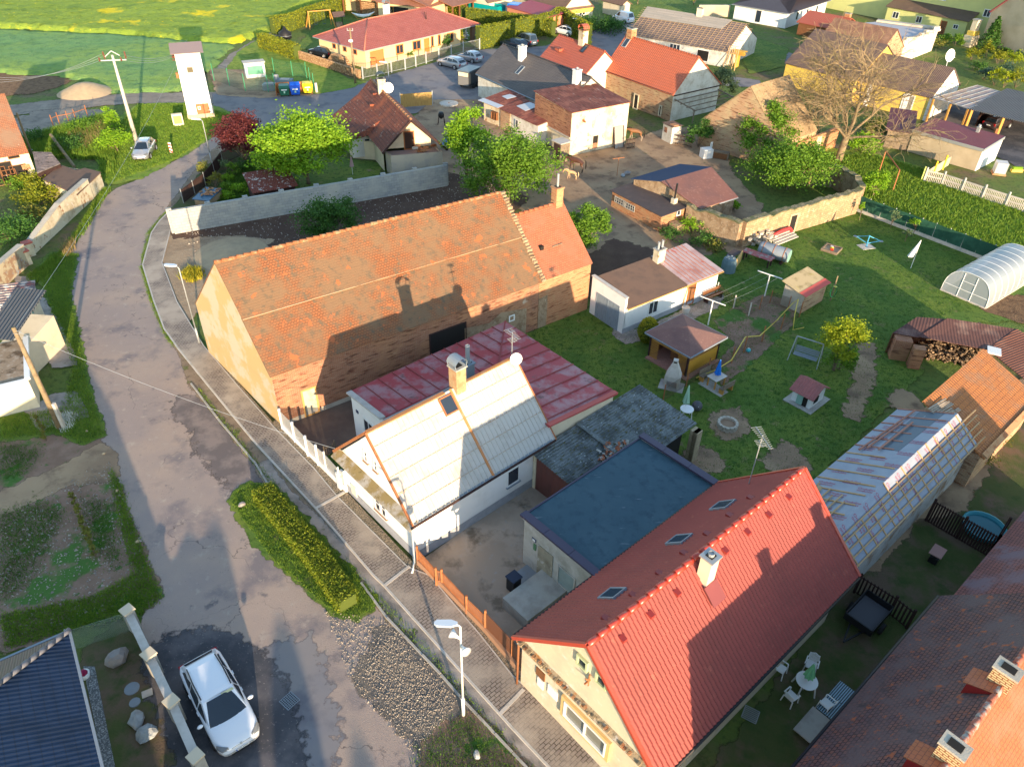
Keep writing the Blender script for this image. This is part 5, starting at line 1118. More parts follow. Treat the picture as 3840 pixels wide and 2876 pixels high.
 for i in range(6): q.beam(c.pt(c.L*i/5,0,2.93),c.pt(c.L*i/5,c.W,3.33),.06)
 for j in range(4): q.beam(c.pt(0,c.W*j/3,2.93+.4*j/3),c.pt(c.L,c.W*j/3,2.93+.4*j/3),.06)
 sub(q,'glazing_bars',M['galv'],r,rf);
 for a in (0,.5,1.0): q=MB(); q.box(c.pt(c.L*a,0.1,0),.2,.2,2.8,c.yaw); q.build('post',M['wo'],r)
 he=HV((3428,487),(3406,569)); b=B((3428,487),(3688,558),he); b.W=b.at((3780,517),he+.2)[1]; r=b.root('maroon_roof_garage','long beige garage with maroon corrugated roof and pale steel fascia','garage')
 wl_(b,r,M['beige'],h=he-.1); rf=shr_(b,r,M['sheet_purple'],he,he+.25,.1,.1,.08)
 q=MB(); q.beam(b.pt(-.1,-.14,he-.15),b.pt(b.L+.1,-.14,he-.15),.05,.32); q.beam(b.pt(b.L+.14,-.1,he-.15),b.pt(b.L+.14,b.W,he+.1),.05,.3); sub(q,'fascia',M['galv'],r,rf)
 q=MB(); q.box(b.pt(b.L+.02,b.W/2,0),.06,b.W,he-.2,b.yaw); q.build('end_wall',M['white'],r)
 u,v_=b.at(z(3,0,1810,1135),he+.3); ch_(r,rf,b.pt(u,v_,0),.3,.3,he+.7,he,b.yaw,M['galv'],pots=[(0,0,.15,.25)],capm=M['galv'],name='flue')
 he2=2.0; b=B((3332,487),(3419,500),he2); b.W=b.at((3380,413),he2+.1)[1]; r=b.root('maroon_roof_shed','smaller weathered shed with maroon corrugated roof left of the garage','shed'); wl_(b,r,M['wood'],h=he2-.05); shr_(b,r,M['sheet_purple'],he2,he2+.2,.1,.3,.06)
 he=2.9; b=B((2925,538),(3141,456),he,c3=(2657,437)); b.L=b.at((3041,478),he)[0]; r=b.root('old_brick_barn','old barn with crumbling brick gable and large mottled beige roof slope','barn')
 ap=hitp((2815,324),b.pt(0,0),b.u); vr=b.loc(ap)[1]; hr=ap.z
 wl_(b,r,M['bp'],h=he,gable=(vr,hr-.15)); rf,_,_=gbr_(b,r,mk('mossy_beige_roof',(.34,.235,.13),.95,[((.25,.165,.09),.5,.45,.65),((.40,.30,.18),1.6,.5,.7),((.18,.12,.07),4,.55,.7)],(9,1,.06),saw=(.3,.02)),vr,hr,.1,.0,.12)
 w_=B(b.pt(1.2,-.35,0),b.pt(b.L+4.5,-.35,0),2.2,world=True); w_.W=.3; rr=w_.root('low_brick_front','sunlit salmon brick wall with whitish plank door below the beige roof','wall'); wl_(w_,rr,M['bo'],h=2.3); s,h=w_.hit('f',z(3,0,435,1230)); op_(w_,rr,'f',(s,1.1),1.1,2.1,'door',M['co'],mk('whitish_plank_door',(.5,.45,.36),.9),(0,0),.05,.08)
 he=1.9; q=lambda x,y:k(2260,600,.394,x,y)
 b=B(q(80,288),q(560,535),HV(q(560,545),q(555,705))); b.W=b.at(q(790,430),b.he+.1)[1]; he=b.he
 r=b.root('brick_shed_dark_roof','low orange brick shed with dark felt roof and glass block windows','shed'); wl_(b,r,M['bo'],.1,b.L-.1,.1,b.W,he-.05,hb=he+.1); shr_(b,r,M['bitumen_dark'],he,he+.15,.05,.08,.07)
 for px in (q(165,395),q(253,445)): s,h=b.hit('f',px); op_(b,r,'f',(s,h),1.5,.55,'window',M['concrete'],M['glass'],(3,1),.0,.1) if 0 else op_(b,r,'f',(s,h),1.5,.6,'window',M['concrete'],M['glass'],(4,1),.04,.08)
 s,h=b.hit('r',q(722,505)); op_(b,r,'r',(s,h),.5,.55,'window',M['fw'],M['glass'],(0,0),.04,.07)
 q2=MB(); q2.box(b.pt(b.L+.6,1.5,0),1.0,.9,.8,b.yaw); o=q2.build('stone_trough',M['stone'],None,org=b.pt(b.L+.6,1.5,0)); tag(o,'rough dark stone block against the end wall of the brick shed','block')
 A,Bp=q(560,203),q(1035,68); hrr=3.1
 b=B(q(930,465),q(1290,350),1.9); r=b.root('stone_shed_two_roofs','stone shed with one navy felt slope and one worn red brown corrugated slope','shed'); m=MB()
 R0,R1=G(A,hrr),G(Bp,hrr); E0,E1=G(q(930,465),2.0),G(q(1290,352),2.0); N0,N1=G(q(268,177),2.3),G(q(735,38),2.3)
 slab(m,[E0,E1,R1,R0],.07); rf=m.build('roof',M['sheet_brown'],r); m=MB(); slab(m,[N0,R0+V3((0,0,.002)),R1+V3((0,0,.002)),N1],.07); m.build('navy_roof',M['navy_felt'],r)
 m=MB(); d=V3((0,0,-.09)); fl=lambda p:V3((p.x,p.y,0)); c_=(E0+E1+N0+N1)/4
 def ins(p,t=.06): return p.lerp(V3((c_.x,c_.y,p.z)),t)
 e0,e1,n0,n1,r0,r1=[ins(p) for p in (E0,E1,N0,N1,R0,R1)]
 m.face([fl(n0),fl(e0),e0+d,r0+d,n0+d]); m.face([fl(e0),fl(e1),e1+d,e0+d]); m.face([fl(e1),fl(n1),n1+d,r1+d,e1+d]); m.build('wall',M['stone'],r)
 gut_(r,E0.lerp(E1,.5)+V3((0,0,-.1)),E1+V3((0,0,-.1)),.06,M['zinc'])
 g_=B(R0,E0,2,world=True); q3=MB(); cc=G(q(685,365),2.2); q3.box(V3((cc.x,cc.y,1.4)),.45,.4,.8,b.yaw); q3.tube([cc+V3((0,0,0)),cc+V3((.05,0,1.4))],.09,8,1); o=q3.build('stove_flue',[M['co'],M['black']],r)
right_row()
# ================================================================ remaining buildings and walls
def garage_annex():
 g0=G((2333,1252)); g1=G((2680,1105)); b=B(g0,g1,2.2,world=True); b.W=b.loc(G((2220,1168)))[1]; W=b.W; b.L=b.at((2713,1018),2.2)[0]-.1; L=b.L; he=2.2; hb=2.75
 r=b.root('white_garage_annex','white garage with grey timber doors, brown felt roof and attached pink roofed room','garage')
 wl_(b,r,M['white'],h=he-.05,hb=hb-.05)
 us=b.at(z(2,1,1510,795),he)[0]
 m=MB(); s_=(hb-he)/W; slab(m,[b.pt(.1,-.2,he-.02),b.pt(us,-.2,he-.02),b.pt(us,W+.2,hb+.05),b.pt(.1,W+.2,hb+.05)],.08); rf=m.build('roof',M['bitumen_brown'],r)
 m=MB(); slab(m,[b.pt(us+.01,-.25,he+.02),b.pt(L+.2,-.25,he+.02),b.pt(L+.2,W+.2,hb+.1),b.pt(us+.01,W+.2,hb+.1)],.08); rf2=m.build('pink_roof',M['pink_sheet'],r)
 q=MB(); n=9
 for i in range(1,n):
  u=us+(L-us)*i/n; q.beam(b.pt(u,-.25,he+.04),b.pt(u,W+.2,hb+.12),.035,.04)
 for f in (.33,.66): q.beam(b.pt(us,W*f,he+.04+(hb-he)*f),b.pt(L+.2,W*f,he+.04+(hb-he)*f),.03,.04)
 sub(q,'roof_seams',mk('rusty_pink_seam',(.42,.17,.12),.7),r,rf2)
 m=MB(); top=2.95; m.hexa([b.pt(-.05,0,0),b.pt(.14,0,0),b.pt(.14,W,0),b.pt(-.05,W,0)],[b.pt(-.05,0,top-.0),b.pt(.14,0,top-.0),b.pt(.14,W,top+.15),b.pt(-.05,W,top+.15)]); m.build('parapet',M['white'],r)
 q=MB(); q.beam(b.pt(.04,-.05,top+.04),b.pt(.04,W+.05,top+.19),.3,.06); q.build('parapet_coping',M['cp'],r)
 q=MB(); q.box(b.pt(L*.42,-.015,0),L*.85,.03,.42,b.yaw); q.build('plinth',M['plinth'],r)
 bl=B(b.pt(-.05,0,0),b.pt(L,0,0),2,world=True); bl.W=W
 for s in (W*.31,W*.655): op_(bl,r,'l',(s,1.05),W*.345,2.05,'garage_door',M['wood_grey_door'],M['wood_grey_door'],(0,0),.03,.05)
 s,h=b.hit('f',z(2,1,1215,1000)); op_(b,r,'f',(s,1.25),1.0,1.1,'window',M['fw'],M['glass'],(1,0),.05,.08)
 s,h=b.hit('f',z(2,1,1545,870)); op_(b,r,'f',(s,1.05),.85,1.95,'door',M['fb'],M['wb'],(0,0),.06,.1)
 c=b.at(z(2,1,1290,580),hb+.1); ch_(r,rf,b.pt(us+.1,W-.5,0),.75,.55,hb+.95,hb-.4,b.yaw,M['co'],pots=[(-.2,0,.1,.55),(.2,0,.1,.6)])
 gut_(r,b.pt(0,-.25,he-.08),b.pt(L+.2,-.3,he-.08),.05,mk('ochre_gutter',(.5,.3,.1),.6),(b.pt(us,-.25,he-.1),b.pt(us,-.05,.1)))
 o=wt_('garden_bench','brown slatted bench against the white annex wall','bench',b.pt(us+3.0,-.45,0));
 q=MB();
 for i in range(3): q.beam(b.pt(us+2.0,-.6+.13*i,.45),b.pt(us+4.0,-.6+.13*i,.45),.1,.03)
 q.build('seat',M['wb'],o); q=MB()
 for i in range(3): q.beam(b.pt(us+2.0,-.2,.58+.13*i),b.pt(us+4.0,-.2,.58+.13*i),.03,.1)
 q.build('backrest',M['wb'],o)
 for a in (2.2,3.8): q=MB(); q.box(b.pt(us+a,-.45,0),.06,.4,.44,b.yaw); q.build('leg',M['wd'],o)
 c=b.at(z(2,1,1465,1010),0); o=wt_('stone_planter','round grey stone planter at the annex doorstep','planter',b.pt(us-.2,-.6,0)); q=MB(); q.lathe([(.25,0),(.33,.5),(.27,.55),(.22,.45),(0,.45)],12,o.location); q.build('bowl',M['cp'],o,True)
 return b
GA=garage_annex()
def gazebo():
 q0=[G(p,.12) for p in (z(2,1,1148,1425),z(2,1,1502,1625),z(2,1,1790,1450))]; he=HV(z(2,1,1540,1425),z(2,1,1500,1625))+.1
 c0,c1,c2=[G(z(2,1,*p),he) for p in ((1150,1210),(1540,1425),(1860,1250))]; c3=c0+c2-c1; cc=(c0+c2)/2
 r=wt_('garden_gazebo','timber gazebo with brown felt pyramid roof and lattice sides on a pink tiled floor','gazebo',V3((cc.x,cc.y,0)))
 lo,hi=he,he+5
 ap=None
 for _ in range(40):
  h=(lo+hi)/2; p=G(z(2,1,1515,1155),h)
  if (V3((p.x,p.y,0))-V3((cc.x,cc.y,0))).dot(V3((cc.x,cc.y,0)).normalized())>0: lo=h
  else: hi=h
 apx=V3((cc.x,cc.y,min(h,he+1.7)))
 m=MB(); C=[c0,c1,c2,c3]
 for i in range(4): slab(m,[C[i],C[(i+1)%4],apx],.07)
 rf=m.build('roof',mk('speckled_brown_shingle',(.20,.11,.095),.95,[((.34,.22,.17),9,.6,.68),((.15,.085,.08),.8,.45,.7)],(40,.5,.01)),r)
 q=MB()
 for i in range(4): q.beam(C[i]+V3((0,0,-.06)),C[(i+1)%4]+V3((0,0,-.06)),.1,.1)
 sub(q,'gutter',M['zinc'],r,rf)
 m=MB(); c=(q0[0]+q0[2])/2; F=[V3((p.x,p.y,0)) for p in (q0[0],q0[1],q0[2],q0[0]+q0[2]-q0[1])]; m.hexa(F,[p+V3((0,0,.13)) for p in F]); m.build('floor',mk('pink_paving',(.38,.19,.15),.8,[((.32,.17,.13),1,.4,.7)],brick=(.3,.3,.012,(.34,.17,.13),(.22,.13,.1))),r)
 I=[p.lerp(cc,.17) for p in C];
 for p in I: q=MB(); q.box(V3((p.x,p.y,.13)),.12,.12,he-.1,.7); q.build('post',M['wd'],r)
 def lattice(a,b_,z0,z1,mat,name='lattice'):
  q=MB(); L=(b_-a).length; d=(b_-a)/L; n=int(L/.14)+1; H=z1-z0
  for i in range(-int(H/.14),n):
   for sg in (1,-1):
    x0=i*.14 if sg>0 else i*.14+H; x1=x0+sg*H; t0,t1=0,1
    ts=[]
    pts=[]
    for t in (0,1): pass
    lo_,hi_=0.0,1.0
    for bound in (0,L):
     if x1!=x0:
      t=(bound-x0)/(x1-x0)
      if (x1>x0)==(bound==0): lo_=max(lo_,t)
      else: hi_=min(hi_,t)
    if lo_<hi_: q.beam(V3((a.x,a.y,0))+d*(x0+(x1-x0)*lo_)+V3((0,0,z0+H*lo_)),V3((a.x,a.y,0))+d*(x0+(x1-x0)*hi_)+V3((0,0,z0+H*hi_)),.02,.02)
  q.beam(V3((a.x,a.y,z0)),V3((b_.x,b_.y,z0)),.05); q.beam(V3((a.x,a.y,z1)),V3((b_.x,b_.y,z1)),.05); q.build(name,mat,r)
 W_=M['wo']; f=lambda a,b_,t:a+(b_-a)*t
 fl=[V3((p.x,p.y,0)) for p in I]
 lattice(fl[0],f(fl[0],fl[1],.22),.15,he-.25,W_); lattice(f(fl[0],fl[1],.74),fl[1],.15,he-.25,W_); lattice(fl[1],fl[2],he-.75,he-.2,W_); lattice(fl[0],fl[1],he-.5,he-.2,W_)
 a,b_=fl[1],fl[2]; q=MB(); q.beam(a+V3((0,0,.7)),b_+V3((0,0,.7)),.04,1.1); q.build('side_panel',mk('ochre_panel',(.50,.26,.03),.7),r)
 q=MB(); a,b_=fl[3],fl[2]; q.beam(a+V3((0,0,.9)),b_+V3((0,0,.9)),.04,1.5); a,b_=fl[0],fl[3]; q.beam(a+V3((0,0,.9)),b_+V3((0,0,.9)),.04,1.5); q.build('back_panel',M['wb'],r)
 q=MB(); q.box(V3((cc.x,cc.y,.13)),1.6,.8,.7,.7); o=q.build('gazebo_table',M['wb'],None,org=V3((cc.x,cc.y,.13))); tag(o,'brown table standing under the gazebo roof','table')
 return I,he
GZ=gazebo()
def small_sheds():
 b=B(z(3,1,322,900),z(3,1,527,780),HV(z(3,1,325,905),z(3,1,262,1060))); b.W=b.at(z(3,1,165,755),b.he+.45)[1]
 r=b.root('chicken_coop','small roughcast coop with mossy sheet roof edged by a red strip','coop'); wl_(b,r,M['rc'],.12,b.L-.15,.1,b.W-.1,b.he-.05,hb=b.he+.4)
 rf=shr_(b,r,mk('mossy_pale_sheet',(.42,.33,.19),.9,[((.25,.2,.1),1.6,.5,.66),((.46,.38,.08),1.1,.60,.72)],(18,.4)),b.he,b.he+.45,.12,.1,.05)
 q=MB(); slab(q,[b.pt(-.1,-.13,b.he+.01),b.pt(b.L+.1,-.13,b.he+.01),b.pt(b.L+.1,.45,b.he+.13),b.pt(-.1,.45,b.he+.13)],.03); sub(q,'red_strip',mk('faded_red_strip',(.55,.10,.08),.7),r,rf)
 m=MB(); m.box(b.pt(b.L/2,.07,.0),b.L-.3,.06,b.he-.08,b.yaw); m.build('brick_side',M['bp'],r)
 b=B((2969,1455),(3049,1497),1.0); b.W=b.at((3110,1445),1.0)[1]; b.W=1.9
 r=b.root('play_hutch','small white hutch with pinkish ribbed roof on a paving slab in the lawn','hutch'); hr=1.55
 wl_(b,r,M['mw'],.1,b.L-.1,.15,b.W-.15,.98,gable=(b.W/2,hr-.08),z0=.06); gbr_(b,r,mk('dusky_pink_roof',(.33,.11,.10),.7,[((.26,.1,.09),1.2,.4,.65)],saw=(.3,.03),wave=(.2,.02)),b.W/2,hr,.12,.1,.05)
 q=MB(); q.box(b.pt(b.L/2,b.W/2,0),b.L+.5,b.W+.5,.06,b.yaw); q.build('base_slab',M['slabs'] if 'slabs' in M else M['concrete'],r)
 q=MB(); q.box(b.pt(b.L*.62,.12,.08),.45,.05,.75,b.yaw); q.box(b.pt(b.L-.09,b.W*.4,.3),.05,.5,.45,b.yaw); q.build('opening',M['dh'],r); q=MB(); q.box(b.pt(b.L*.45,.05,.1),.4,.04,.7,b.yaw); q.build('door',mk('mint_door',(.25,.42,.36),.6),r)
 b=B((950,721),(1111,693),1.7); b.W=b.at((926,650),2.3)[1]; r=b.root('mossy_garden_shed','garden shed with heavily lichened red tile roof behind the grey block wall','shed'); wl_(b,r,M['wd'],.1,b.L-.1,.2,b.W-.1,1.65,hb=2.2); shr_(b,r,mk('lichened_red_tile',(.25,.06,.04),.85,[((.52,.46,.42),3.6,.58,.61)],(12,.5),brick=(.22,.26,.02,(.21,.055,.04),(.09,.03,.02),.04),saw=(.26,.05)),1.72,2.3,.15,.12,.08)
 c=lambda x,y:k(640,400,.3785,x,y); b=B(c(225,915),c(340,925),.9); b.W=b.at(c(430,795),.9)[1]; b.W=2.6; r=b.root('tarp_covered_stack','brick stack under blue tarpaulin held down with loose bricks','stack'); wl_(b,r,M['bp'],.05,b.L+.3,.05,b.W,.85)
 q=MB(); slab(q,[b.pt(-.1,-.1,.92),b.pt(b.L+.4,-.1,.86),b.pt(b.L+.4,b.W,.94),b.pt(-.1,b.W,1.0)],.04); q.build('tarpaulin',mk('blue_tarp',(.03,.10,.17),.4),r); q=MB(); rnd=RR_(2)
 for i in range(28): q.box(b.pt(rnd.uniform(.0,b.L+.3),rnd.uniform(.5,b.W-.1),.97),.3,.14,.09,rnd.random()*3)
 q.build('loose_bricks',M['bo'],r)
 w=lambda x,y:k(3320,1160,.4097,x,y); he=HV(w(65,215),w(45,415)); a,bb_,c_,d=[G(p,h) for p,h in ((w(65,215),he),(w(935,368),he+.1),(w(1200,180),he+.6),(w(290,70),he+.5))]
 r=wt_('brick_woodshed','open brick pillared woodshed with warped maroon sheet roof, full of dark firewood','shed',V3((a.x,a.y,0))); m=MB(); mid0=a.lerp(bb_,.28); mid1=d.lerp(c_,.3)+V3((0,0,.12))
 slab(m,[a,mid0,mid1,d],.06); slab(m,[mid0+V3((0,0,.07)),bb_,c_,mid1+V3((0,0,.07))],.06); rf=m.build('roof',mk('maroon_worn_sheet',(.10,.05,.045),.9,[((.19,.12,.10),.7,.48,.62)],(20,.3),wave=(.2,.008)),r)
 e=G(w(1275,640),he+.1); f_=G(w(1330,250),he+.6); m=MB(); slab(m,[bb_+V3((0,0,.03)),e,f_,c_+V3((0,0,.03))],.06); m.build('rust_red_roof',mk('rust_red_sheet',(.24,.095,.06),.85,[((.3,.14,.09),.7,.5,.7)],(20,.3),wave=(.2,.01)),r)
 q=MB(); p0,p1=G(w(935,365),he+.2),G(w(1060,395),he+.2); q.beam(p0,p1,.9,.08); q.build('white_sheet_piece',M['mw'],r)
 yw=math.atan2(bb_.y-a.y,bb_.x-a.x)
 for px,sx,sy in ((w(100,440),1.1,.8),(w(245,525),.75,.6)):
  g_=G(px); m=MB(); m.box(V3((g_.x,g_.y,0)),sx,sy,he-.1,yw+.1); m.build('brick_pillar',M['brick'],r)
 m=MB(); m.face([V3((d.x,d.y,0)),V3((c_.x,c_.y,0)),c_-V3((0,0,.1)),d-V3((0,0,.1))]); m.face([V3((a.x,a.y,0)),V3((d.x,d.y,0)),d-V3((0,0,.1)),a-V3((0,0,.1))]); m.build('back_wall',M['brick'],r)
 rnd=RR_(3); q=MB(); g0=G(w(370,470)); g1=G(w(620,600)); dd=(bb_-a); dd=V3((dd.x,dd.y,0)).normalized(); dv=V3((-dd.y,dd.x,0))
 base0=V3((a.x,a.y,0))+dd*2.3; Ln=(bb_-a).length-2.3
 for i in range(520):
  t=rnd.random()*Ln; s=.3+rnd.random()*2.6; hh=rnd.random()**1.3*(.5+s*.55)
  p=base0+dd*t+dv*s+V3((0,0,hh)); a_=rnd.gauss(-1.3,.5)+yw; u_=V3((cs_(a_),sn_(a_),rnd.gauss(0,.25))); q.tube([p-u_*.2,p+u_*.2],.05+rnd.random()*.055,6)
 o=q.build('firewood_heap',mk('dark_firewood',(.13,.09,.06),.9,[((.30,.21,.13),5,.5,.6)],(9,1,.05)),None,org=base0); tag(o,'heap of dark split logs filling the brick pillared woodshed','firewood',kind='stuff')
small_sheds()
def big_corner_house():
 yaw=R_(41.8); u=V3((cs_(yaw),sn_(yaw),0)); v_=V3((-u.y,u.x,0)); S=V3((9.9,8.35,0)); hw=3.44; O=S-v_*hw; L=14.95
 b=B(O,O+u*L,3.3,world=True); b.W=2*hw; r=b.root('corner_tiled_house','big old house with weathered purple brown tile roof, two brick chimneys and red dormer hatches','house')
 wl_(b,r,M['co'],.1,L-.1,.4,b.W-.4,3.2,gable=(hw,6.8)); hr=7.0
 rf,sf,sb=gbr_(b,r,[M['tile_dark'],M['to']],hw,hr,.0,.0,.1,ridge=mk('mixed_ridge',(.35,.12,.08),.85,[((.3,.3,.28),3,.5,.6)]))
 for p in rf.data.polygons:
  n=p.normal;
  if n.z>.1 and (n.x*v_.x+n.y*v_.y)<0: p.material_index=1  # sunward slope switched to orange tile, sunlight put into its colour
 gut_(r,b.pt(0,b.W+.05,3.2),b.pt(L,b.W+.05,3.2),.07,M['black'])
 g=B(b.pt(0,b.W,0),b.pt(L,b.W,0),3.3,world=True,flip=True); g.W=b.W; hf=lambda v:3.3+v*sf
 for px,top in ((z(3,3,2090,960),8.3),(z(3,3,1650,1640),8.3)):
  p=G(px,7.0); uu=b.loc(p)[0];
  ch_(r,rf,b.pt(uu,hw+.1,0),.5,.7,7.6,5.9,b.yaw,mk('yellow_striped_brick',(.58,.48,.28),.9,[((.2,.12,.07),1.8,.58,.66)],None,brick=(.28,.10,.02,(.52,.40,.2),(.25,.1,.05),.02)),capm=M['rc'])
 for px in (z(3,3,1850,960),z(3,3,1350,1610)):
  uu,vv,h=osl_(g,px,hf); q=MB(); c=g.pt(uu,vv,h); du=g.u*.42; dv=g.v*.4;
  A=[c-du-dv+V3((0,0,-.4*sf)),c+du-dv+V3((0,0,-.4*sf))]; T=[A[0]+V3((0,0,.55)),A[1]+V3((0,0,.55))]; K=[c-du+dv*1.1+V3((0,0,.44*sf+.05)),c+du+dv*1.1+V3((0,0,.44*sf+.05))]
  q.face([A[0],A[1],T[1],T[0]]); q.face([A[0],T[0],K[0]]); q.face([A[1],K[1],T[1]]); sub(q,'dormer',mk('dark_red_paint',(.25,.02,.02),.5),r,rf)
  q=MB(); slab(q,[T[0]-g.v*.12,T[1]-g.v*.12,K[1],K[0]],.05); sub(q,'dormer_roof',M['to'],r,rf)
  q=MB(); n=(-g.v)*.015;
  for s0,s1 in ((.08,.48),(.52,.92)): q.face([A[0].lerp(A[1],s0)+V3((0,0,.1))+n,A[0].lerp(A[1],s1)+V3((0,0,.1))+n,A[0].lerp(A[1],s1)+V3((0,0,.48))+n,A[0].lerp(A[1],s0)+V3((0,0,.48))+n])
  sub(q,'dormer_panes',mk('painted_reflection_pane',(.5,.5,.5),.3),r,rf)  # pane colour is pale to imitate a reflection
 b2=B(b.pt(L+.02,1.2,0),b.pt(L+12,1.2,0),2.8,world=True); b2.W=b.W-1.6; r2=b2.root('corner_house_rear_wing','rear wing with narrow pink brown tiles continuing behind the corner house','building'); wl_(b2,r2,M['co'],gable=(b2.W/2,5.1)); gbr_(b2,r2,mk('pink_brown_tile',(.27,.095,.075),.85,[((.19,.12,.13),.7,.48,.62)],(20,.3),brick=(.2,.17,.014,(.20,.08,.07),(.07,.035,.03),.02),saw=(.17,.03)),b2.W/2,5.3,.1,.05,.1)
 def hidden(c0,c1,W,he,hr,nm,lab):
  b=B(V3(c0),V3(c1),he,world=True); b.W=W; r=b.root(nm,lab,'house'); wl_(b,r,M['cream'],gable=(W/2,hr-.1)); gbr_(b,r,M['to'],W/2,hr,.2,.1,.1); return b
 hidden((.5,-17,0),(-11,0,0),8,4.5,7.4,'street_house','gabled house on the near side of the street, out of the picture')
 he=3.0; c=G(z(0,3,600,480),he); e1=G(z(0,3,885,1657),he); e2=G(z(0,3,0,725),he)
 d1=(e1-c); d1=V3((d1.x,d1.y,0)).normalized(); d2=(e2-c); d2=V3((d2.x,d2.y,0)).normalized();
 b=B(V3((c.x,c.y,0)),V3((c.x,c.y,0))+d1*13,he,world=True,flip=True); b.flip=True; b.W=9
 if b.v.dot(d2)<0: b.v=-b.v
 L,W=b.L,b.W; hr=5.6; r=b.root('blue_roof_house','house with dark blue ribbed metal roof in the bottom left corner','house'); P=b.pt; m=MB();
 C=[P(0,0,he),P(L,0,he),P(L,W,he),P(0,W,he)]; r0,r1=P(W/2,W/2,hr),P(L-W/2,W/2,hr)
 slab(m,[C[0],C[1],r1,r0],.08); slab(m,[C[1],C[2],r1],.08); slab(m,[C[2],C[3],r0,r1],.08); rf=m.build('roof',M['tile_blue'],r); m=MB(); slab(m,[C[3],C[0],r0],.08); sub(m,'lit_hip',mk('tan_lit_metal_tile',(.16,.12,.10),.5,saw=(.36,.04),wave=(.2,.03)),r,rf)  # tan copy of the blue tile on this hip, sunlight put into the colour
 q=MB(); n=16
 for i in range(n): a=C[0].lerp(r0,i/n); q.tube([a+V3((0,0,.06)),C[0].lerp(r0,(i+.9)/n)+V3((0,0,.03))],[.12,.09],8)
 sub(q,'hip_caps',mk('grey_hip_cap',(.14,.14,.16),.4),r,rf,True); q=MB(); q.beam(C[0],C[1],.1,.1); q.beam(C[0],C[3],.1,.1); sub(q,'gutter',M['zinc'],r,rf)
 m=MB(); o_=.6; m.hexa([P(o_,o_,0),P(L-o_,o_,0),P(L-o_,W-o_,0),P(o_,W-o_,0)][::1],[P(o_,o_,he-.1),P(L-o_,o_,he-.1),P(L-o_,W-o_,he-.1),P(o_,W-o_,he-.1)]); m.build('wall',M['cream'],r)
big_corner_house()
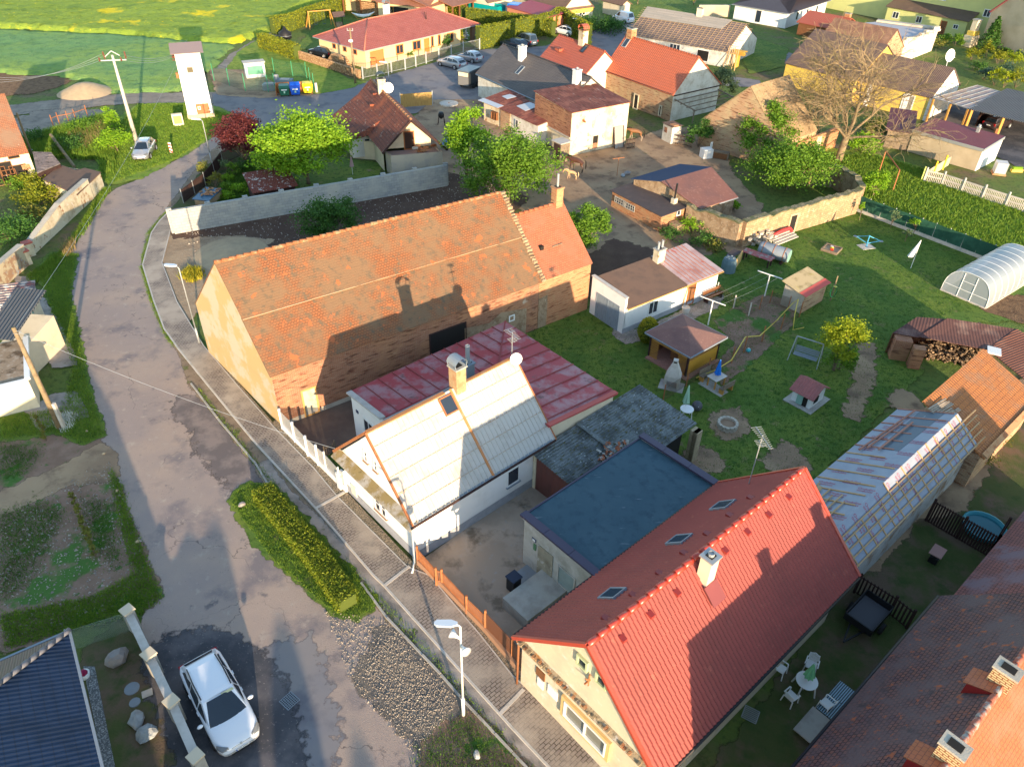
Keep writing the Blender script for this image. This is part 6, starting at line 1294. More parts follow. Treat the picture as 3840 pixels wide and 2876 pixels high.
def left_side():
 c=lambda x,y:k(0,380,.2173,x,y)
 he=HV(c(480,858),c(655,1345)); b=B((-95,600),c(480,858),he); b.W=9; hr=he+4.3
 r=b.root('derelict_yellow_house','derelict house with crumbling yellow render and patchy orange roof at the left edge','house')
 wl_(b,r,M['co'],h=he,gable=(4.5,hr-.2)); gbr_(b,r,mk('old_barn_like_tile',(.42,.16,.075),.88,[((.28,.17,.11),.4,.45,.6),((.55,.42,.32),3,.68,.74)],(14,.6),brick=(.19,.17,.016,(.33,.13,.07),(.12,.06,.04),.025),saw=(.17,.04)),4.5,hr,.15,.0,.1)
 for px,w_,h_,nm in ((c(110,1160),1.1,1.3,'window'),(c(385,1350),1.5,1.7,'door'),(c(180,1330),1.3,1.4,'window'),(c(30,1400),1.4,1.8,'door'),(c(235,955),1.0,.4,'window')):
  s,h=b.hit('f',px); op_(b,r,'f',(s,max(h,h_/2+.02)),w_,h_,nm,M['wb'],M['dh'],(0,0),.04,.06)
 s,h=b.hit('f',c(450,1135)); q=MB(); q.box(b.pt(s,-.02,h-.25),.7,.05,.5,b.yaw); q.build('brick_patch',M['bo'],r)
 he=HV((377,645),(392,702)); A,Bq,Cq,Dq=[G(p,he) for p in (c(730,1350),c(1330,1612),c(1738,1220),c(1045,1095))]
 r=wt_('flat_brown_shed','low cream walled shed with flat brown felt roof beside the street','shed',V3((A.x,A.y,0))); m=MB(); N1=G(c(1320,1195),he); N2=G(c(1460,1150),he); slab(m,[A,Bq,Cq,N2,N1,Dq],.1); m.build('roof',M['bitumen_brown'],r); m=MB(); fl=lambda p:V3((p.x,p.y,0)); cc=(A+Cq)/2;
 W_=[p.lerp(V3((cc.x,cc.y,he)),.03) for p in (A,Bq,Cq,Dq)]
 for i in range(4): a,d=W_[i],W_[(i+1)%4]; m.face([fl(a),fl(d),d-V3((0,0,.1)),a-V3((0,0,.1))])
 m.build('wall',M['co'],r)
 P=[G(p,h) for p,h in ((c(640,1240),1.9),(c(1040,1075),1.9),(c(880,880),2.5),(c(560,870),2.5))]; r=wt_('collapsed_lean_to','half collapsed grey board lean-to between the derelict house and the flat shed','shed',fl(P[0])); m=MB(); slab(m,P,.06); rf=m.build('roof',mk('rotten_grey_boards',(.17,.14,.14),.95,[((.42,.34,.3),1.2,.58,.64,(.5,4)),((.07,.06,.06),2.2,.5,.7)],(10,1,.08),brick=(4,.25,.02,(.24,.2,.19),(.05,.04,.04))),r); m=MB(); m.face([fl(P[0]),fl(P[1]),P[1]-V3((0,0,.08)),P[0]-V3((0,0,.08))]); m.build('front_boards',M['wd'],r)
 h1=HV(z(0,1,215,455),z(0,1,272,548))
 wr_('old_garden_wall','long patched plaster garden wall following the inner edge of the bend',[G(c(1500,1700)) if 0 else G((345,745)),G(z(0,1,560,275)),G(z(0,1,270,548))],[1.9,1.9,h1],.4,M['co'],M['rc'],seed=3)
 wr_('old_wall_stub','short patched wall with pale blue patch, nearer the tiny kiosk house',[G(z(0,1,245,620)),G(z(0,1,30,812)),G(z(0,1,-150,980))],1.7,.4,mk('patched_cream_wall',(.50,.42,.28),.95,[((.33,.2,.12),1.2,.5,.6),((.3,.33,.35),2.0,.6,.66)],(18,.6)),M['rc'],seed=4)
 for px in (z(0,1,252,595),z(0,1,180,560)):
  pass
 for px,lab in ((z(0,1,272,548),'red capped pier at the lower end of the long garden wall'),(z(0,1,243,622),'red capped pier at the start of the short wall stub')):
  g_=G(px); r=wt_('wall_pier',lab,'pier',g_,'piers of the old garden wall'); m=MB(); m.box(g_,.55,.55,h1+.1,.9); m.build('shaft',M['co'],r); m=MB(); m.box(g_+V3((0,0,h1+.1)),.7,.7,.12,.9); m.build('cap',mk('faded_red_cap',(.42,.12,.09),.9),r)
 d=lambda x,y:k(0,1050,.3147,x,y); he=HV(d(388,340),d(478,655)); b=B(d(-120,405),d(388,340),he); b.W=b.at(d(230,45),he+.9)[1]
 r=b.root('kiosk_house','tiny cream house with streaked corrugated roof and one large window at the left edge','house'); wl_(b,r,M['cream'],.1,b.L-.1,.1,b.W-.1,he-.05,hb=he+.8)
 shr_(b,r,mk('streaked_corrugated_sheet',(.16,.13,.14),.8,[((.52,.46,.42),1.4,.47,.56,(.9,1)),((.30,.09,.08),.9,.56,.66)],(20,.4),wave=(.22,.04,1)),he,he+.9,.15,.1,.07)
 s,h=b.hit('f',d(245,530)); op_(b,r,'f',(s,h),1.75,1.15,'window',M['wd'],M['glass'],(0,0),.05,.07,sill=M['fw'])
 q=MB(); q.box(b.pt(b.L/2,.07,0),b.L-.2,.1,.5,b.yaw); q.build('plinth',M['rc'],r)
 q=MB(); q.tube([b.pt(b.L-.05,-.1,he-.1),b.pt(b.L+.0,-.05,.3)],.06,6); q.build('downpipe',mk('green_pipe',(.22,.32,.26),.7),r,True)
 he=HV((104,1424),(148,1529)); b=B((-90,1470),(104,1424),he); b.W=b.at((22,1284),he)[1]; b.W=min(b.W,9)
 r=b.root('cream_block','low cream block with mossy flat roof and white parapet under the timber pole','building'); wl_(b,r,M['cream'],h=he-.05); m=MB(); slab(m,[b.pt(0,0,he),b.pt(b.L,0,he),b.pt(b.L,b.W,he),b.pt(0,b.W,he)],.06); rf=m.build('roof',mk('mossy_flat_roof',(.30,.22,.15),.95,[((.12,.08,.05),1.1,.5,.6),((.42,.35,.28),2.4,.5,.7)],(14,1,.05)),r)
 q=MB(); q.beam(b.pt(b.L,0,he+.06),b.pt(b.L,b.W,he+.06),.3,.16); q.beam(b.pt(0,0,he+.03),b.pt(b.L,0,he+.03),.2,.1); sub(q,'parapet',M['white'],r,rf)
 b2=B((-60,1262),(44,1270),3.2); b2.W=b2.at(d(0,400),4.2)[1]; b2.W=4; r=b2.root('blue_tile_canopy','corner of a blue grey pantile roof cut off by the left edge','building'); wl_(b2,r,M['cream'],h=2.0,hb=2.4); shr_(b2,r,MATS['slate_grey_pantile'],3.2,4.3,.1,.1,.08)
left_side()
# ---- walls round the yards
def yard_walls():
 h=HV((635,790),(656,877)); a,b_=G((656,877)),G((1677,697)); r=wr_('block_wall','long pale concrete block wall between the village house garden and the dark soil plot',[a,b_],h,.3,M['block'])
 rnd=RR_(1); d=(b_-a).normalized(); L=(b_-a).length; q=MB()
 for i in range(9): p=a+d*(L*i/8.01)+V3((-d.y,d.x,0))*.22; q.box(V3((p.x,p.y,0)),.45,.3,h+.12,math.atan2(d.y,d.x))
 o=q.build('piers',M['block'],r)
 c=lambda x,y:k(2260,600,.394,x,y)
 P0=G(c(785,620)); P1=G(z(2,1,1935,478)); P2=G((3197,802)); P2=G(z(3,1,738,182)); h1=HV(z(2,1,1960,262),z(2,1,1930,478)); h2=HV(z(3,1,770,-120),z(3,1,738,182))
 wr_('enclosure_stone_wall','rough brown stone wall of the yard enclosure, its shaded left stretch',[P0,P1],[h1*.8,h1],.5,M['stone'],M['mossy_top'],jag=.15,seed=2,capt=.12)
 s=wr_('sunlit_stone_wall','long sunlit stone wall with mossy jagged top and small doorway beside the lawn',[P1+V3((.3,.1,0)),P1.lerp(P2,.5),P2],[h1,h1*1.02,h1],.5,mk('sunlit_rubble_stone',(.46,.31,.17),.95,[((.34,.21,.12),1.4,.45,.62),((.55,.42,.28),3.2,.55,.7),((.2,.14,.09),7,.64,.72)],(8,1,.08),brick=(.5,.2,.02,(.40,.26,.15),(.3,.2,.12),.03)),M['mossy_top'],jag=.12,seed=5,capt=.12)  # lighter, warmer copy of the rubble stone, sunlight put into its colour
 P3=G(z(3,0,600,1640)); P4=G(z(3,0,380,1560));
 q3=G((3140,655)); q4=G((3040,640))
 wr_('curved_back_wall','curved mossy topped wall closing the far side of the walled yard',[P2+V3((.3,.4,0)),G((3190,745)),G((3120,700)),G((3000,690))],[h1,h1*.95,h1*.9,h1*.8],.5,M['stone'],M['mossy_top'],jag=.12,seed=6,capt=.12)
 d=(P2-P1).normalized(); n=V3((d.y,-d.x,0)); cpt=hitp(z(3,1,215,260),P1+n*.27,n); b=B(V3((P1.x,P1.y,0))+n*.26,V3((P2.x,P2.y,0))+n*.26,h1,world=True); b.W=.5
 op_(b,s,'f',(b.loc(cpt)[0],1.0),1.1,1.9,'door',mk('buff_stone_frame',(.5,.36,.22),.95),M['dh'],(0,0),.06,.18)
 r=wt_('netting_fence','dark green privacy netting on a pale concrete base along the lawn','fence',G(z(3,1,740,160))); a,b_=G(z(3,1,740,160)),G(z(3,1,1850,585)); b_=a+(b_-a)*1.25; q=MB(); q.beam(a+V3((0,0,.14)),b_+V3((0,0,.14)),.12,.3); q.build('concrete_base',M['cp'],r)
 m=MB(); n=24
 for i in range(n): p,q_=a.lerp(b_,i/n),a.lerp(b_,(i+1)/n); w0,w1=.12*sn_(i*1.7)*(.5),.12*sn_((i+1)*1.7)*.5; t=V3((.05,.05,0)); m.face([p+V3((0,0,.3))+t,q_+V3((0,0,.3))+t,q_+V3((w1,0,1.55)),p+V3((w0,0,1.55))])
 m.build('netting',mk('green_netting',(.015,.07,.045),.8,[((.03,.11,.07),.8,.45,.65)]),r)
 for i in range(13): p=a.lerp(b_,i/12); q=MB(); q.box(p+V3((.05,.08,0)),.06,.06,1.6); q.build('post',M['galv'],r)
yard_walls()
def precast_fence():
 c=lambda x,y:k(3360,380,.3783,x,y)
 pts=[G(c(270,790)),G(c(445,830)),G(c(640,895)),G(c(845,965)),G(c(1075,1040)),G(c(1300,1110)),G(c(1540,1180))]
 r=wt_('precast_fence','pale precast concrete fence of slotted panels across the top of the meadow','fence',pts[0]); H=1.15
 for i in range(len(pts)-1):
  a,b_=pts[i],pts[i+1]; q=MB(); d=(b_-a); L=d.length
  for h0 in (.0,.52,H-.12): q.beam(a+V3((0,0,h0+.07)),b_+V3((0,0,h0+.07)),.05,.14)
  n=int(L/.16)
  for j in range(1,n): p=a.lerp(b_,j/n); q.beam(p+V3((0,0,.05)),p+V3((0,0,H-.05)),.045,.06)
  q.build('panel',M['cp'],r)
 for i,p in enumerate(pts): q=MB(); q.box(p,.16,.16,H+.3,.3); q.build('post',M['cp'],r)
 p=pts[0]; q=MB(); q.box(p+V3((-.2,.1,0)),.1,.1,1.5); q.build('end_post',mk('lime_post',(.5,.55,.15),.7),r)
 a,b_=pts[0],G(c(515,640)); r=wt_('board_fence','short beige board fence with two yellow posts in front of the garage','fence',a); q=MB(); q.beam(a+V3((0,0,.55)),b_+V3((0,0,.55)),.05,1.0); q.build('boards',M['beige'],r)
 for t in (.35,.75): p=a.lerp(b_,t); q=MB(); q.box(p+V3((0,-.1,0)),.14,.14,1.6); q.build('yellow_post',mk('yellow_paint',(.75,.45,.02),.6),r)
precast_fence()
def greenhouse():
 a,b_=G(z(3,1,1870,1010)),G(z(3,1,1480,850)); e=G(z(3,1,2209,800)); u=(e-a).normalized(); u.z=0; w=(b_-a); Wd=w.length; v_=V3((-u.y,u.x,0)); L=8.2; H=2.15
 r=wt_('polytunnel_greenhouse','rounded polycarbonate greenhouse with white ribs at the right edge','greenhouse',a)
 clear=NT('polycarbonate'); t=clear.n('ShaderNodeBsdfTransparent',{'Color':(.8,.82,.84)}); mx=clear.n('ShaderNodeMixShader',{'Fac':.62}); clear.b.inputs['Base Color'].default_value=(.42,.47,.52,1); clear.b.inputs['Roughness'].default_value=.3; clear.b.inputs['Specular IOR Level'].default_value=.8
 clear.t.links.new(t.outputs[0],mx.inputs[1]); clear.t.links.new(clear.b.outputs[0],mx.inputs[2]); clear.t.links.new(mx.outputs[0],clear.out.inputs[0]); cm=clear.m
 def prof(t): # t 0..1 over the arch
  an=PI_*t; x=Wd/2-Wd/2*math.copysign(abs(cs_(an))**.75,cs_(an)); return x,H*sn_(an)**.72
 P=lambda uu,t:a+u*uu+v_*prof(t)[0]+V3((0,0,prof(t)[1]+.08))
 m=MB(); N=22
 for i in range(N): m.face([P(0,i/N),P(L,i/N),P(L,(i+1)/N),P(0,(i+1)/N)])
 m.build('cover',cm,r,True)
 for uu,nm in ((0.01,'end_panel'),(L,'end_panel')):
  m=MB(); m.face([P(uu,i/N) for i in range(N+1)]); m.build(nm,cm,r)
 for j in range(9): q=MB(); q.tube([P(L*j/8,i/N) for i in range(N+1)],.025,5); q.build('rib',M['mw'],r,True)
 q=MB();
 for x in (.36,.64):
  hh=H*.97; q.beam(a+v_*Wd*x+V3((0,0,.08)),a+v_*Wd*x+V3((0,0,hh)),.04)
 for h_ in (.75,1.45): q.beam(a+v_*Wd*(.03 if h_<1 else .36)+V3((0,0,h_)),a+v_*Wd*(.97 if h_<1 else .64)+V3((0,0,h_)),.035)
 q.build('door_frame',M['mw'],r); q=MB()
 for p,q_ in ((a,a+v_*Wd),(a+v_*Wd,a+v_*Wd+u*L),(a+u*L,a)): q.beam(p+V3((0,0,.05)),q_+V3((0,0,.05)),.14,.12)
 q.build('base_frame',M['cp'],r)
greenhouse()
# ================================================================ ground, roads, paths
def v(x,y): return (x*1.7360,y*1.7356)
def gpts(L): return [G(v(*p)) for p in L]
def rough_edge(P,jit,step,seed=0,rad=0):
 rnd=RR_(seed); out=[]
 for i in range(len(P)):
  a,b=P[i],P[(i+1)%len(P)]; d=(b-a).length; n=max(1,int(d/step))
  for j in range(n):
   p=a.lerp(b,j/n)
   if jit: p=p+V3((rnd.gauss(0,jit),rnd.gauss(0,jit),0))
   out.append(p)
 return out
LAY=[0]
def sheet(name,L,mat,lay,jit=0,step=.5,seed=1,world=False,kind='structure',fw=0):
 P=[V3(p) for p in L] if world else gpts(L)
 area=sum(P[i].x*P[(i+1)%len(P)].y-P[(i+1)%len(P)].x*P[i].y for i in range(len(P)))
 if area<0: P=P[::-1]
 P=rough_edge(P,jit,step,seed) if jit else P
 LAY[0]+=1; zz=lay*.004+LAY[0]*.0001
 m=MB(); I=[V3((p.x,p.y,zz)) for p in P]; n=len(I); m.face(I); fd=[1]*n
 if jit and mat.name in FADE:
  w=fw or max(.3,jit*4); N=[]
  for i in range(n):
   d=I[(i+1)%n]-I[i-1]; N.append(I[i]+V3((d.y,-d.x,0)).normalized()*w)
  for i in range(n): j=(i+1)%n; m.face([N[i],N[j],I[j],I[i]]); fd+=[0,0,1,1]
 o=m.build(name,mat); u=o.data.uv_layers.new(name='fade'); u.data.foreach_set('uv',[q for f in fd for q in (f,0)]); tag(o,kind=kind); return o
def gm(name,c,layers,bump,rough=.97,fade=True,**kw): return mk(name,c,rough,layers,bump,fade=fade,**kw)
GM=dict(
 base=gm('rough_grass_ground',(.12,.18,.035),[((.17,.125,.075),.16,.50,.62),((.13,.16,.035),.5,.45,.7),((.055,.09,.02),2.2,.5,.7)],(7,1,.12),fade=False),
 lawn=gm('lawn',(.095,.175,.028),[((.17,.23,.035),.3,.42,.62),((.20,.19,.07),.9,.58,.70),((.045,.105,.013),2.4,.5,.64),((.26,.19,.12),.55,.66,.72)],(14,1,.1)),
 meadow=gm('meadow',(.16,.26,.03),[((.26,.31,.045),.5,.42,.62),((.09,.17,.02),1.4,.5,.66)],(6,1,.15)),
 wheat=gm('young_wheat',(.15,.30,.10),[((.24,.36,.07),.06,.42,.62),((.10,.22,.08),.9,.5,.68),((.26,.33,.12),3,.55,.72)],(3.5,1,.2),fade=False),
 rape=gm('rapeseed',(.24,.34,.04),[((.28,.38,.045),.05,.45,.6),((.17,.27,.04),1.2,.5,.68),((.70,.58,.02),.12,.60,.66),((.65,.55,.02),1.8,.62,.68),((.16,.26,.04),.22,.60,.66)],(3.5,1,.25),fade=False),
 road=gm('old_asphalt',(.315,.25,.222),[((.38,.29,.235),.16,.42,.60),((.20,.17,.17),.35,.52,.66),((.40,.33,.27),1.6,.58,.70),((.15,.13,.13),.9,.63,.72),((.45,.38,.32),9,.66,.72),((.16,.14,.13),12,.64,.7)],(24,.9,.03),crack=(.22,.008,(.11,.09,.085))),
 road2=gm('blue_grey_asphalt',(.19,.185,.20),[((.24,.215,.205),.12,.42,.60),((.14,.135,.15),.5,.5,.66),((.26,.24,.21),1.6,.66,.76)],(28,.4,.02)),
 dark=gm('fresh_dark_asphalt',(.06,.062,.072),[((.13,.12,.125),.45,.45,.62),((.22,.20,.19),9,.62,.68)],(30,.8,.03)),
 track=gm('gravel_track',(.24,.20,.165),[((.32,.27,.22),.4,.45,.65),((.16,.14,.12),1,.5,.7)],(18,.6,.03)),
 dirt=gm('trodden_dirt',(.30,.20,.125),[((.40,.28,.17),.25,.42,.62),((.18,.12,.08),.55,.5,.66),((.11,.12,.04),1.3,.64,.72),((.42,.34,.24),6,.66,.75)],(11,.9,.06)),
 soil=gm('dark_soil',(.095,.055,.04),[((.13,.08,.055),.6,.42,.65),((.20,.14,.10),6,.62,.74)],(14,1,.07)),
 bed=gm('garden_soil',(.23,.145,.10),[((.29,.19,.14),1,.45,.65),((.07,.16,.03),.30,.54,.60),((.07,.14,.03),1.6,.60,.65),((.30,.24,.17),7,.68,.75)],(12,1,.06)),
 plough=gm('dug_soil',(.22,.13,.07),[((.14,.08,.045),1.8,.45,.6)],(5,1,.25)),
 pave=mk('block_paving',(.30,.25,.21),.95,[((.36,.30,.24),.5,.42,.62),((.21,.18,.155),1.5,.55,.72),((.42,.35,.28),.3,.5,.62)],(30,.3,.01),brick=(.30,.15,.016,(.24,.195,.17),(.075,.06,.045),.02)),
 slabs=gm('old_concrete_path',(.36,.31,.27),[((.22,.19,.165),.8,.42,.62),((.09,.11,.04),2,.64,.7)],(18,.6,.03)),
 yard=gm('stained_concrete_yard',(.33,.26,.20),[((.43,.34,.265),.35,.45,.6),((.17,.135,.10),.7,.52,.66),((.32,.30,.28),2.6,.6,.75)],(20,.4,.02)),
 court=gm('dark_courtyard',(.13,.095,.075),[((.17,.125,.095),.8,.42,.65)],(26,.6,.02)),
 pebble=gm('pebble_strip',(.33,.25,.165),[((.12,.10,.07),16,.45,.52),((.50,.42,.31),20,.56,.62)],(22,1,.05)),
 gravel=gm('loose_gravel',(.17,.15,.13),[((.10,.095,.09),13,.42,.5),((.33,.30,.26),17,.58,.64),((.21,.17,.13),.6,.45,.65)],(20,1,.05)),
 verge=gm('weedy_verge',(.23,.165,.11),[((.10,.12,.03),1.3,.58,.64),((.30,.23,.16),.9,.42,.65),((.14,.10,.075),3,.55,.7)],(16,.8,.04)),
 sand=gm('sandy_ground',(.37,.27,.175),[((.28,.20,.13),.6,.42,.66),((.44,.34,.23),2,.55,.75)],(5,1,.12)),
 darkgrass=gm('worn_dark_grass',(.08,.10,.03),[((.15,.105,.07),.4,.45,.6),((.05,.085,.02),1,.5,.7)],(14,1,.05)),
)
g=MB(); g.face([(-900,-300,-.05),(900,-300,-.05),(900,1600,-.05),(-900,1600,-.05)],uvs=[(0,0)]*4); tag(g.build('ground',GM['base']),kind='structure')
def crop(name,L,mat,h,step,seed):
 P=gpts(L); xs=[p.x for p in P]; ys=[p.y for p in P]; x0,x1,y0,y1=min(xs),max(xs),min(ys),max(ys)
 nx,ny=int((x1-x0)/step),int((y1-y0)/step); rnd=np.random.RandomState(seed)
 def inside(X,Y):
  c=np.zeros(X.shape,bool)
  for i in range(len(P)):
   a,b=P[i],P[(i+1)%len(P)]
   if a.y==b.y: continue
   t=((a.y>Y)!=(b.y>Y))&(X<(b.x-a.x)*(Y-a.y)/(b.y-a.y)+a.x); c^=t
  return c
 X,Y=np.meshgrid(x0+np.arange(nx+1)*step,y0+np.arange(ny+1)*step); I=inside(X,Y)
 Z=np.where(I,h*(.75+.5*rnd.rand(*X.shape)),-.04); X=X+rnd.randn(*X.shape)*step*.2; Y=Y+rnd.randn(*Y.shape)*step*.2
 V=np.stack([X,Y,Z],-1).reshape(-1,3); F=[]
 J=I[:-1,:-1]|I[1:,:-1]|I[:-1,1:]|I[1:,1:]
 for j,i in zip(*np.nonzero(J)):
  a=j*(nx+1)+i; F.append((a,a+1,a+nx+2,a+nx+1))
 me=bpy.data.meshes.new(name); me.from_pydata(V.tolist(),[],F); me.materials.append(mat); me.polygons.foreach_set('use_smooth',[True]*len(F)); me.update()
 o=bpy.data.objects.new(name,me); COL.objects.link(o); return o
for L_ in ([(1868,740),(1880,745),(1870,830),(1845,905),(1835,900),(1855,830)],[(1490,985),(1520,975),(1560,1000),(1545,1015),(1500,1005)],[(1545,900),(1590,890),(1605,925),(1570,945),(1545,925)],[(1925,860),(1960,850),(1995,890),(1950,890)],[(1660,1000),(1700,960),(1740,1010),(1700,1040)],[(1570,535),(1590,525),(1605,540),(1585,550)]): sheet('worn_lawn',L_,GM['dirt'],9,.1,.4,fw=.8)
def field(name,L,mat,h,step,seed,label): tag(crop(name,L,mat,h,step,seed),label,'crop',kind='stuff')
field('wheat_field',[(-120,64),(0,68),(300,82),(430,96),(500,99),(470,128),(430,180),(380,196),(250,202),(215,178),(150,166),(0,158),(-120,150)],GM['wheat'],.35,.7,1,'young blue green wheat behind the white tower')
field('rapeseed_field',[(-220,-60),(760,-60),(705,-2),(650,14),(600,42),(586,66),(560,76),(500,96),(430,92),(300,77),(0,60),(-160,52)],GM['rape'],.6,.8,2,'green rapeseed with yellow flowering streaks at the edge of the village')
sheet('soil_plot',[(-60,162),(20,160),(90,163),(140,175),(120,190),(60,200),(-60,212)],GM['plough'],1,.3,1.2)
sheet('track',[(-80,240),(0,232),(150,214),(300,202),(400,202),(470,200),(480,225),(400,222),(300,222),(230,226),(140,240),(0,250),(-80,262)],GM['track'],2,.15,.8)
sheet('track_to_field',[(470,205),(470,150),(500,118),(560,85),(590,70),(605,88),(560,115),(505,135),(480,160),(490,205)],GM['track'],1,.15,.8)
sheet('gravel_patch',[(25,262),(90,240),(150,236),(210,240),(225,252),(190,268),(110,285),(60,300),(30,290)],GM['track'],3,.25,.8)
sheet('road',[(430,1720),(335,1450),(300,1385),(325,1310),(300,1230),(272,1130),(238,1000),(212,900),(192,800),(166,680),(150,575),(165,505),(205,450),(255,408),(320,380),(380,348),(430,318),(470,292),(500,262),(470,240),(470,205),(560,208),(640,205),(700,250),(620,272),(560,284),(490,300),(440,345),(400,400),(350,470),(328,505),(309,575),(333,652),(355,712),(385,755),(413,830),(553,1004),(600,1088),(690,1185),(780,1262),(836,1338),(953,1461),(996,1511),(1200,1720)],GM['road'],4,.05,.7)
sheet('village_square',[(460,203),(560,208),(640,208),(700,203),(745,194),(790,178),(1045,108),(1180,100),(1260,72),(1360,48),(1420,52),(1430,90),(1530,120),(1500,170),(1300,190),(1060,215),(930,215),(900,245),(700,262),(560,284),(500,300),(470,270)],GM['road2'],5,.06,.8)
sheet('road',[(1360,50),(1480,48),(1560,60),(1640,95),(1720,120),(1700,140),(1600,125),(1500,110),(1420,92)],GM['road2'],4,.06,.8)
sheet('road',[(1520,170),(1560,185),(1640,190),(1640,175),(1570,165)],GM['road2'],4,.06,.8)
sheet('road',[(390,870),(450,865),(520,955),(575,1050),(560,1095),(490,1020),(430,930)],mk('darker_patch',(.15,.125,.12),.97,[((.25,.20,.18),.7,.45,.6)],(24,.9,.03),fade=True),5,.12,.6,fw=1.3)
sheet('road',[(560,1430),(650,1400),(700,1560),(690,1700),(600,1700)],MATS['blue_grey_asphalt'],5,.12,.6,fw=1.2)
sheet('dark_asphalt',[(432,1700),(338,1440),(345,1405),(400,1378),(470,1385),(560,1440),(610,1540),(640,1700)],GM['dark'],6,.06,.5,fw=1.1)
sheet('tower_lawn',[(235,398),(212,380),(225,300),(250,262),(300,226),(400,224),(470,232),(505,250),(510,262),(470,285),(440,308),(380,345),(300,388)],GM['meadow'],6,.12,.7)
sheet('verge',[(490,300),(440,345),(400,400),(350,470),(328,505),(309,575),(333,652),(355,712),(385,755),(413,830),(553,1004),(600,1088),(690,1185),(780,1262),(836,1338),(953,1461),(996,1511),(1200,1720),(1300,1720),(1106,1560),(960,1400),(820,1240),(700,1100),(570,950),(450,800),(380,730),(350,640),(330,575),(345,505),(365,500),(372,470),(400,430),(470,360)],GM['verge'],6,.05,.5)
OUT=[(370,455),(345,480),(328,505),(309,575),(333,652.5),(355.5,712.6),(385.5,755),(445.6,829),(553,960),(683,1101),(806,1244),(831,1268),(966,1418.6),(1106,1574),(1215,1690)]
INN=[(1345,1680),(1240,1580),(1131,1483),(1106,1461),(1038,1375),(928,1246),(881,1228),(728,1074),(680,1016),(590,923),(508,829),(440.6,750),(383,655),(350.5,570),(368,502),(378,470)]
sheet('pebble_strip',[(590,915),(600,905),(700,1000),(745,1060),(890,1215),(905,1225),(1050,1360),(1140,1465),(1360,1680),(1340,1690),(1100,1470),(1030,1390),(930,1255),(880,1235),(720,1080),(585,925),(500,830),(445,760),(452,755)],GM['pebble'],25,.0)
def pavement():
 P=gpts(OUT+INN); P=P[::-1]; area=sum(P[i].x*P[(i+1)%len(P)].y-P[(i+1)%len(P)].x*P[i].y for i in range(len(P)))
 if area<0: P=P[::-1]
 a=math.radians(43); ca,sa=cs_(a),sn_(a)
 m=MB(); top=[V3((p.x,p.y,.12)) for p in P]; m.face(top,0,[(p.x*ca+p.y*sa,-p.x*sa+p.y*ca) for p in top])
 for i in range(len(P)):
  j=(i+1)%len(P); m.face([V3((P[i].x,P[i].y,0)),V3((P[j].x,P[j].y,0)),top[j],top[i]],1)
 o=m.build('pavement',[GM['pave'],M['concrete']]); tag(o,kind='structure')
 q=MB(); O=gpts(OUT)
 for i in range(len(O)-1): q.beam(O[i]+V3((0,0,.06)),O[i+1]+V3((0,0,.06)),.1,.135)
 I=gpts(INN)
 for i in range(len(I)-1): q.beam(I[i]+V3((0,0,.06)),I[i+1]+V3((0,0,.06)),.06,.13)
 for a,b in (((683,1101),(745,1066)),((831,1268),(885,1226)),((1080,1545),(1131,1492))): q.beam(G(v(*a))+V3((0,0,.1)),G(v(*b))+V3((0,0,.1)),.16,.07)
 tag(q.build('kerb',M['cp']),kind='structure')
pavement()
q=MB(); K=gpts([(413,830),(470,905),(553,1004),(600,1083),(690,1182),(780,1260),(836,1336),(953,1459),(996,1509),(1190,1715)]); rnd=RR_(1)
for i in range(len(K)-1):
 a,b=K[i],K[i+1]; n=max(1,int((b-a).length/1.0))
 for j in range(n):
  if i==4: continue
  q.beam(a.lerp(b,j/n)+V3((0,0,.04+rnd.uniform(-.015,.02))),a.lerp(b,(j+.97)/n)+V3((0,0,.04+rnd.uniform(-.015,.02))),.1,.12)
tag(q.build('road_kerb',M['concrete']),kind='structure')
sheet('gutter_slabs',[(560,1003),(600,1078),(700,1165),(790,1250),(850,1330),(965,1455),(1010,1500),(1200,1690),(1225,1690),(1030,1500),(975,1440),(865,1310),(800,1235),(700,1135),(620,1060),(575,995)],GM['slabs'],8,.02,.8)
sheet('gravel_heap_ground',[(828,1366),(871,1381),(908,1430),(997,1512),(976,1556),(916,1610),(866,1562),(780,1467),(804,1410)],GM['gravel'],8,.12,.3,fw=.7)
sheet('hedge_strip',[(498,1085),(506,1066),(535,1045),(590,1050),(640,1100),(700,1170),(765,1240),(806,1290),(806,1318),(770,1336),(725,1328),(650,1262),(590,1212),(535,1155)],GM['lawn'],9,.07,.3)
sheet('corner_grass',[(918,1610),(950,1580),(980,1560),(1005,1545),(1040,1560),(1085,1610),(1130,1665),(1180,1720),(900,1720)],GM['bed'],9,.08,.3)
sheet('left_gardens',[(-30,925),(110,925),(200,905),(236,1000),(262,1100),(320,1240),(345,1290),(300,1320),(240,1330),(60,1390),(-60,1400)],GM['bed'],6,.12,.5)
sheet('left_path_dirt',[(-30,1080),(60,1040),(150,1000),(215,960),(245,985),(252,1030),(150,1050),(80,1075),(-30,1130)],GM['dirt'],7,.1,.5)
sheet('grass_strip',[(70,590),(110,545),(165,550),(150,640),(170,730),(190,830),(212,900),(205,925),(150,900),(140,880),(160,850),(165,790),(120,690),(95,620)],GM['lawn'],7,.08,.4)
sheet('grass_strip',[(0,905),(90,880),(150,870),(215,905),(225,940),(180,960),(120,935),(60,945),(0,955)],GM['lawn'],7,.08,.4)
c4=lambda x,y:k(0,1050,.3147,x,y); w4=lambda L:[G(c4(*p)) for p in L]
sheet('path',w4([(180,-40),(400,-20),(380,90),(480,200),(540,270),(600,400),(670,500),(720,590),(800,770),(890,940),(900,1010),(640,1040),(550,760),(480,600),(400,380),(330,200)]),GM['slabs'],9,.04,.6,world=True)
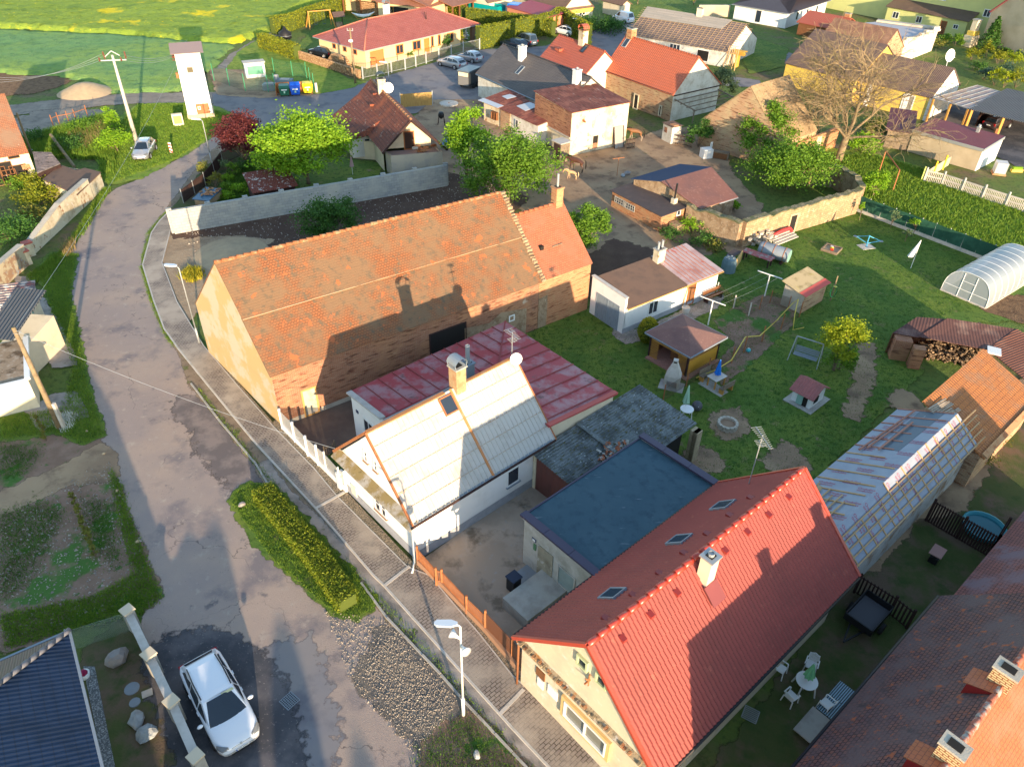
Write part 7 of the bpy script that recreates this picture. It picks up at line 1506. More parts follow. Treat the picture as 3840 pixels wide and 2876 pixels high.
sheet('driveway',[(60,890),(110,855),(160,850),(190,900),(140,905),(90,930)],GM['slabs'],8,.05,.6)
sheet('courtyard',[(600,900),(640,865),(760,845),(960,690),(1110,750),(800,1010),(740,1010),(700,1003)],GM['court'],7)
sheet('front_lawn_patch',[(700,985),(738,970),(755,1005),(745,1045),(722,1018)],GM['lawn'],8)
sheet('yard',[(885,1228),(1150,1040),(1280,1120),(1160,1250),(1125,1370),(1140,1470),(1035,1385),(930,1250)],GM['yard'],7)
sheet('lawn',[(1090,745),(1275,668),(1340,640),(1440,560),(1560,548),(1600,505),(1720,490),(1860,452),(2230,605),(2300,690),(1960,700),(1990,800),(1790,1000),(1740,1060),(1540,1100),(1380,960),(1320,850),(1180,760)],GM['lawn'],3,.1,.6)
sheet('meadow',[(1855,440),(1700,340),(1780,320),(1880,330),(2000,365),(2300,480),(2300,620),(2212,590)],GM['meadow'],4,.1,.6)
sheet('vegetable_bed',[(1545,695),(1600,660),(1650,640),(1720,650),(1705,705),(1610,790),(1560,830),(1540,800),(1590,745)],GM['bed'],5,.06,.4)
sheet('bare_soil',[(2120,668),(2180,640),(2300,640),(2300,720),(2215,700)],GM['plough'],6,.05,.4)
sheet('yard_dirt',[(905,235),(930,205),(1010,212),(1150,240),(1170,330),(1330,320),(1420,285),(1540,270),(1580,380),(1640,440),(1640,500),(1540,545),(1440,565),(1340,640),(1275,640),(1180,480),(1060,420),(960,372),(900,300)],GM['dirt'],4,.12,.6)
sheet('dark_soil',[(370,500),(500,440),(960,372),(1080,400),(1140,430),(1080,480),(470,600),(430,560),(380,530)],GM['soil'],5,.1,.5)
sheet('dug_yard',[(1270,560),(1330,520),(1400,540),(1430,600),(1380,640),(1290,650),(1270,620)],GM['soil'],5,.15,.5)
sheet('sand',[(360,505),(372,520),(440,515),(520,512),(590,520),(560,545),(480,570),(440,640),(410,690),(385,655),(352,570)],GM['sand'],7,.1,.5)
sheet('house_garden',[(375,452),(430,380),(480,330),(560,288),(740,335),(960,372),(372,458)],GM['darkgrass'],6,.08,.5)
sheet('house_lawn',[(560,345),(640,330),(830,355),(800,400),(620,425),(540,410)],GM['lawn'],7,.1,.5)
sheet('bungalow_lawn',[(640,105),(680,60),(720,25),(1000,20),(1030,40),(700,110)],GM['lawn'],6,.1,.8)
sheet('bin_area',[(455,150),(560,150),(690,190),(670,205),(560,212),(470,205)],GM['dirt'],6,.1,.6)
sheet('verge_lawn',[(560,85),(640,120),(760,175),(790,178),(750,192),(690,203),(620,200),(560,150),(490,150),(520,110)],GM['meadow'],7,.1,.6)
sheet('side_yard',[(1500,1720),(1850,1250),(1990,1100),(2230,800),(2300,900),(2212,1110),(1900,1657),(1850,1720)],GM['darkgrass'],3,.1,.6)
sheet('side_soil',[(1850,1240),(1990,1100),(2110,960),(2212,820),(2230,840),(2130,1000),(2080,1100),(1980,1120),(1900,1210)],GM['dirt'],4,.1,.5)
sheet('front_garden',[(60,1700),(190,1400),(275,1325),(400,1700)],GM['darkgrass'],5,.06,.5)
sheet('white_pebble_strip',[(180,1440),(205,1440),(250,1660),(225,1660)],mk('pale_pebbles',(.33,.34,.35),.95,[((.12,.13,.14),15,.42,.5),((.6,.6,.6),20,.58,.64)],(22,1,.05)),8)
sheet('concrete_yard',[(1085,1305),(1150,1235),(1220,1270),(1140,1360)],GM['yard'],10)
sheet('paving',[(1340,690),(1370,715),(1420,700),(1520,650),(1560,640),(1545,665),(1470,700),(1410,725),(1355,742),(1325,725)],GM['slabs'],6,.04,.5)
sheet('asphalt_drive',[(1990,270),(2080,215),(2300,260),(2300,420),(2180,350)],GM['dark'],5,.05,.8)
sheet('lawn',[(1330,2),(1580,-20),(1620,10),(1560,35),(1400,60),(1340,40)],GM['lawn'],4,.1,.8)
sheet('lawn',[(1600,110),(1640,85),(1700,105),(1690,145),(1620,160)],GM['lawn'],4,.1,.8)
def poly_sample(P,n,rnd):
 from mathutils.geometry import tessellate_polygon
 T=tessellate_polygon([P]); A=[];
 for t in T:
  a,b,c=[P[i] for i in t]; A.append(abs((b-a).cross(c-a).z)/2)
 A=np.array(A); idx=rnd.choice(len(T),n,p=A/A.sum()); r1=np.sqrt(rnd.rand(n)); r2=rnd.rand(n); Q=np.array([[tuple(P[i]) for i in t] for t in T])[idx]
 return (1-r1)[:,None]*Q[:,0]+(r1*(1-r2))[:,None]*Q[:,1]+(r1*r2)[:,None]*Q[:,2]
def tufts(name,label,polys,mat,h,wd,seed,clump=0,z0=.0):
 rnd=np.random.RandomState(seed); S=[]
 for L,n in polys:
  P=gpts(L) if not isinstance(L[0],V3) else L
  pts=poly_sample(P,n,rnd)
  if clump: pts=pts+np.concatenate([rnd.randn(n,2)*clump,np.zeros((n,1))],1)
  S.append(pts)
 S=np.concatenate(S); n=len(S); a=rnd.rand(n)*6.28; hh=h*(.5+rnd.rand(n)); ln=(rnd.randn(n,2)*.35)*hh[:,None]; ww=wd*(.6+.8*rnd.rand(n))
 d=np.stack([np.cos(a)*ww,np.sin(a)*ww,np.zeros(n)],1); b=S.copy(); b[:,2]=z0; t=b+np.stack([ln[:,0],ln[:,1],hh],1)
 V=np.stack([b-d,b+d,t],1).reshape(-1,3); me=bpy.data.meshes.new(name); me.vertices.add(3*n); me.vertices.foreach_set('co',V.ravel())
 me.loops.add(3*n); me.loops.foreach_set('vertex_index',np.arange(3*n)); me.polygons.add(n); me.polygons.foreach_set('loop_start',np.arange(n)*3); me.polygons.foreach_set('loop_total',np.full(n,3))
 me.materials.append(mat); me.update(); me.validate(); o=bpy.data.objects.new(name,me); COL.objects.link(o); tag(o,label,'grass',kind='stuff'); return o
GR=leafmat('grass_blades',(.13,.27,.03),(.27,.36,.04),.4); GR2=leafmat('dark_grass_blades',(.07,.17,.02),(.13,.23,.03),.35); DRY=leafmat('dry_stalks',(.35,.24,.12),(.25,.2,.08),.2)
tufts('lawn_grass','mown grass of the big back lawn',[([(1090,745),(1275,668),(1440,600),(1560,548),(1720,490),(1860,456),(2200,600),(2120,665),(1960,700),(1990,800),(1790,1000),(1540,1070),(1380,960)],60000)],GR2,.07,.03,1)
tufts('meadow_grass','taller pale grass of the meadow beyond the green netting',[([(1860,430),(1720,340),(1880,335),(2000,368),(2290,485),(2290,600)],26000)],GR,.22,.06,2)
tufts('verge_grass','lush grass around the clipped street hedge',[([(498,1085),(506,1066),(535,1045),(590,1050),(700,1170),(806,1290),(806,1318),(770,1336),(725,1328),(590,1212)],16000)],GR,.12,.018,3)
tufts('tower_grass','sunlit grass around the white tower and the parked silver estate',[([(235,398),(212,380),(225,300),(300,226),(400,224),(505,250),(470,285),(380,345)],26000)],GR,.16,.05,4)
tufts('roadside_grass','ragged dark grass along the left edge of the street',[([(85,590),(110,548),(165,550),(150,640),(170,730),(190,830),(225,940),(180,960),(120,935),(0,950),(0,905),(140,880),(160,790),(120,690)],26000),([(236,1010),(262,1050),(275,1100),(320,1220),(350,1290),(300,1330),(200,1350),(20,1400),(0,1330),(200,1290),(290,1240),(262,1140)],20000)],GR,.12,.025,5,.1)
tufts('weed_patches','weeds and clover in the left kitchen garden',[([(0,1110),(90,1085),(140,1110),(60,1260),(0,1300)],9000),([(180,1080),(240,1090),(260,1240),(210,1180)],3500),([(0,960),(90,970),(60,1020),(0,1040)],3000),([(910,1620),(980,1560),(1010,1545),(1090,1620),(1180,1720),(900,1720)],9000)],GR2,.09,.025,6,.25)
tufts('garden_weeds','overgrown weeds behind the flat roofed shed',[([(60,300),(110,285),(225,252),(250,262),(240,380),(225,345),(120,340),(60,345)],26000)],GR,.5,.06,7,.3)
tufts('dry_stalks','dry pale stalks in the overgrown garden',[([(150,300),(220,270),(240,300),(190,330)],1500),([(135,540),(160,520),(165,545),(140,560)],200)],DRY,.7,.03,8)
tufts('kerb_weeds','small weeds between kerb and paving',[([(309,575),(333,652),(355,712),(385,755),(360,735),(325,652),(303,575)],1800),([(328,505),(345,480),(372,450),(365,450),(320,500),(305,560),(309,575)],1500),([(430,840),(560,1000),(640,1100),(800,1265),(960,1440),(1090,1590),(1075,1590),(950,1450),(790,1280),(630,1110),(550,1005),(425,845)],3500)],GR,.11,.025,9,.06)
tufts('wall_foot_weeds','tufts at the foot of the old garden wall',[([(60,600),(130,545),(165,500),(225,410),(240,405),(180,505),(130,570),(70,620)],4500)],GR,.25,.035,10,.1)
tufts('shrub_bed_weeds','green undergrowth in the village house garden',[([(470,440),(500,380),(560,340),(640,400),(560,430)],9000),([(830,365),(960,380),(930,395),(840,385)],1500)],GR2,.3,.05,11,.3)
def pebbles(name,label,L,n,s,seed,mat):
 rnd=np.random.RandomState(seed); c=poly_sample(gpts(L),n,rnd); c[:,2]=.03; q=np.array([[1,0,0],[-.5,.87,0],[-.5,-.87,0],[0,0,1]])*s; k_=(.4+rnd.rand(n,1,1)); V=(c[:,None]+q[None]*k_*(1+.4*rnd.randn(n,4,3))).reshape(-1,3)
 F=[(4*i+a,4*i+b,4*i+d) for i in range(n) for a,b,d in ((0,1,3),(1,2,3),(2,0,3))]; me=bpy.data.meshes.new(name); me.from_pydata(V.tolist(),[],F); me.materials.append(mat); o=bpy.data.objects.new(name,me); COL.objects.link(o); tag(o,label,'gravel',kind='stuff')
PB=mk('stone_chips',(.22,.19,.165),.95,island=(.42,.37,.31))
pebbles('gravel_chips','loose grey chippings on the gravel patch beside the road',[(835,1370),(871,1385),(905,1430),(990,1510),(970,1550),(916,1600),(870,1560),(790,1467),(808,1415)],3500,.03,1,PB)
pebbles('road_grit','grit scattered along the lower road edge',[(700,1320),(840,1340),(960,1470),(980,1520),(900,1640),(760,1480)],2500,.03,2,PB)
pebbles('strip_pebbles','rounded pebbles in the strip along the house walls',[(745,1060),(890,1215),(905,1225),(1050,1360),(1140,1465),(1360,1680),(1340,1690),(1100,1470),(1030,1390),(880,1235),(730,1075)],7000,.04,3,mk('buff_pebbles',(.25,.19,.12),.95,island=(.6,.5,.36)))
pebbles('yard_stones','small stones littering the soil plot and garden beds',[(370,500),(500,440),(960,372),(1080,400),(1080,480),(470,600)],1800,.06,4,PB)
pebbles('garden_stones','small stones littering the left garden beds',[(0,1130),(200,1010),(240,1000),(330,1240),(240,1320),(0,1390)],1500,.05,5,PB)
tufts('white_flowers','white flowering clump at the foot of the timber pole',[([(120,915),(130,893),(160,893),(160,920),(135,935)],900)],mk('white_petals',(.7,.7,.65),.7),.18,.02,12,.12)
tufts('yellow_flowers','yellow flowering weeds on sandy ground behind the paving',[([(392,600),(400,580),(430,580),(440,600),(415,612)],1200)],leafmat('yellow_petals',(.5,.4,.02),(.2,.25,.03),.2),.3,.035,13,.15)
# ================================================================ trees, shrubs, hedges
LG={a:leafmat(a+'_leaves',b,c,d) for a,b,c,d in (('fresh',(.17,.36,.02),(.32,.50,.03),.4),('mid',(.10,.22,.02),(.19,.33,.03),.35),('dark',(.045,.13,.02),(.09,.20,.035),.3),('maroon',(.085,.018,.028),(.19,.05,.045),.3),('yellow',(.38,.42,.02),(.22,.32,.02),.4),('thuja',(.17,.22,.012),(.29,.28,.02),.3),('hedge',(.13,.20,.012),(.30,.33,.03),.35),('grey',(.10,.16,.07),(.17,.23,.10),.25),('blue',(.035,.09,.06),(.07,.13,.08),.2),('rusty',(.22,.19,.03),(.17,.22,.04),.25))}
def leaves_mesh(name,C,size,mat,seed,droop=.3):
 rnd=np.random.RandomState(seed); n=len(C); a=rnd.randn(n,3); a/=np.linalg.norm(a,axis=1)[:,None]; b=np.cross(a,rnd.randn(n,3)); b/=np.linalg.norm(b,axis=1)[:,None]
 a[:,2]*=.7; s=(size*(.6+.8*rnd.rand(n)))[:,None]; a=a*s; b=b*s*.6
 V=np.stack([C-a,C+b*.9,C+a,C-b*.9],1).reshape(-1,3); me=bpy.data.meshes.new(name); me.vertices.add(4*n); me.vertices.foreach_set('co',V.ravel()); me.loops.add(4*n); me.loops.foreach_set('vertex_index',np.arange(4*n))
 me.polygons.add(n); me.polygons.foreach_set('loop_start',np.arange(n)*4); me.polygons.foreach_set('loop_total',np.full(n,4)); me.materials.append(mat); me.update(); me.validate()
 o=bpy.data.objects.new(name,me); COL.objects.link(o); return o
def crown_pts(n,cl,rx,rz,zc,seed,shape=1.0,spread=.34,shell=.72,flat=0):
 rnd=np.random.RandomState(seed); d=rnd.randn(cl,3); d/=np.linalg.norm(d,axis=1)[:,None]; d[:,2]=np.where(d[:,2]<-.55,-d[:,2]*.5,d[:,2])
 rr=(shell+(1.02-shell)*rnd.rand(cl))*(1+.12*rnd.randn(cl)); inner=rnd.rand(cl)<.25; rr[inner]*=rnd.rand(inner.sum())**.5
 K=d*rr[:,None]; up=K[:,2]; tap=np.where(up>0,1-flat*up,1); cx,cy,cz=K[:,0]*rx*tap,K[:,1]*rx*tap,K[:,2]*rz+zc
 w=rnd.rand(cl)+.4; idx=rnd.choice(cl,n,p=w/w.sum()); s=spread*rx*(.5+.7*rnd.rand(cl))[idx]
 P=np.stack([cx[idx],cy[idx],cz[idx]],1)+rnd.randn(n,3)*s[:,None]*np.array([.62,.62,.42]); P[:,2]=np.maximum(P[:,2],.12); return P,np.stack([cx,cy,cz],1)
def tree(label,base,h,w,mat,n=4500,leaf=.14,cb=.28,cl=46,seed=1,name='tree',cat='tree',bark=None,group=None,lobes=None,spread=.30,flat=.25,trunk=None,lean=(0,0)):
 g_=G(base) if not isinstance(base,V3) else base
 r=thing(name,label,cat,g_,0,group); rz=h*(1-cb)/2; zc=h*cb+rz; rx=w/2
 P,K=crown_pts(n,cl,rx*.88,rz*.92,zc,seed,flat=flat,spread=spread)
 if lean!=(0,0): P[:,0]+=lean[0]*P[:,2]/h; P[:,1]+=lean[1]*P[:,2]/h; K[:,0]+=lean[0]*K[:,2]/h; K[:,1]+=lean[1]*K[:,2]/h
 f=leaves_mesh('crown',P,leaf,mat,seed); f.parent=r
 rnd=RR_(seed); m=MB(); tr=trunk or max(.05,h*.022); top=V3((lean[0]*.6,lean[1]*.6,h*.62)); m.tube([(0,0,-.05),(lean[0]*.15,lean[1]*.15,h*cb*.7),top*.75,top],[tr*1.35,tr,tr*.6,tr*.25],7)
 for i in range(min(14,len(K))):
  k_=V3(K[i]); s=V3((lean[0]*.25,lean[1]*.25,h*(cb*.6+.22*rnd.random()))); mid=s.lerp(k_,.5)+V3((0,0,.12*h*rnd.random()-.03*h)); m.tube([s,mid,k_],[tr*.5,tr*.3,tr*.1],5)
 o=m.build('trunk',bark or M['bark'],None,True); o.parent=r; return r
def shrub(label,base,h,w,mat,n=900,leaf=.1,seed=1,name='shrub',cat='shrub',group=None,cl=18,flat=.2):
 g_=G(base) if not isinstance(base,V3) else base; r=thing(name,label,cat,g_,0,group); P,K=crown_pts(n,cl,w/2*.85,h*.46,h*.5,seed,flat=flat,spread=.34); f=leaves_mesh('foliage',P,leaf,mat,seed); f.parent=r
 m=MB();
 for i in range(min(6,len(K))): m.tube([(0,0,0),V3(K[i])*.55,V3(K[i])*.95],[.035,.02,.008],4)
 o=m.build('stems',M['bark'],None); o.parent=r; return r
def hedge(label,pts,w,h,mat,n=None,leaf=.09,seed=1,top=None,name='hedge',ends=True):
 P=[G(p) if not isinstance(p,V3) else p for p in pts]; r=wt_(name,label,'hedge',P[0]); rnd=np.random.RandomState(seed); core=MB(); C=[]
 hs=top or [h]*len(P)
 for i in range(len(P)-1):
  a,b=P[i],P[i+1]; L=(b-a).length; d=(b-a)/L; s=V3((-d.y,d.x,0))*(w/2); H0,H1=hs[i],hs[i+1]; e=.86
  lo=[a-s*e,b-s*e,b+s*e,a+s*e]; hi=[lo[0]+V3((0,0,H0*.95)),lo[1]+V3((0,0,H1*.95)),lo[2]+V3((0,0,H1*.95)),lo[3]+V3((0,0,H0*.95))]; core.hexa(lo,hi)
  k_=int((n or 260)*L*(2.2 if w<1.35 else 1)); t=rnd.rand(k_); face=rnd.rand(k_); tot=2*h+w; z_=rnd.rand(k_)*(H0+(H1-H0)*t); sd=np.where(face<h/tot,-1.0,np.where(face<2*h/tot,1.0,rnd.rand(k_)*2-1)); z_=np.where(face>=2*h/tot,H0+(H1-H0)*t,z_)
  base=np.array(a)[None]+np.array(b-a)[None]*t[:,None]+np.array(s)[None]*sd[:,None]; base[:,2]+=z_; C.append(base+rnd.randn(k_,3)*np.array([.06,.06,.05]))
 core.build('core',mk('hedge_inside',(.07,.095,.015),.95),r); C=np.concatenate(C)-np.array(P[0])[None]; o=leaves_mesh('foliage',C,leaf,mat,seed); o.parent=r; return r
hedge('long clipped box hedge on the grass strip between road and pavement',[G(v(*p),.8)-V3((0,0,.8)) for p in ((563,1050),(612,1110),(680,1190),(750,1292))],1.0,.8,LG['hedge'],900,.05,3,name='street_hedge')
tree('maroon leaved plum tree at the corner of the village house garden',(925,628),5.6,5.0,LG['maroon'],11000,.12,.12,60,11,bark=M['bk'],name='maroon_tree')
tree('broad fresh green chestnut with sunlit top in the village house garden',(1158,691),7.2,8.9,LG['fresh'],21000,.15,.14,95,12,name='chestnut_tree',spread=.24)
tree('big loose green tree at the edge of the horse yard',v(1098,432),6.4,9.2,LG['mid'],24000,.12,.03,90,13,name='lime_tree',spread=.26,flat=.1)
tree('slimmer green tree standing left against the big loose tree',v(1008,380),6.8,4.6,LG['fresh'],7500,.13,.2,34,14,name='young_lime_tree')
shrub('dense dark green bush on the bare soil behind the long barn',v(715,518),3.7,5.4,LG['dark'],10000,.10,15,name='large_bush',cl=40)
tree('small round green tree touching the corner of the barn extension',v(1262,548),4.6,4.2,LG['mid'],8000,.10,.05,40,16,name='elder_tree')
shrub('dark grey green bush beside the white gable of the brick house',v(1553,212),4.0,5.0,LG['grey'],3200,.14,17,name='large_bush',cl=30)
tree('tall dark green tree inside the walled yard, the taller of two',v(1640,350),6.4,5.6,LG['mid'],12000,.13,.03,56,18,name='yard_tree')
tree('spreading flowering green tree inside the walled yard, the broader of two',v(1700,408),4.8,8.4,LG['mid'],16000,.12,.02,70,19,name='elder_tree')
shrub('green vine bush growing over pallets by the brick wall',v(1508,318),3.0,3.2,LG['dark'],2200,.12,20,name='vine_bush')
tree('young yellow green tree on the lawn beside the garden swing',v(1800,800),4.2,3.2,LG['yellow'],6000,.08,.12,40,21,name='young_tree',flat=.3)
shrub('drooping green bush at the foot of the yellow green tree',v(1812,798),2.0,2.4,LG['mid'],1400,.08,22,name='bush')
def thuja():
 g_=G(v(1397,737)); r=thing('clipped_thuja','clipped egg shaped thuja with golden tip by the annex','shrub',g_); rnd=np.random.RandomState(4); n=3200; t=rnd.rand(n); a=rnd.rand(n)*6.28; R=.72*np.sin(np.pi*np.clip(t*.9+.08,0,1))**.6; P=np.stack([np.cos(a)*R,np.sin(a)*R,t*1.9],1)+rnd.randn(n,3)*.03
 k_=P[:,2]>1.35; f=leaves_mesh('foliage',P[~k_],.06,LG['thuja'],1); f.parent=r; f=leaves_mesh('golden_tip',P[k_],.06,leafmat('golden_leaves',(.45,.38,.02),(.3,.3,.02),.2),2); f.parent=r
 m=MB(); m.lathe([(.3,0),(.66,.5),(.62,1.2),(.3,1.75),(0,1.85)],10,(0,0,0)); o=m.build('core',MATS['hedge_inside']); o.parent=r
thuja()
zz=lambda x,y:z(1,0,x,y)
hedge('tall thuja hedge along the field edge of the bungalow garden',[zz(150,300),zz(330,255),zz(480,195),zz(620,150),zz(760,95)],1.0,2.5,LG['thuja'],120,.14,5,name='thuja_hedge')
hedge('lower thuja hedge at the outer corner of the bungalow garden',[zz(50,410),zz(180,450),zz(365,515)],1.3,2.0,LG['thuja'],130,.14,6,name='thuja_hedge')
hedge('thuja hedge running from the carport towards the blue lorry',[zz(1600,110),zz(1790,180)],1.0,2.3,LG['thuja'],120,.14,7,name='thuja_hedge')
hedge('long thuja hedge in front of the blue lorry and teal skip',[zz(1820,200),v(1090,60),v(1170,75),v(1195,80)],1.2,2.4,LG['thuja'],110,.15,8,name='thuja_hedge')
hedge('sunlit thuja hedge at the end of the bungalow forecourt',[zz(1915,425),v(1100,92),v(1190,72)],1.0,3.2,LG['thuja'],130,.15,9,name='thuja_hedge')
hedge('dark cornered thuja hedge behind the two parked dark cars',[v(1195,72),v(1208,60),v(1270,100)],1.2,3.2,LG['thuja'],120,.15,10,name='thuja_hedge')
for i,(px,h_,w_,l) in enumerate((((1590,178),1.9,.9,'spiral topiary to the left of the orange house door'),((1682,190),2.6,1.6,'round topped dark conifer at the bungalow terrace'),((1733,168),2.2,.9,'slim golden conifer beside the terrace pillars'))): shrub(l,px,h_,w_,LG['dark'] if i==1 else LG['thuja'],900,.1,30+i,name='conifer',flat=.5)
shrub('low rounded bush in front of the bungalow window',(1537,218),1.1,1.6,LG['mid'],500,.1,34)
shrub('low spreading juniper by the top road, left clump',v(1262,62),1.5,7,LG['dark'],2600,.16,35,name='juniper',cl=30)
shrub('low spreading juniper by the top road, right clump',v(1318,68),1.7,7.5,LG['dark'],2600,.16,36,name='juniper',cl=30)
shrub('yellow green bush behind the blue lorry cab',v(1022,30),2.6,4,LG['yellow'],1400,.16,37,name='bush')
tree('round light green tree at the top edge above the van',v(1377,10),4.6,5.0,LG['yellow'],2200,.2,.1,30,38,name='garden_tree')
tree('small light green tree at the top edge beyond the lawn',v(1498,12),3.6,3.6,LG['yellow'],1500,.2,.1,26,39,name='garden_tree')
def fir(label,px,h,w,seed):
 g_=G(px); r=thing('spruce_tree',label,'tree',g_); rnd=np.random.RandomState(seed); n=2600; t=rnd.rand(n)**.8; lay=np.floor(t*11)/11; a=rnd.rand(n)*6.28; R=(w/2)*(1-lay)*(.35+.65*rnd.rand(n))*(1+.2*np.sin(a*5+lay*20)); P=np.stack([np.cos(a)*R,np.sin(a)*R,.4+t*(h-.4)-R*.25],1); f=leaves_mesh('crown',P,.16,LG['dark'],seed); f.parent=r; m=MB(); m.tube([(0,0,0),(0,0,h*.95)],[.14,.03],6); o=m.build('trunk',M['bark']); o.parent=r
fir('young spruce in front of the beige gable',z(3,0,1890,440),5.2,4.6,41)
for i,(px,h_,w_,m_,l) in enumerate(((z(3,0,2025,470),1.2,1.4,'dark','small dark ball shrub under the gable, left one'),(z(3,0,2075,495),1.2,1.4,'dark','small dark ball shrub under the gable, right one'),(z(3,0,2150,510),1.3,1.7,'blue','bluish cone shrub at the foot of the beige gable'),(z(3,0,1610,400),2.0,2.4,'mid','bright green shrub beside the garden fireplace'),(z(3,0,1530,370),1.4,3,'mid','green ground shrub left of the garden fireplace'),(z(3,0,1750,520),1.8,3.0,'thuja','golden green shrub behind the yellow farm wing, left one'),(z(3,0,1880,500),2.4,2.4,'thuja','tall golden shrub behind the yellow farm wing'),(z(3,0,1980,560),2.0,3.2,'thuja','wide golden shrub by the slatted garden fence'),(z(3,0,2110,560),2.0,3.4,'yellow','yellow green shrub near the right edge, upper one'),(z(3,0,1950,740),2.8,2.4,'yellow','bright cone shrub beside the carport roof, left one'),(z(3,0,2030,760),2.8,2.2,'yellow','bright cone shrub beside the carport roof, right one'),(z(3,0,2130,760),3.4,2.8,'thuja','tall golden conifer at the right edge'),(z(3,0,1800,610),1.3,3.0,'dark','dark ground shrub by the white planks'),(z(3,0,1860,690),1.6,3.2,'blue','bluish spreading shrub behind the carport'),(z(3,0,2060,640),1.5,3.4,'blue','blue green shrub below the slatted fence'),(z(3,0,1420,400),1.2,5,'rusty','olive shrubs beneath the twigs of the bare tree'))): shrub(l,px,h_,w_,LG[m_],700,.13,50+i,name='garden_shrub',flat=.35)
for i,(px,h_,w_,m_,l) in enumerate(((z(3,1,785,245),1.9,.8,'fresh','slim young fruit tree nearest the stone wall corner'),(z(3,1,1055,310),1.9,1.2,'grey','pale leaved young fruit tree, middle one by the netting'),(z(3,1,1255,360),1.5,1.5,'fresh','spreading young fruit tree leaning over the concrete base'),(z(3,1,1180,430),1.3,.9,'grey','thin pale sapling in front of the concrete base'))): tree(l,px,h_,w_,LG[m_],420,.07,.35,12,70+i,name='fruit_tree',trunk=.025)
tree('dense green walnut bush in the meadow by the walled yard corner',v(1885,425),2.6,3.2,LG['fresh'],2600,.11,.05,26,75,name='meadow_bush')
shrub('light green undergrowth at the foot of the bare tree',z(3,0,760,1300),1.8,5,LG['fresh'],2200,.12,76); shrub('sparse green bushes behind the old brick barn door',z(3,0,900,1180),2.2,4.5,LG['rusty'],1500,.12,77)
shrub('leafy green bush in the gap by the yellow farm wall',z(3,0,900,880),3.2,3.6,LG['mid'],1800,.13,78)
for i,(px,h_,w_,m_,l,n_) in enumerate(((k(0,700,.3783,100,520),1.8,5.5,'dark','wide dark bramble thicket behind the old garden wall',3600),(k(0,700,.3783,330,330),1.2,3.0,'rusty','olive bramble patch inside the old garden wall',1300),(k(0,700,.3783,400,180),1.7,4.6,'thuja','sunlit olive bramble mound behind the flat shed',2800),(k(0,380,.2173,700,1530),1.5,4.0,'thuja','sunlit bramble mound below the flat shed',2000),(k(0,380,.2173,2050,880),2.9,3.4,'fresh','sunlit green elder beside the silver estate',3000),(k(0,380,.2173,1990,560),3.4,1.8,'fresh','slim green sapling by the concrete pole',1300),(k(0,380,.2173,1450,520),1.2,4.5,'mid','green weeds heaped beside the rusty pipe rail',1800),(k(0,380,.2173,620,690),1.1,3.5,'dark','dark weeds behind the rotten lean-to',1200),(k(0,380,.2173,1250,820),.9,5,'dark','dark weeds in the sunken plot',1600),(k(0,380,.2173,350,1470),1.0,3.0,'mid','weeds along the derelict house front',900))): shrub(l,px,h_,w_,LG[m_],n_,.1,80+i,name='bramble' if i<4 else 'shrub',cl=26)
tj=[z(0,2,345,360),z(0,2,375,420),z(0,2,400,490)]+[z(0,2,650+i*23.0,1030+i*58) for i in range(9)]
for i,px in enumerate(tj):
 r=shrub('small golden brown thuja in the short row by the timber pole' if i<3 else 'small olive thuja in the row across the left vegetable plot',px,.95,.42,LG['rusty'],320,.05,100+i,name='dwarf_thuja',group='dwarf thujas by the pole' if i<3 else 'dwarf thujas in the vegetable plot',cl=9,flat=.5)
c=lambda x,y:k(640,400,.3785,x,y)
for i,(px,h_,w_,m_,l) in enumerate(((c(560,640),1.3,1.6,'grey','grey green shrub below the maroon tree'),(c(450,800),1.5,1.5,'rusty','rust brown upright shrub by the dark garden fence'),(c(570,850),1.2,1.5,'mid','round green bush near the brick stack'),(c(640,690),1.6,1.6,'mid','small bushy tree between maroon tree and shed'),(c(560,740),.7,1.5,'fresh','low fresh green cushion in the garden bed'),(c(700,860),.9,2.4,'fresh','fresh green perennials beside the mossy shed'),(c(560,920),.8,1.6,'fresh','fresh green clump behind the block wall'),(c(870,540),2.0,2.6,'grey','grey green shrub between the maroon tree and the chestnut'),(c(730,640),1.0,2.2,'dark','dark ground cover under the maroon tree'),(c(350,690),1.7,1.7,'rusty','pinkish twiggy shrub on the street side of the fence'),(c(930,460),1.4,2.0,'dark','dark shrub under the chestnut'))): shrub(l,px,h_,w_,LG[m_],650,.09,120+i,name='garden_shrub')
c=lambda x,y:k(2260,600,.394,x,y)
for i,(px,h_,w_,m_,l) in enumerate(((c(840,700),1.5,2.8,'fresh','sunlit green bush in the corner by the brick shed'),(c(660,760),1.0,2.8,'dark','dark creeping bush in front of the brick shed corner'),(c(960,800),.9,2.6,'dark','dark green weeds at the foot of the stone wall'),(c(1060,850),.8,2.0,'rusty','olive weeds by the rusty pole'),(c(1240,480),1.0,1.2,'fresh','vine sprouting from the jagged wall top'))): shrub(l,px,h_,w_,LG[m_],900,.09,140+i,name='bush')
for px,l in ((z(3,2,1850,650),'olive weeds at the right end of the battened wing'),(z(3,2,1960,480),'yellowish weeds along the wall of the orange roofed barn')): shrub(l,px,.9,1.8,LG['rusty'],700,.06,150,name='weeds')
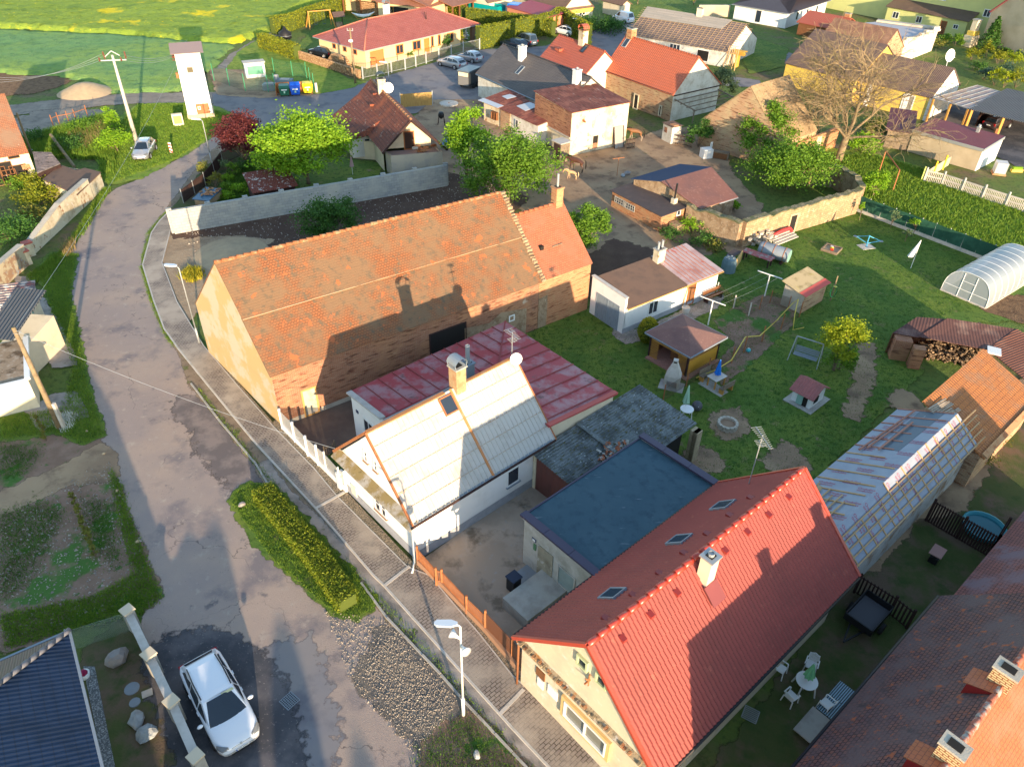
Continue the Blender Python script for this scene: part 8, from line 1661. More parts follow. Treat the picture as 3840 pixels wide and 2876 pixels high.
# ---- bare walnut
def bare_tree(label,base,h,sp,seed,limbs,r0=.38,tw=1.0,name='bare_tree'):
 g_=G(base); r=thing(name,label,'tree',g_); rnd=RR_(seed); m=MB(); tw_=MB(); cnt=[0]
 def br(p,d,L,rad,dep):
  n=3; pts=[p]; rr=[rad]; q=p.copy(); dd=d.copy()
  for i in range(n):
   dd=(dd+V3((rnd.gauss(0,.18),rnd.gauss(0,.18),rnd.gauss(.03 if dep<3 else -.07,.13)))).normalized(); q=q+dd*(L/n); pts.append(q.copy()); rr.append(rad*(1-.42*(i+1)/n))
  (m if dep<3 else tw_).tube(pts,[max(q_,.011) for q_ in rr],7 if dep<2 else (5 if dep<3 else 3),cap=False); cnt[0]+=1
  if dep>=5: return
  kids=(3,5,5,4,4)[dep]
  for i in range(kids):
   t=rnd.uniform(.35,1.0) if i else 1.0; ix=min(n-1,int(t*n)); pp=pts[ix].lerp(pts[ix+1],t*n-ix) if ix<n else pts[-1]
   ax=V3((rnd.gauss(0,1),rnd.gauss(0,1),rnd.gauss(.15,.6))).normalized(); nd=(dd*(.75 if i else 1.2)+ax*.75).normalized()
   if nd.z<-.25 and dep<4: nd.z*=-.5
   br(pp,nd,L*rnd.uniform(.55,.82),rr[ix]*(.62 if i else .85),dep+1)
 tr=[V3((0,0,-.1)),V3((.15,.1,1.2)),V3((.25,.1,h*.17))]; m.tube(tr,[r0*1.25,r0,r0*.85],9)
 for (x,y,zz_,L,rd) in limbs: br(tr[-1]+V3((0,0,-.2)),V3((x,y,zz_)).normalized(),L,rd,1)
 o=m.build('trunk',M['bk'],None,True); o.parent=r; o=tw_.build('twigs',M['bk'],None); o.parent=r; print('bare',cnt)
 return r
ht=HV((3250,10),(3141,604)); print('bare h',ht)
bare_tree('great bare walnut with pale twisted branches rising over the old barn',(3141,604),ht,8,3,[(-.7,-.05,.8,5.2,.17),(-.2,.3,1.1,5.4,.18),(.35,-.1,1.1,5.6,.19),(.85,.1,.75,5.0,.16),(1.0,-.25,.30,4.6,.14),(-1.0,-.2,.5,4.8,.13),(.2,.6,.8,5,.14),(-.4,-.5,.6,4,.1)])
bare_tree('smaller leaning bare tree with dark trunk left of the great walnut',(3041,562),6.5,4,8,[(-.6,.1,.9,3.2,.1),(-.2,.3,1,3.4,.11),(.4,-.1,1,3,.1)],r0=.15)
for i,(x,y,h_) in enumerate(((-2.6,-6.6,6.0),(2.4,-12.6,6.0),(6.9,-17.9,6.0),(-9.3,7.5,3.3))):
 r=thing('columnar_thuja','tall columnar thuja behind the viewpoint, out of the picture','tree',(x,y,0),0,'columnar thujas out of the picture'); rnd=np.random.RandomState(i); n=3500; t=rnd.rand(n); a=rnd.rand(n)*6.28; R=1.15*(1-t**4)**.5; P=np.stack([np.cos(a)*R,np.sin(a)*R,t*h_],1); f=leaves_mesh('foliage',P,.14,LG['dark'],i); f.parent=r; m=MB(); m.lathe([(.7,0),(1.05,.5),(1.0,h_*.7),(.6,h_*.93),(0,h_*.98)],12); o=m.build('core',MATS['hedge_inside']); o.parent=r
# ================================================================ vehicles
TYRE=mk('tyre_rubber',(.02,.02,.022),.8); RIM=mk('alloy_rim',(.45,.46,.48),.35,metal=.6); LIT=mk('headlight_glass',(.13,.14,.15),.3,spec=.5); TAIL=mk('tail_light',(.35,.01,.015),.2); CARGLASS=mk('car_glass',(.012,.02,.03),.05,spec=.9)
def body_loft(st,sides=1):
 m=MB(); rings=[]
 for x,w_,zl,zs,cr in st:
  half=[(0,zs+cr),(w_*.45,zs+cr*.92),(w_*.78,zs+cr*.55),(w_*.95,zs-.03),(w_,zs-.14),(w_*1.0,(zs+zl)/2),(w_*.97,zl+.08),(w_*.86,zl),(0,zl)]
  ring=[(x,y,h) for y,h in half]+[(x,-y,h) for y,h in half[-2:0:-1]]; rings.append([V3(p) for p in ring])
 i0=0; n=len(rings[0]);
 for r in rings: m.v+=r
 for i in range(len(rings)-1):
  for q in range(n): a,b=i*n+q,i*n+(q+1)%n; m.f.append([a,a+n,b+n,b]); m.mi.append(0); m.uv+=[(0,0)]*4
 m.f.append(list(range(n))); m.mi.append(0); m.uv+=[(0,0)]*n; e=(len(rings)-1)*n; m.f.append([e+q for q in reversed(range(n))]); m.mi.append(0); m.uv+=[(0,0)]*n
 return m
def car(name,label,cat,px,yaw,col,kind='estate',L=4.6,W=1.8,H=1.47,group=None,metal=0.0,rails=False,plate=None,badge=False,visor=False):
 g_=G(px) if not isinstance(px,V3) else px; r=thing(name,label,cat,g_,yaw,group); pm=paint('paint_'+col[0],col[1],.28,metal); hw=W/2; f=L/2; bk=-L/2
 zs=.92 if kind not in('van','mpv') else 1.02
 def fin(m,nm,mats,par=r,smooth=False): o=m.build(nm,mats,None,smooth); o.parent=par; return o
 nose=.98 if kind!='van' else .9
 cowl=f-(1.18 if kind in('estate','hatch') else .95 if kind=='mpv' else 1.0)   # base of the windscreen
 st=[(f-.0,hw*.62,.34,.56,.02),(f-.09,hw*.80,.24,.66,.04),(f-.30,hw*.93,.2,.74,.06),(f-.7,hw*.99,.18,.82,.08),(cowl,hw,.18,zs-.01,.08),(0,hw,.18,zs+.02,.02),(bk+.9,hw*.99,.18,zs+.05,.02),(bk+.35,hw*.96,.22,zs+.04,.02),(bk+.08,hw*.88,.28,zs-.02,.02),(bk,hw*.76,.36,zs-.16,.01)]
 fin(body_loft(st),'body',pm,smooth=True)
 rh=H; zr=rh-.05; rw=hw*.70; roof0=cowl-(.85 if kind!='van' else .62); tailt=bk+(.66 if kind=='estate' else .42 if kind in('mpv','van') else .75); tailb=bk+(.16 if kind in('estate','mpv','van') else .22); zb=zs+.03
 gw=hw*.93
 A=[(cowl+.02,gw*.90),(roof0,rw),(tailt,rw*.94),(tailb,gw*.84)]  # bottom-front, top-front, top-rear, bottom-rear
 m=MB(); n=8
 top=[];
 xs=[roof0,roof0-.25,(roof0+tailt)/2,tailt+.3,tailt]; zz_=[zr-.02,zr+.02,zr+.04,zr+.01,zr-.05]; ws=[rw,rw*1.01,rw*1.02,rw*.98,rw*.94]
 for i in range(len(xs)-1):
  for s0,s1 in ((-1,-.6),(-.6,0),(0,.6),(.6,1)):
   cr=lambda s:.035*(1-s*s); m.face([(xs[i],ws[i]*s0,zz_[i]+cr(s0)),(xs[i],ws[i]*s1,zz_[i]+cr(s1)),(xs[i+1],ws[i+1]*s1,zz_[i+1]+cr(s1)),(xs[i+1],ws[i+1]*s0,zz_[i+1]+cr(s0))][::-1])
 for s in (1,-1):
  B_=[(cowl+.02,s*gw*.90,zb)]+[(x,s*gw*np.interp(x,[tailb,0,cowl],[.87,1,.91]),zb) for x in xs[1:4]]+[(tailb,s*gw*.86,zb)]; T_=[(xs[i],s*ws[i],zz_[i]) for i in range(5)]
  for i in range(4): m.face([T_[i],T_[i+1],B_[i+1],B_[i]])
 m.face([(xs[4],-ws[4],zz_[4]),(xs[4],ws[4],zz_[4]),(tailb,gw*.86,zb),(tailb,-gw*.86,zb)]); m.face([(xs[0],ws[0],zz_[0]),(xs[0],-ws[0],zz_[0]),(cowl+.02,-gw*.9,zb),(cowl+.02,gw*.9,zb)])
 fin(m,'roof',pm,smooth=False)
 e=.012
 m=MB(); N=6 # windscreen, slightly curved
 for i in range(N):
  s0,s1=-1+2*i/N,-1+2*(i+1)/N; bx=lambda s:cowl+.02+.10*(1-s*s)+e*2; tx=lambda s:xs[0]+.05*(1-s*s)+e*2
  m.face([(bx(s0),gw*.88*s0,zb-.01+.03*(1-s0*s0)),(bx(s1),gw*.88*s1,zb-.01+.03*(1-s1*s1)),(tx(s1),ws[0]*.93*s1,zz_[0]-.03+.03*(1-s1*s1)),(tx(s0),ws[0]*.93*s0,zz_[0]-.03+.03*(1-s0*s0))])
 o=fin(m,'windscreen',CARGLASS,smooth=True)
 if visor:
  q=MB(); q.face([(xs[0]+.12,.12,zz_[0]-.035),(xs[0]+.12,.62,zz_[0]-.05),(xs[0]+.03,.6,zz_[0]+.0),(xs[0]+.03,.12,zz_[0]+.02)]); fin(q,'sun_visor',mk('pale_visor',(.5,.5,.3),.5))
 m=MB(); m.face([(tailb-e,-gw*.74,zb+.02),(tailb-e,gw*.74,zb+.02),(tailt-e*2,ws[4]*.86,zz_[4]-.04),(tailt-e*2,-ws[4]*.86,zz_[4]-.04)]);
 if kind!='van' or 1: fin(m,'rear_window',CARGLASS)
 side=[(cowl-.18,.0),(xs[0]-.12,1),(xs[2],1),(tailt+.12,.92),(tailb+.22,.05)]
 def sp(x,t,s):
  wt=np.interp(x,[xs[4],xs[2],xs[0]],[ws[4],ws[2],ws[0]]); zt=np.interp(x,[xs[4],xs[2],xs[0]],[zz_[4],zz_[2],zz_[0]])-.05; wb=np.interp(x,[tailb,0,cowl],[gw*.87,gw*1.0,gw*.91]); return (x,s*(wb+(wt-wb)*t+.02),zb+.03+(zt-zb-.03)*t)
 lim=[xs[0]-.15+.0,None]
 cuts=[(cowl-.15,xs[0]-.08,.35,.33),(.28,.26,-.62,-.62)]
 mid1,mid2=.10,-.85 if kind!='hatch' else -.75
 panes=[((cowl-.22,xs[0]-.10),(mid1+.03,mid1+.03))]
 if kind!='van': panes+=[((mid1-.05,mid1-.05),(mid2+.03,mid2+.03)),((mid2-.05,mid2-.05),(tailb+.30,tailt+.16))]
 for s in (1,-1):
  for (b0,t0),(b1,t1) in panes:
   q=MB(); P=[sp(b0,0,s),sp(b1,0,s),sp(t1,.93,s),sp(t0,.93,s)]; q.face(P if s<0 else P[::-1]); fin(q,'side_window',CARGLASS)
 wb_=L*.29; wr=.325
 for x in (wb_+.05,-wb_-.02):
  for s in (1,-1):
   q=MB(); q.lathe([(0,0),(wr+.07,0),(wr+.07,.03)],20,M=MT_((x,s*(hw-.015),wr+.01))@MR_(-s*PI_/2,4,'X')); fin(q,'wheel_arch',M['black'])
   w_=bpy.data.objects.new('wheel',None); COL.objects.link(w_); w_.parent=r; Mx=MT_((x,s*(hw-.14),wr))@MR_(-s*PI_/2,4,'X')
   q=MB(); q.lathe([(wr*.68,0),(wr*.97,0),(wr,.04),(wr,.15),(wr*.95,.19),(wr*.70,.19)],22,M=Mx); fin(q,'tyre',TYRE,w_,True); q=MB(); q.lathe([(wr*.70,.185),(wr*.62,.15),(wr*.2,.17),(0,.175)],20,M=Mx); fin(q,'rim',RIM,w_)
 for s in (1,-1):
  q=MB(); q.face([(f-.33,s*hw*.945,.68),(f-.10,s*hw*.80,.62),(f-.07,s*hw*.52,.61),(f-.13,s*hw*.50,.71),(f-.30,s*hw*.76,.775),(f-.42,s*hw*.90,.80)]); q.v=[p+V3((.02,s*.012,.02)) for p in q.v]; fin(q,'headlight',LIT)
  q=MB(); q.box((bk+.06,s*hw*.78,zs-.34),.10,.22,.28); fin(q,'tail_light',TAIL)
  q=MB(); q.lathe([(0,-.07),(.09,-.05),(.12,0),(.09,.06),(0,.08)],8,M=MT_((cowl-.22,s*(hw+.13),zb+.06))@Matrix.Diagonal((.7,1.1,.85,1))); fin(q,'wing_mirror',pm,smooth=True)
  for x in (.22,-.72): q=MB(); q.beam((x-.1,s*(hw+.012),zs-.1),(x+.1,s*(hw+.012),zs-.1),.035); fin(q,'door_handle',pm)
  if rails: q=MB(); q.tube([(xs[0]-.12,s*ws[1]*.96,rh+.0),(xs[2],s*ws[2]*.97,rh+.055),(tailt+.15,s*ws[3]*.95,rh+.0)],.022,6); fin(q,'roof_rail',M['black'],smooth=True)
 q=MB(); q.face([(f-.035,-hw*.42,.50),(f-.035,hw*.42,.50),(f-.075,hw*.42,.63),(f-.075,-hw*.42,.63)]); q.v=[p+V3((.035,0,.01)) for p in q.v]; o=fin(q,'grille',M['black'])
 q=MB(); q.beam((f+.0,-hw*.5,.30),(f+.0,hw*.5,.30),.03,.09); fin(q,'lower_intake',M['black'])
 if badge: q=MB(); q.lathe([(0,0),(.05,0),(.05,.015),(0,.02)],12,M=MT_((f-.03,0,.665))@MR_(1.1,4,'Y')); fin(q,'badge',M['galv'])
 for x,nm,sg in ((f+.03,'number_plate',1),(bk-.02,'number_plate',-1)):
  q=MB(); q.box((x,0,.40 if sg>0 else .62),.02,.52,.115,0); o=fin(q,nm,mk('plate_white',(.75,.75,.72),.4)); q=MB(); q.box((x+.011*sg,-.235*sg if sg<0 else -.235,.405 if sg>0 else .625),.004,.045,.105,0); fin(q,'plate_band',mk('plate_blue',(.02,.08,.4),.4),o)
  if plate: q=MB(); text_into(q,plate,(x+.0125*sg,.02,(.40 if sg>0 else .62)+.057),V3((0,1*sg,0)),V3((0,0,1)),.105); fin(q,'plate_lettering',M['black'],o)
 return r
SIL=('silver',(.42,.43,.45)); WHT=('white',(.74,.75,.78)); DBL=('dark_blue',(.012,.03,.055)); DGR=('dark_grey_blue',(.06,.08,.10)); BLK=('black',(.012,.014,.02))
def ax(front,rear): a,b=G(front),G(rear); return (a+b)/2,math.atan2(a.y-b.y,a.x-b.x)
p,y_=ax(k(660,2420,.2656,960,1480),k(660,2420,.2656,370,330)); print('car',p,(G(k(660,2420,.2656,960,1480))-G(k(660,2420,.2656,370,330))).length)
car('white_estate','white estate car with black roof rails parked on dark asphalt at the bottom left','car',p,y_,WHT,'estate',4.66,1.81,1.48,rails=True,plate='4AJ 6095',badge=True,visor=True)
c=lambda x,y:z(0,0,x,y)
y_=math.atan2(*(lambda d:(d.y,d.x))(G(c(1297,1368))-G(c(1341,1300)))); p=(G(c(1297,1368))+G(c(1341,1300)))/2+V3((sn_(y_),-cs_(y_),0))*.75; car('silver_estate','silver estate car on the grass beside the concrete pole','car',p,y_,SIL,'estate',4.3,1.72,1.45,metal=.5,rails=True)
c=lambda x,y:k(1660,0,.3783,x,y)
def at(lab,fr,re,col,kind,L,W,H,**kw):
 a,b=G(fr),G(re); d=(a-b).normalized(); m_=(a+b)/2; return car('parked_car',lab,'car',m_,math.atan2(d.y,d.x),col,kind,L,W,H,**kw)
at('silver estate car parked nearest the bungalow gate','' or c(-12,640),c(190,690),SIL,'estate',4.75,1.82,1.5,metal=.5,rails=True,group='cars parked on the forecourt')
at('silver hatchback parked beside the silver estate, further right',c(165,585),c(370,630),SIL,'hatch',4.1,1.75,1.52,metal=.5,group='cars parked on the forecourt')
at('dark teal estate car parked left of the grey van like car',c(620,455),c(790,490),DBL,'estate',4.7,1.76,1.45,group='cars parked by the dark hedge')
at('dark grey high roofed family van parked against the hedge',c(745,415),c(905,470),DGR,'mpv',4.4,1.8,1.8,group='cars parked by the dark hedge')
at('white estate car parked by the yellow gable house',c(1130,325),c(1300,365),WHT,'estate',4.6,1.75,1.5,rails=True)
c=lambda x,y:k(2100,0,.3777,x,y)
at('small white delivery van behind the low junipers',c(515,190),c(735,250),WHT,'van',4.4,1.8,1.82)
q=lambda x,y:k(3360,380,.3783,x,y)
at('dark brown car with red tail lights under the dark carport',q(1080,240),q(900,290),('brown_black',(.03,.02,.022)),'mpv',4.2,1.75,1.55)
at('black car parked behind the firewood wall of the bungalow',z(1,0,500,470),z(1,0,640,500),BLK,'estate',4.5,1.75,1.45)
# ================================================================ poles, fences, yard things
def T(n,l,c,px,rz=0,g=None,sc=1): return thing(n,l,c,G(px) if not isinstance(px,V3) else px,rz,g,sc)
def F(o,nm,mat,ops,smooth=False,par=None):
 m=MB()
 for q in ops:
  t,a=q[0],q[1:]
  (m.box if t=='b' else m.beam if t=='m' else m.tube if t=='t' else m.lathe if t=='l' else m.face)(*a)
 x=m.build(nm,M[mat] if isinstance(mat,str) else mat,None,smooth); x.parent=par or o; return x
def az(a,b): a,b=G(a),G(b); return math.atan2(b.y-a.y,b.x-a.x)
def lamp(lab,base,top,arm,horns=False):
 h=HV(top,base); r=T('street_lamp',lab,'street lamp',base,0); F(r,'pole','mw' if horns else 'galv',[('t',[(0,0,0),(0,0,1.3)],.075,8),('t',[(0,0,1.3),(0,0,h-.1),(arm[0]*.15,arm[1]*.15,h+.05)],[.05,.04,.035],8)],True)
 d=V3((arm[0],arm[1],0)); n=d.normalized(); s=V3((-n.y,n.x,0)); A=V3((0,0,h+.03)); m=MB(); K=[A+d*.1-s*.06,A+d*.35-s*.15,A+d*.9-s*.13,A+d-s*.04]; K2=[p+s*2*w_ for p,w_ in zip(K,(.06,.15,.13,.04))]
 m.hexa(K+K2[::-1],[p+V3((0,0,.09)) for p in K+K2[::-1]],0,True); x=m.build('lamp_head',M['lamp_glass'],None); x.parent=r
 if horns:
  for i,(dx,dy,hh) in enumerate(((-.5,.25,h-.85),(.35,-.5,h-1.25))): dd=V3((dx,dy,.1)).normalized(); F(r,'loudspeaker','cream' if 0 else 'mw',[('t',[V3((0,0,hh)),V3((0,0,hh))+dd*.2,V3((0,0,hh))+dd*.42],[.04,.07,.2],12)],True)
lamp('street lamp with two horn loudspeakers beside the gravel patch',(1738,2682),(1726,2343),(-.95,.0),True)
lamp('street lamp standing between pavement and the gable of the long barn',(749,1290),(663,1002),(-.95,.1))
lamp('street lamp by the dark garden fence of the village house',z(0,0,1832,1425),z(0,0,1745,1040),(-1.2,.2))
lamp('small street lamp in front of the bungalow fence',z(1,0,1148,705),z(1,0,1130,545),(-1.2,.2))
lamp('street lamp at the top road beside the white estate car',z(2,0,578,340),z(2,0,588,170),(-1.2,.3))
pb,pt_=z(0,0,1183,1240),z(0,0,940,480); hp=HV(pt_,pb); r=T('utility_pole','tall pale concrete power pole with a crown of insulators beside the silver estate','power pole',pb)
F(r,'mast','cp',[('t',[(0,0,0),(0,0,hp)],[.24,.12],8)],True); F(r,'crossarms','galv',[('m',(-1.2,-.3,hp-.5),(1.2,.3,hp-.5),.1),('m',(-.6,-.4,hp-.1),(0,0,hp+.4),.07),('m',(.6,.3,hp-.1),(0,0,hp+.4),.07)])
for i,(a,b_) in enumerate(((-1.2,-.5),(-.7,-.3),(-1.0,.2),(.9,-.2),(1.3,.1),(1.1,.5))): F(r,'insulator',mk('brown_glazed',(.16,.05,.03),.3),[('l',[(.03,0),(.10,.1),(.05,.15),(.10,.25),(.05,.3),(.08,.4)],8,(a,b_,hp-.55+.2*(i%3)))])
P0=G(pb)+V3((0,0,hp-.3)); tw0=TW.pt(0,.3,TW.he-.45)
def wire(lab,a,b_,sag,cat='wire',r_=.012,nm='overhead_wire',g=None):
 m=MB(); m.tube([a.lerp(b_,i/14)+V3((0,0,-sag*4*(i/14)*(1-i/14))) for i in range(15)],r_,4); x=m.build(nm,M['galv'],None,org=a); tag(x,lab,cat,g)
for i in range(3):
 wire(('upper','middle','lower')[i]+' power strand between the concrete pole and the white tower',P0+V3((1.2,.1*i,.25*i-.2)),TW.pt(-.25,.3+i,TW.he-.5-.1*i),.4,g='strands from pole to tower')
 wire(('lowest','middle','highest')[i]+' power strand leaving the concrete pole towards the left edge',P0+V3((-1.2,.1*i,.25*i-.2)),G((-300,250+i*22),hp-.6),1.4,g='strands leaving to the left')
pb=z(0,2,520,385); pt_=z(0,1,115,1175); h=HV(pt_,pb); r=T('timber_pole','leaning timber telephone pole with a white concrete foot at the left edge','pole',pb); F(r,'mast','bk',[('t',[(0,0,0),(-.1,0,h)],[.17,.11],8)],True); F(r,'concrete_foot','cp',[('b',(.22,.05,0),.16,.2,1.9)]); F(r,'wire_coil','galv',[('t',[(.2*cs_(t),.2*sn_(t),h-.3+.05*sn_(3*t)) for t in [i*.7 for i in range(10)]],.012,4)])
A=G(pb)+V3((-.1,0,h-.15)); wire('house wire from the timber pole across the street to the white house',A,WH.pt(.3,6.0,3.25),.5); wire('long telephone wire from the timber pole up the street',A,G((700,150),6),1.0,r_=.01)
pb=z(1,0,858,722); pt_=z(1,0,833,245); h=HV(pt_,pb); r=T('timber_pole','timber pole with a round white lamp in front of the bungalow','pole',pb); F(r,'mast','bk',[('t',[(0,0,0),(0,0,h)],[.17,.11],8)],True); F(r,'lamp','mw',[('l',[(.05,-.1),(.3,0),(.3,.2),(.1,.3),(0,.3)],10,(0,-.3,h-1.6))]); F(r,'insulators','galv',[('m',(-.4,0,h-.3),(.4,0,h-.3),.06),('m',(-.35,0,h-.3),(-.35,0,h),.07),('m',(.35,0,h-.3),(.35,0,h),.07)])
c=lambda x,y:k(0,380,.2173,x,y)
for lab,b0,t0,m_ in (('slim timber pole against the derelict house, slanting','' or c(575,985),c(250,205),'bk'),): h=HV(t0,b0); r=T('timber_pole','slim timber pole standing beside the derelict yellow house','pole',b0); F(r,'mast',m_,[('t',[(0,0,0),(0,0,h)],[.14,.09],7)],True); F(r,'step_iron','galv',[('m',(-.2,0,.9),(.25,0,.9),.06)])
r=T('fallen_beam','long mossy beam with white insulators lying in the sunken plot','beam',c(1300,1180)); a,b_=G(c(1300,1180))-r.location,G(c(930,740))-r.location; F(r,'beam','bk',[('t',[a+V3((0,0,.3)),b_+V3((0,0,1.0))],.16,7)])
r=T('rusty_rail','rusty pipe rail on thin posts along the gravel patch','railing',c(790,355)); L_=[G(c(*p))-r.location for p in ((935,465),(1040,420),(1200,395),(1325,365),(1525,290))]; F(r,'rail','rust',[('m',L_[i]+V3((0,0,1.1)),L_[i+1]+V3((0,0,1.1)),.06) for i in range(4)])
for p in L_: F(r,'post','rust',[('m',p,p+V3((0,0,1.5)),.07)])
# ---- fences
def pf_(nm,lab,pts,H,panel,post='mw',fill=None,slats=0,step=2.2,z0=.1,sw=.04,cat='fence',ph=.15,pw=.1,t=.03):
 P=[G(p) if not isinstance(p,V3) else p for p in pts]; r=wt_(nm,lab,cat,P[0])
 for i in range(len(P)-1):
  a,b_=P[i],P[i+1]; n=max(1,round((b_-a).length/step))
  for j in range(n):
   p,q=a.lerp(b_,j/n),a.lerp(b_,(j+1)/n); m=MB()
   if fill: m.beam(p+V3((0,0,(H+z0)/2)),q+V3((0,0,(H+z0)/2)),t,H-z0)
   else:
    for hh in (z0+.05,H-.08): m.beam(p+V3((0,0,hh)),q+V3((0,0,hh)),.04,.05)
    s=int((q-p).length/(slats or .12))
    for x in range(1,s): e=p.lerp(q,x/s); m.beam(e+V3((0,0,z0)),e+V3((0,0,H)),sw,.02)
   m.build('panel',M[panel] if isinstance(panel,str) else panel,r)
  for j in range(n+(i==len(P)-2)): p=a.lerp(b_,j/n); m=MB(); m.box(V3((p.x,p.y,0)),pw,pw,H+ph); m.build('post',M[post] if isinstance(post,str) else post,r)
 return r
y=lambda a,b_:z(1,2,a,b_)
mesh_w=NT('fine_white_mesh'); tt=mesh_w.n('ShaderNodeBsdfTransparent'); mm=mesh_w.n('ShaderNodeMixShader',{'Fac':.45}); mesh_w.b.inputs['Base Color'].default_value=(.6,.58,.54,1); mesh_w.t.links.new(tt.outputs[0],mm.inputs[1]); mesh_w.t.links.new(mesh_w.b.outputs[0],mm.inputs[2]); mesh_w.t.links.new(mm.outputs[0],mesh_w.out.inputs[0])
def meshmat(n,c,f):
 s=NT(n); t=s.n('ShaderNodeBsdfTransparent'); q=s.n('ShaderNodeMixShader',{'Fac':f}); s.b.inputs['Base Color'].default_value=c+(1,); s.t.links.new(t.outputs[0],q.inputs[1]); s.t.links.new(s.b.outputs[0],q.inputs[2]); s.t.links.new(q.outputs[0],s.out.inputs[0]); return s.m
pf_('white_street_fence','white metal fence with gate between the long barn and the white house',[y(235,395),y(345,510),y(455,630),y(545,710)],1.5,mesh_w.m,fill=1,step=1.8,z0=.45,pw=.12,ph=.12)
pf_('white_mesh_fence','pale mesh fence with letter box right beside the white house corner',[y(545,710),y(615,770),y(735,905),y(785,940)],1.5,mesh_w.m,fill=1,step=1.4,z0=.35,pw=.08)
r=wt_('white_fence_base','low white plinth under the street fence','wall',G(y(235,395))); m=MB(); m.beam(G(y(235,395))+V3((0,0,.25)),G(y(785,940))+V3((0,0,.25)),.14,.5); m.build('plinth_wall',M['white'],r)
r=T('letter_box','white letter box pillar at the end of the mesh fence',"letter box",y(745,900),.75); F(r,'pillar','mw',[('b',(0,0,0),.4,.3,1.25)]); F(r,'flap','zinc',[('b',(0,-.16,1.0),.3,.03,.12)])
pf_('picket_fence','low grey picket fence around the tiny front lawn',[y(600,640),y(690,590)],.8,'wood',post='wood',slats=.14,step=1.2,sw=.07,pw=.07)
w=lambda a,b_:z(1,3,a,b_)
pf_('brown_yard_fence','rust brown metal yard fence between the white house and the red roofed house',[y(1400,1560),y(1560,1745),w(1610,110),w(1820,340),w(1975,490)],1.25,'rust',post='rust',slats=.07,step=1.5,z0=.42,pw=.1,ph=.15)
pf_('brown_yard_fence','dense rust brown mesh fence stretch beside the cream gable',[w(1980,495),w(2209,740),z(2,3,95,880)],1.5,meshmat('brown_mesh',(.2,.08,.04),.75),post='rust',fill=1,step=1.6,z0=.4,pw=.1)
r=wt_('fence_plinth','terracotta coloured concrete plinth under the brown yard fence','wall',G(y(1400,1560))); m=MB(); L_=[G(p) for p in (y(1400,1560),w(1610,110),w(1975,490),z(2,3,95,880))]
for i in range(3): m.beam(L_[i]+V3((0,0,.22)),L_[i+1]+V3((0,0,.22)),.18,.44)
m.build('plinth_wall',mk('terracotta_plinth',(.40,.22,.13),.9),r)
b3=lambda a,b_:z(0,3,a,b_); L_=[G(p,1.45)-V3((0,0,1.45)) for p in (b3(1095,300),b3(1280,680),b3(1475,1085),b3(1685,1560))]; r=wt_('concrete_block_fence','low grey block fence with cream capped posts beside the white estate car','fence',L_[0])
for i in range(3): m=MB(); m.beam(L_[i]+V3((0,0,.6)),L_[i+1]+V3((0,0,.6)),.28,1.19); m.build('block_panel',M['block'],r); m=MB(); m.beam(L_[i]+V3((0,0,1.24)),L_[i+1]+V3((0,0,1.24)),.34,.08); m.build('top_rail',M['cp'],r)
for p in L_: m=MB(); m.box(p,.42,.42,1.42,.95); m.build('post',M['concrete'],r); m=MB(); m.box(p+V3((0,0,1.42)),.52,.5,.08,.95); m.build('cap',mk('cream_cap',(.6,.5,.36),.9),r)
e=G(b3(650,640)); pf_('wire_panel_fence','green grey wire panel fence joining the blue roofed house to the block fence',[e,L_[0]],1.3,meshmat('wire_mesh',(.25,.32,.28),.22),post='galv',fill=1,step=2.5,z0=.02,pw=.05)
pf_('dark_plank_fence','dark scalloped plank fence running from the battened wing',[z(3,2,1360,1180),z(3,2,1900,1490)],1.5,'wd',post='wd',slats=.13,step=1.8,z0=.02,sw=.115); pf_('dark_plank_fence','short return of the dark scalloped fence at its outer end',[z(3,2,1900,1490),z(3,2,1985,1340)],1.5,'wd',post='wd',fill=1,step=2,z0=.02)
pf_('dark_picket_fence','dark picket fence behind the little trailer',[z(3,3,740,150),z(3,3,1040,340),z(3,3,1190,460)],1.25,'wd',post='wd',slats=.17,step=1.8,z0=.05,sw=.11)
d=lambda a,b_:k(640,400,.3785,a,b_)
pf_('dark_garden_fence','dark slatted fence curving round the village house garden',[d(130,960),d(350,790),d(440,680),d(520,570),z(1,0,30,1280),d(860,380),d(990,330)],1.3,'wd',post='galv',slats=.1,step=2.4,z0=.05,sw=.085,pw=.06)
pf_('bungalow_fence','galvanised bar fence with gates along the bungalow forecourt',[z(1,0,925,685),z(1,0,1290,605),z(1,0,1470,550),z(1,0,1790,460),z(1,0,1930,430)],1.55,'galv',post='galv',slats=.22,step=2.6,z0=.15,pw=.16,ph=.1); pf_('bar_fence','light bar fence behind the dark parked cars',[k(1660,0,.3783,565,425),k(1660,0,.3783,795,360)],1.4,'galv',post='galv',slats=.5,step=3,pw=.14)
pf_('cane_gate','sliding yard gate filled with golden cane screening',[z(1,0,1250,935),z(1,0,1525,915)],1.7,mk('golden_cane',(.42,.27,.09),.9,[((.3,.18,.06),4,.45,.6,(8,.3))]),post='galv',fill=1,step=2.8,z0=.1)
pf_('green_mesh_fence','tall thin green wire fence around the substation compound',[z(0,0,1850,700),z(0,0,2120,790),z(1,0,110,800),z(1,0,170,790)],2.1,meshmat('green_wire',(.03,.16,.09),.10),post=mk('green_post',(.05,.28,.14),.5),fill=1,step=3.0,z0=.05,pw=.07); pf_('green_mesh_fence','back run of green wire fence behind the container bay',[z(1,0,160,640),z(1,0,320,670),z(1,0,440,680),z(1,0,505,780)],2.0,meshmat('green_wire2',(.03,.16,.09),.10),post=MATS['green_post'],fill=1,step=2.5,z0=.05,pw=.07)
n_=lambda a,b_:k(2640,850,.3783,a,b_)
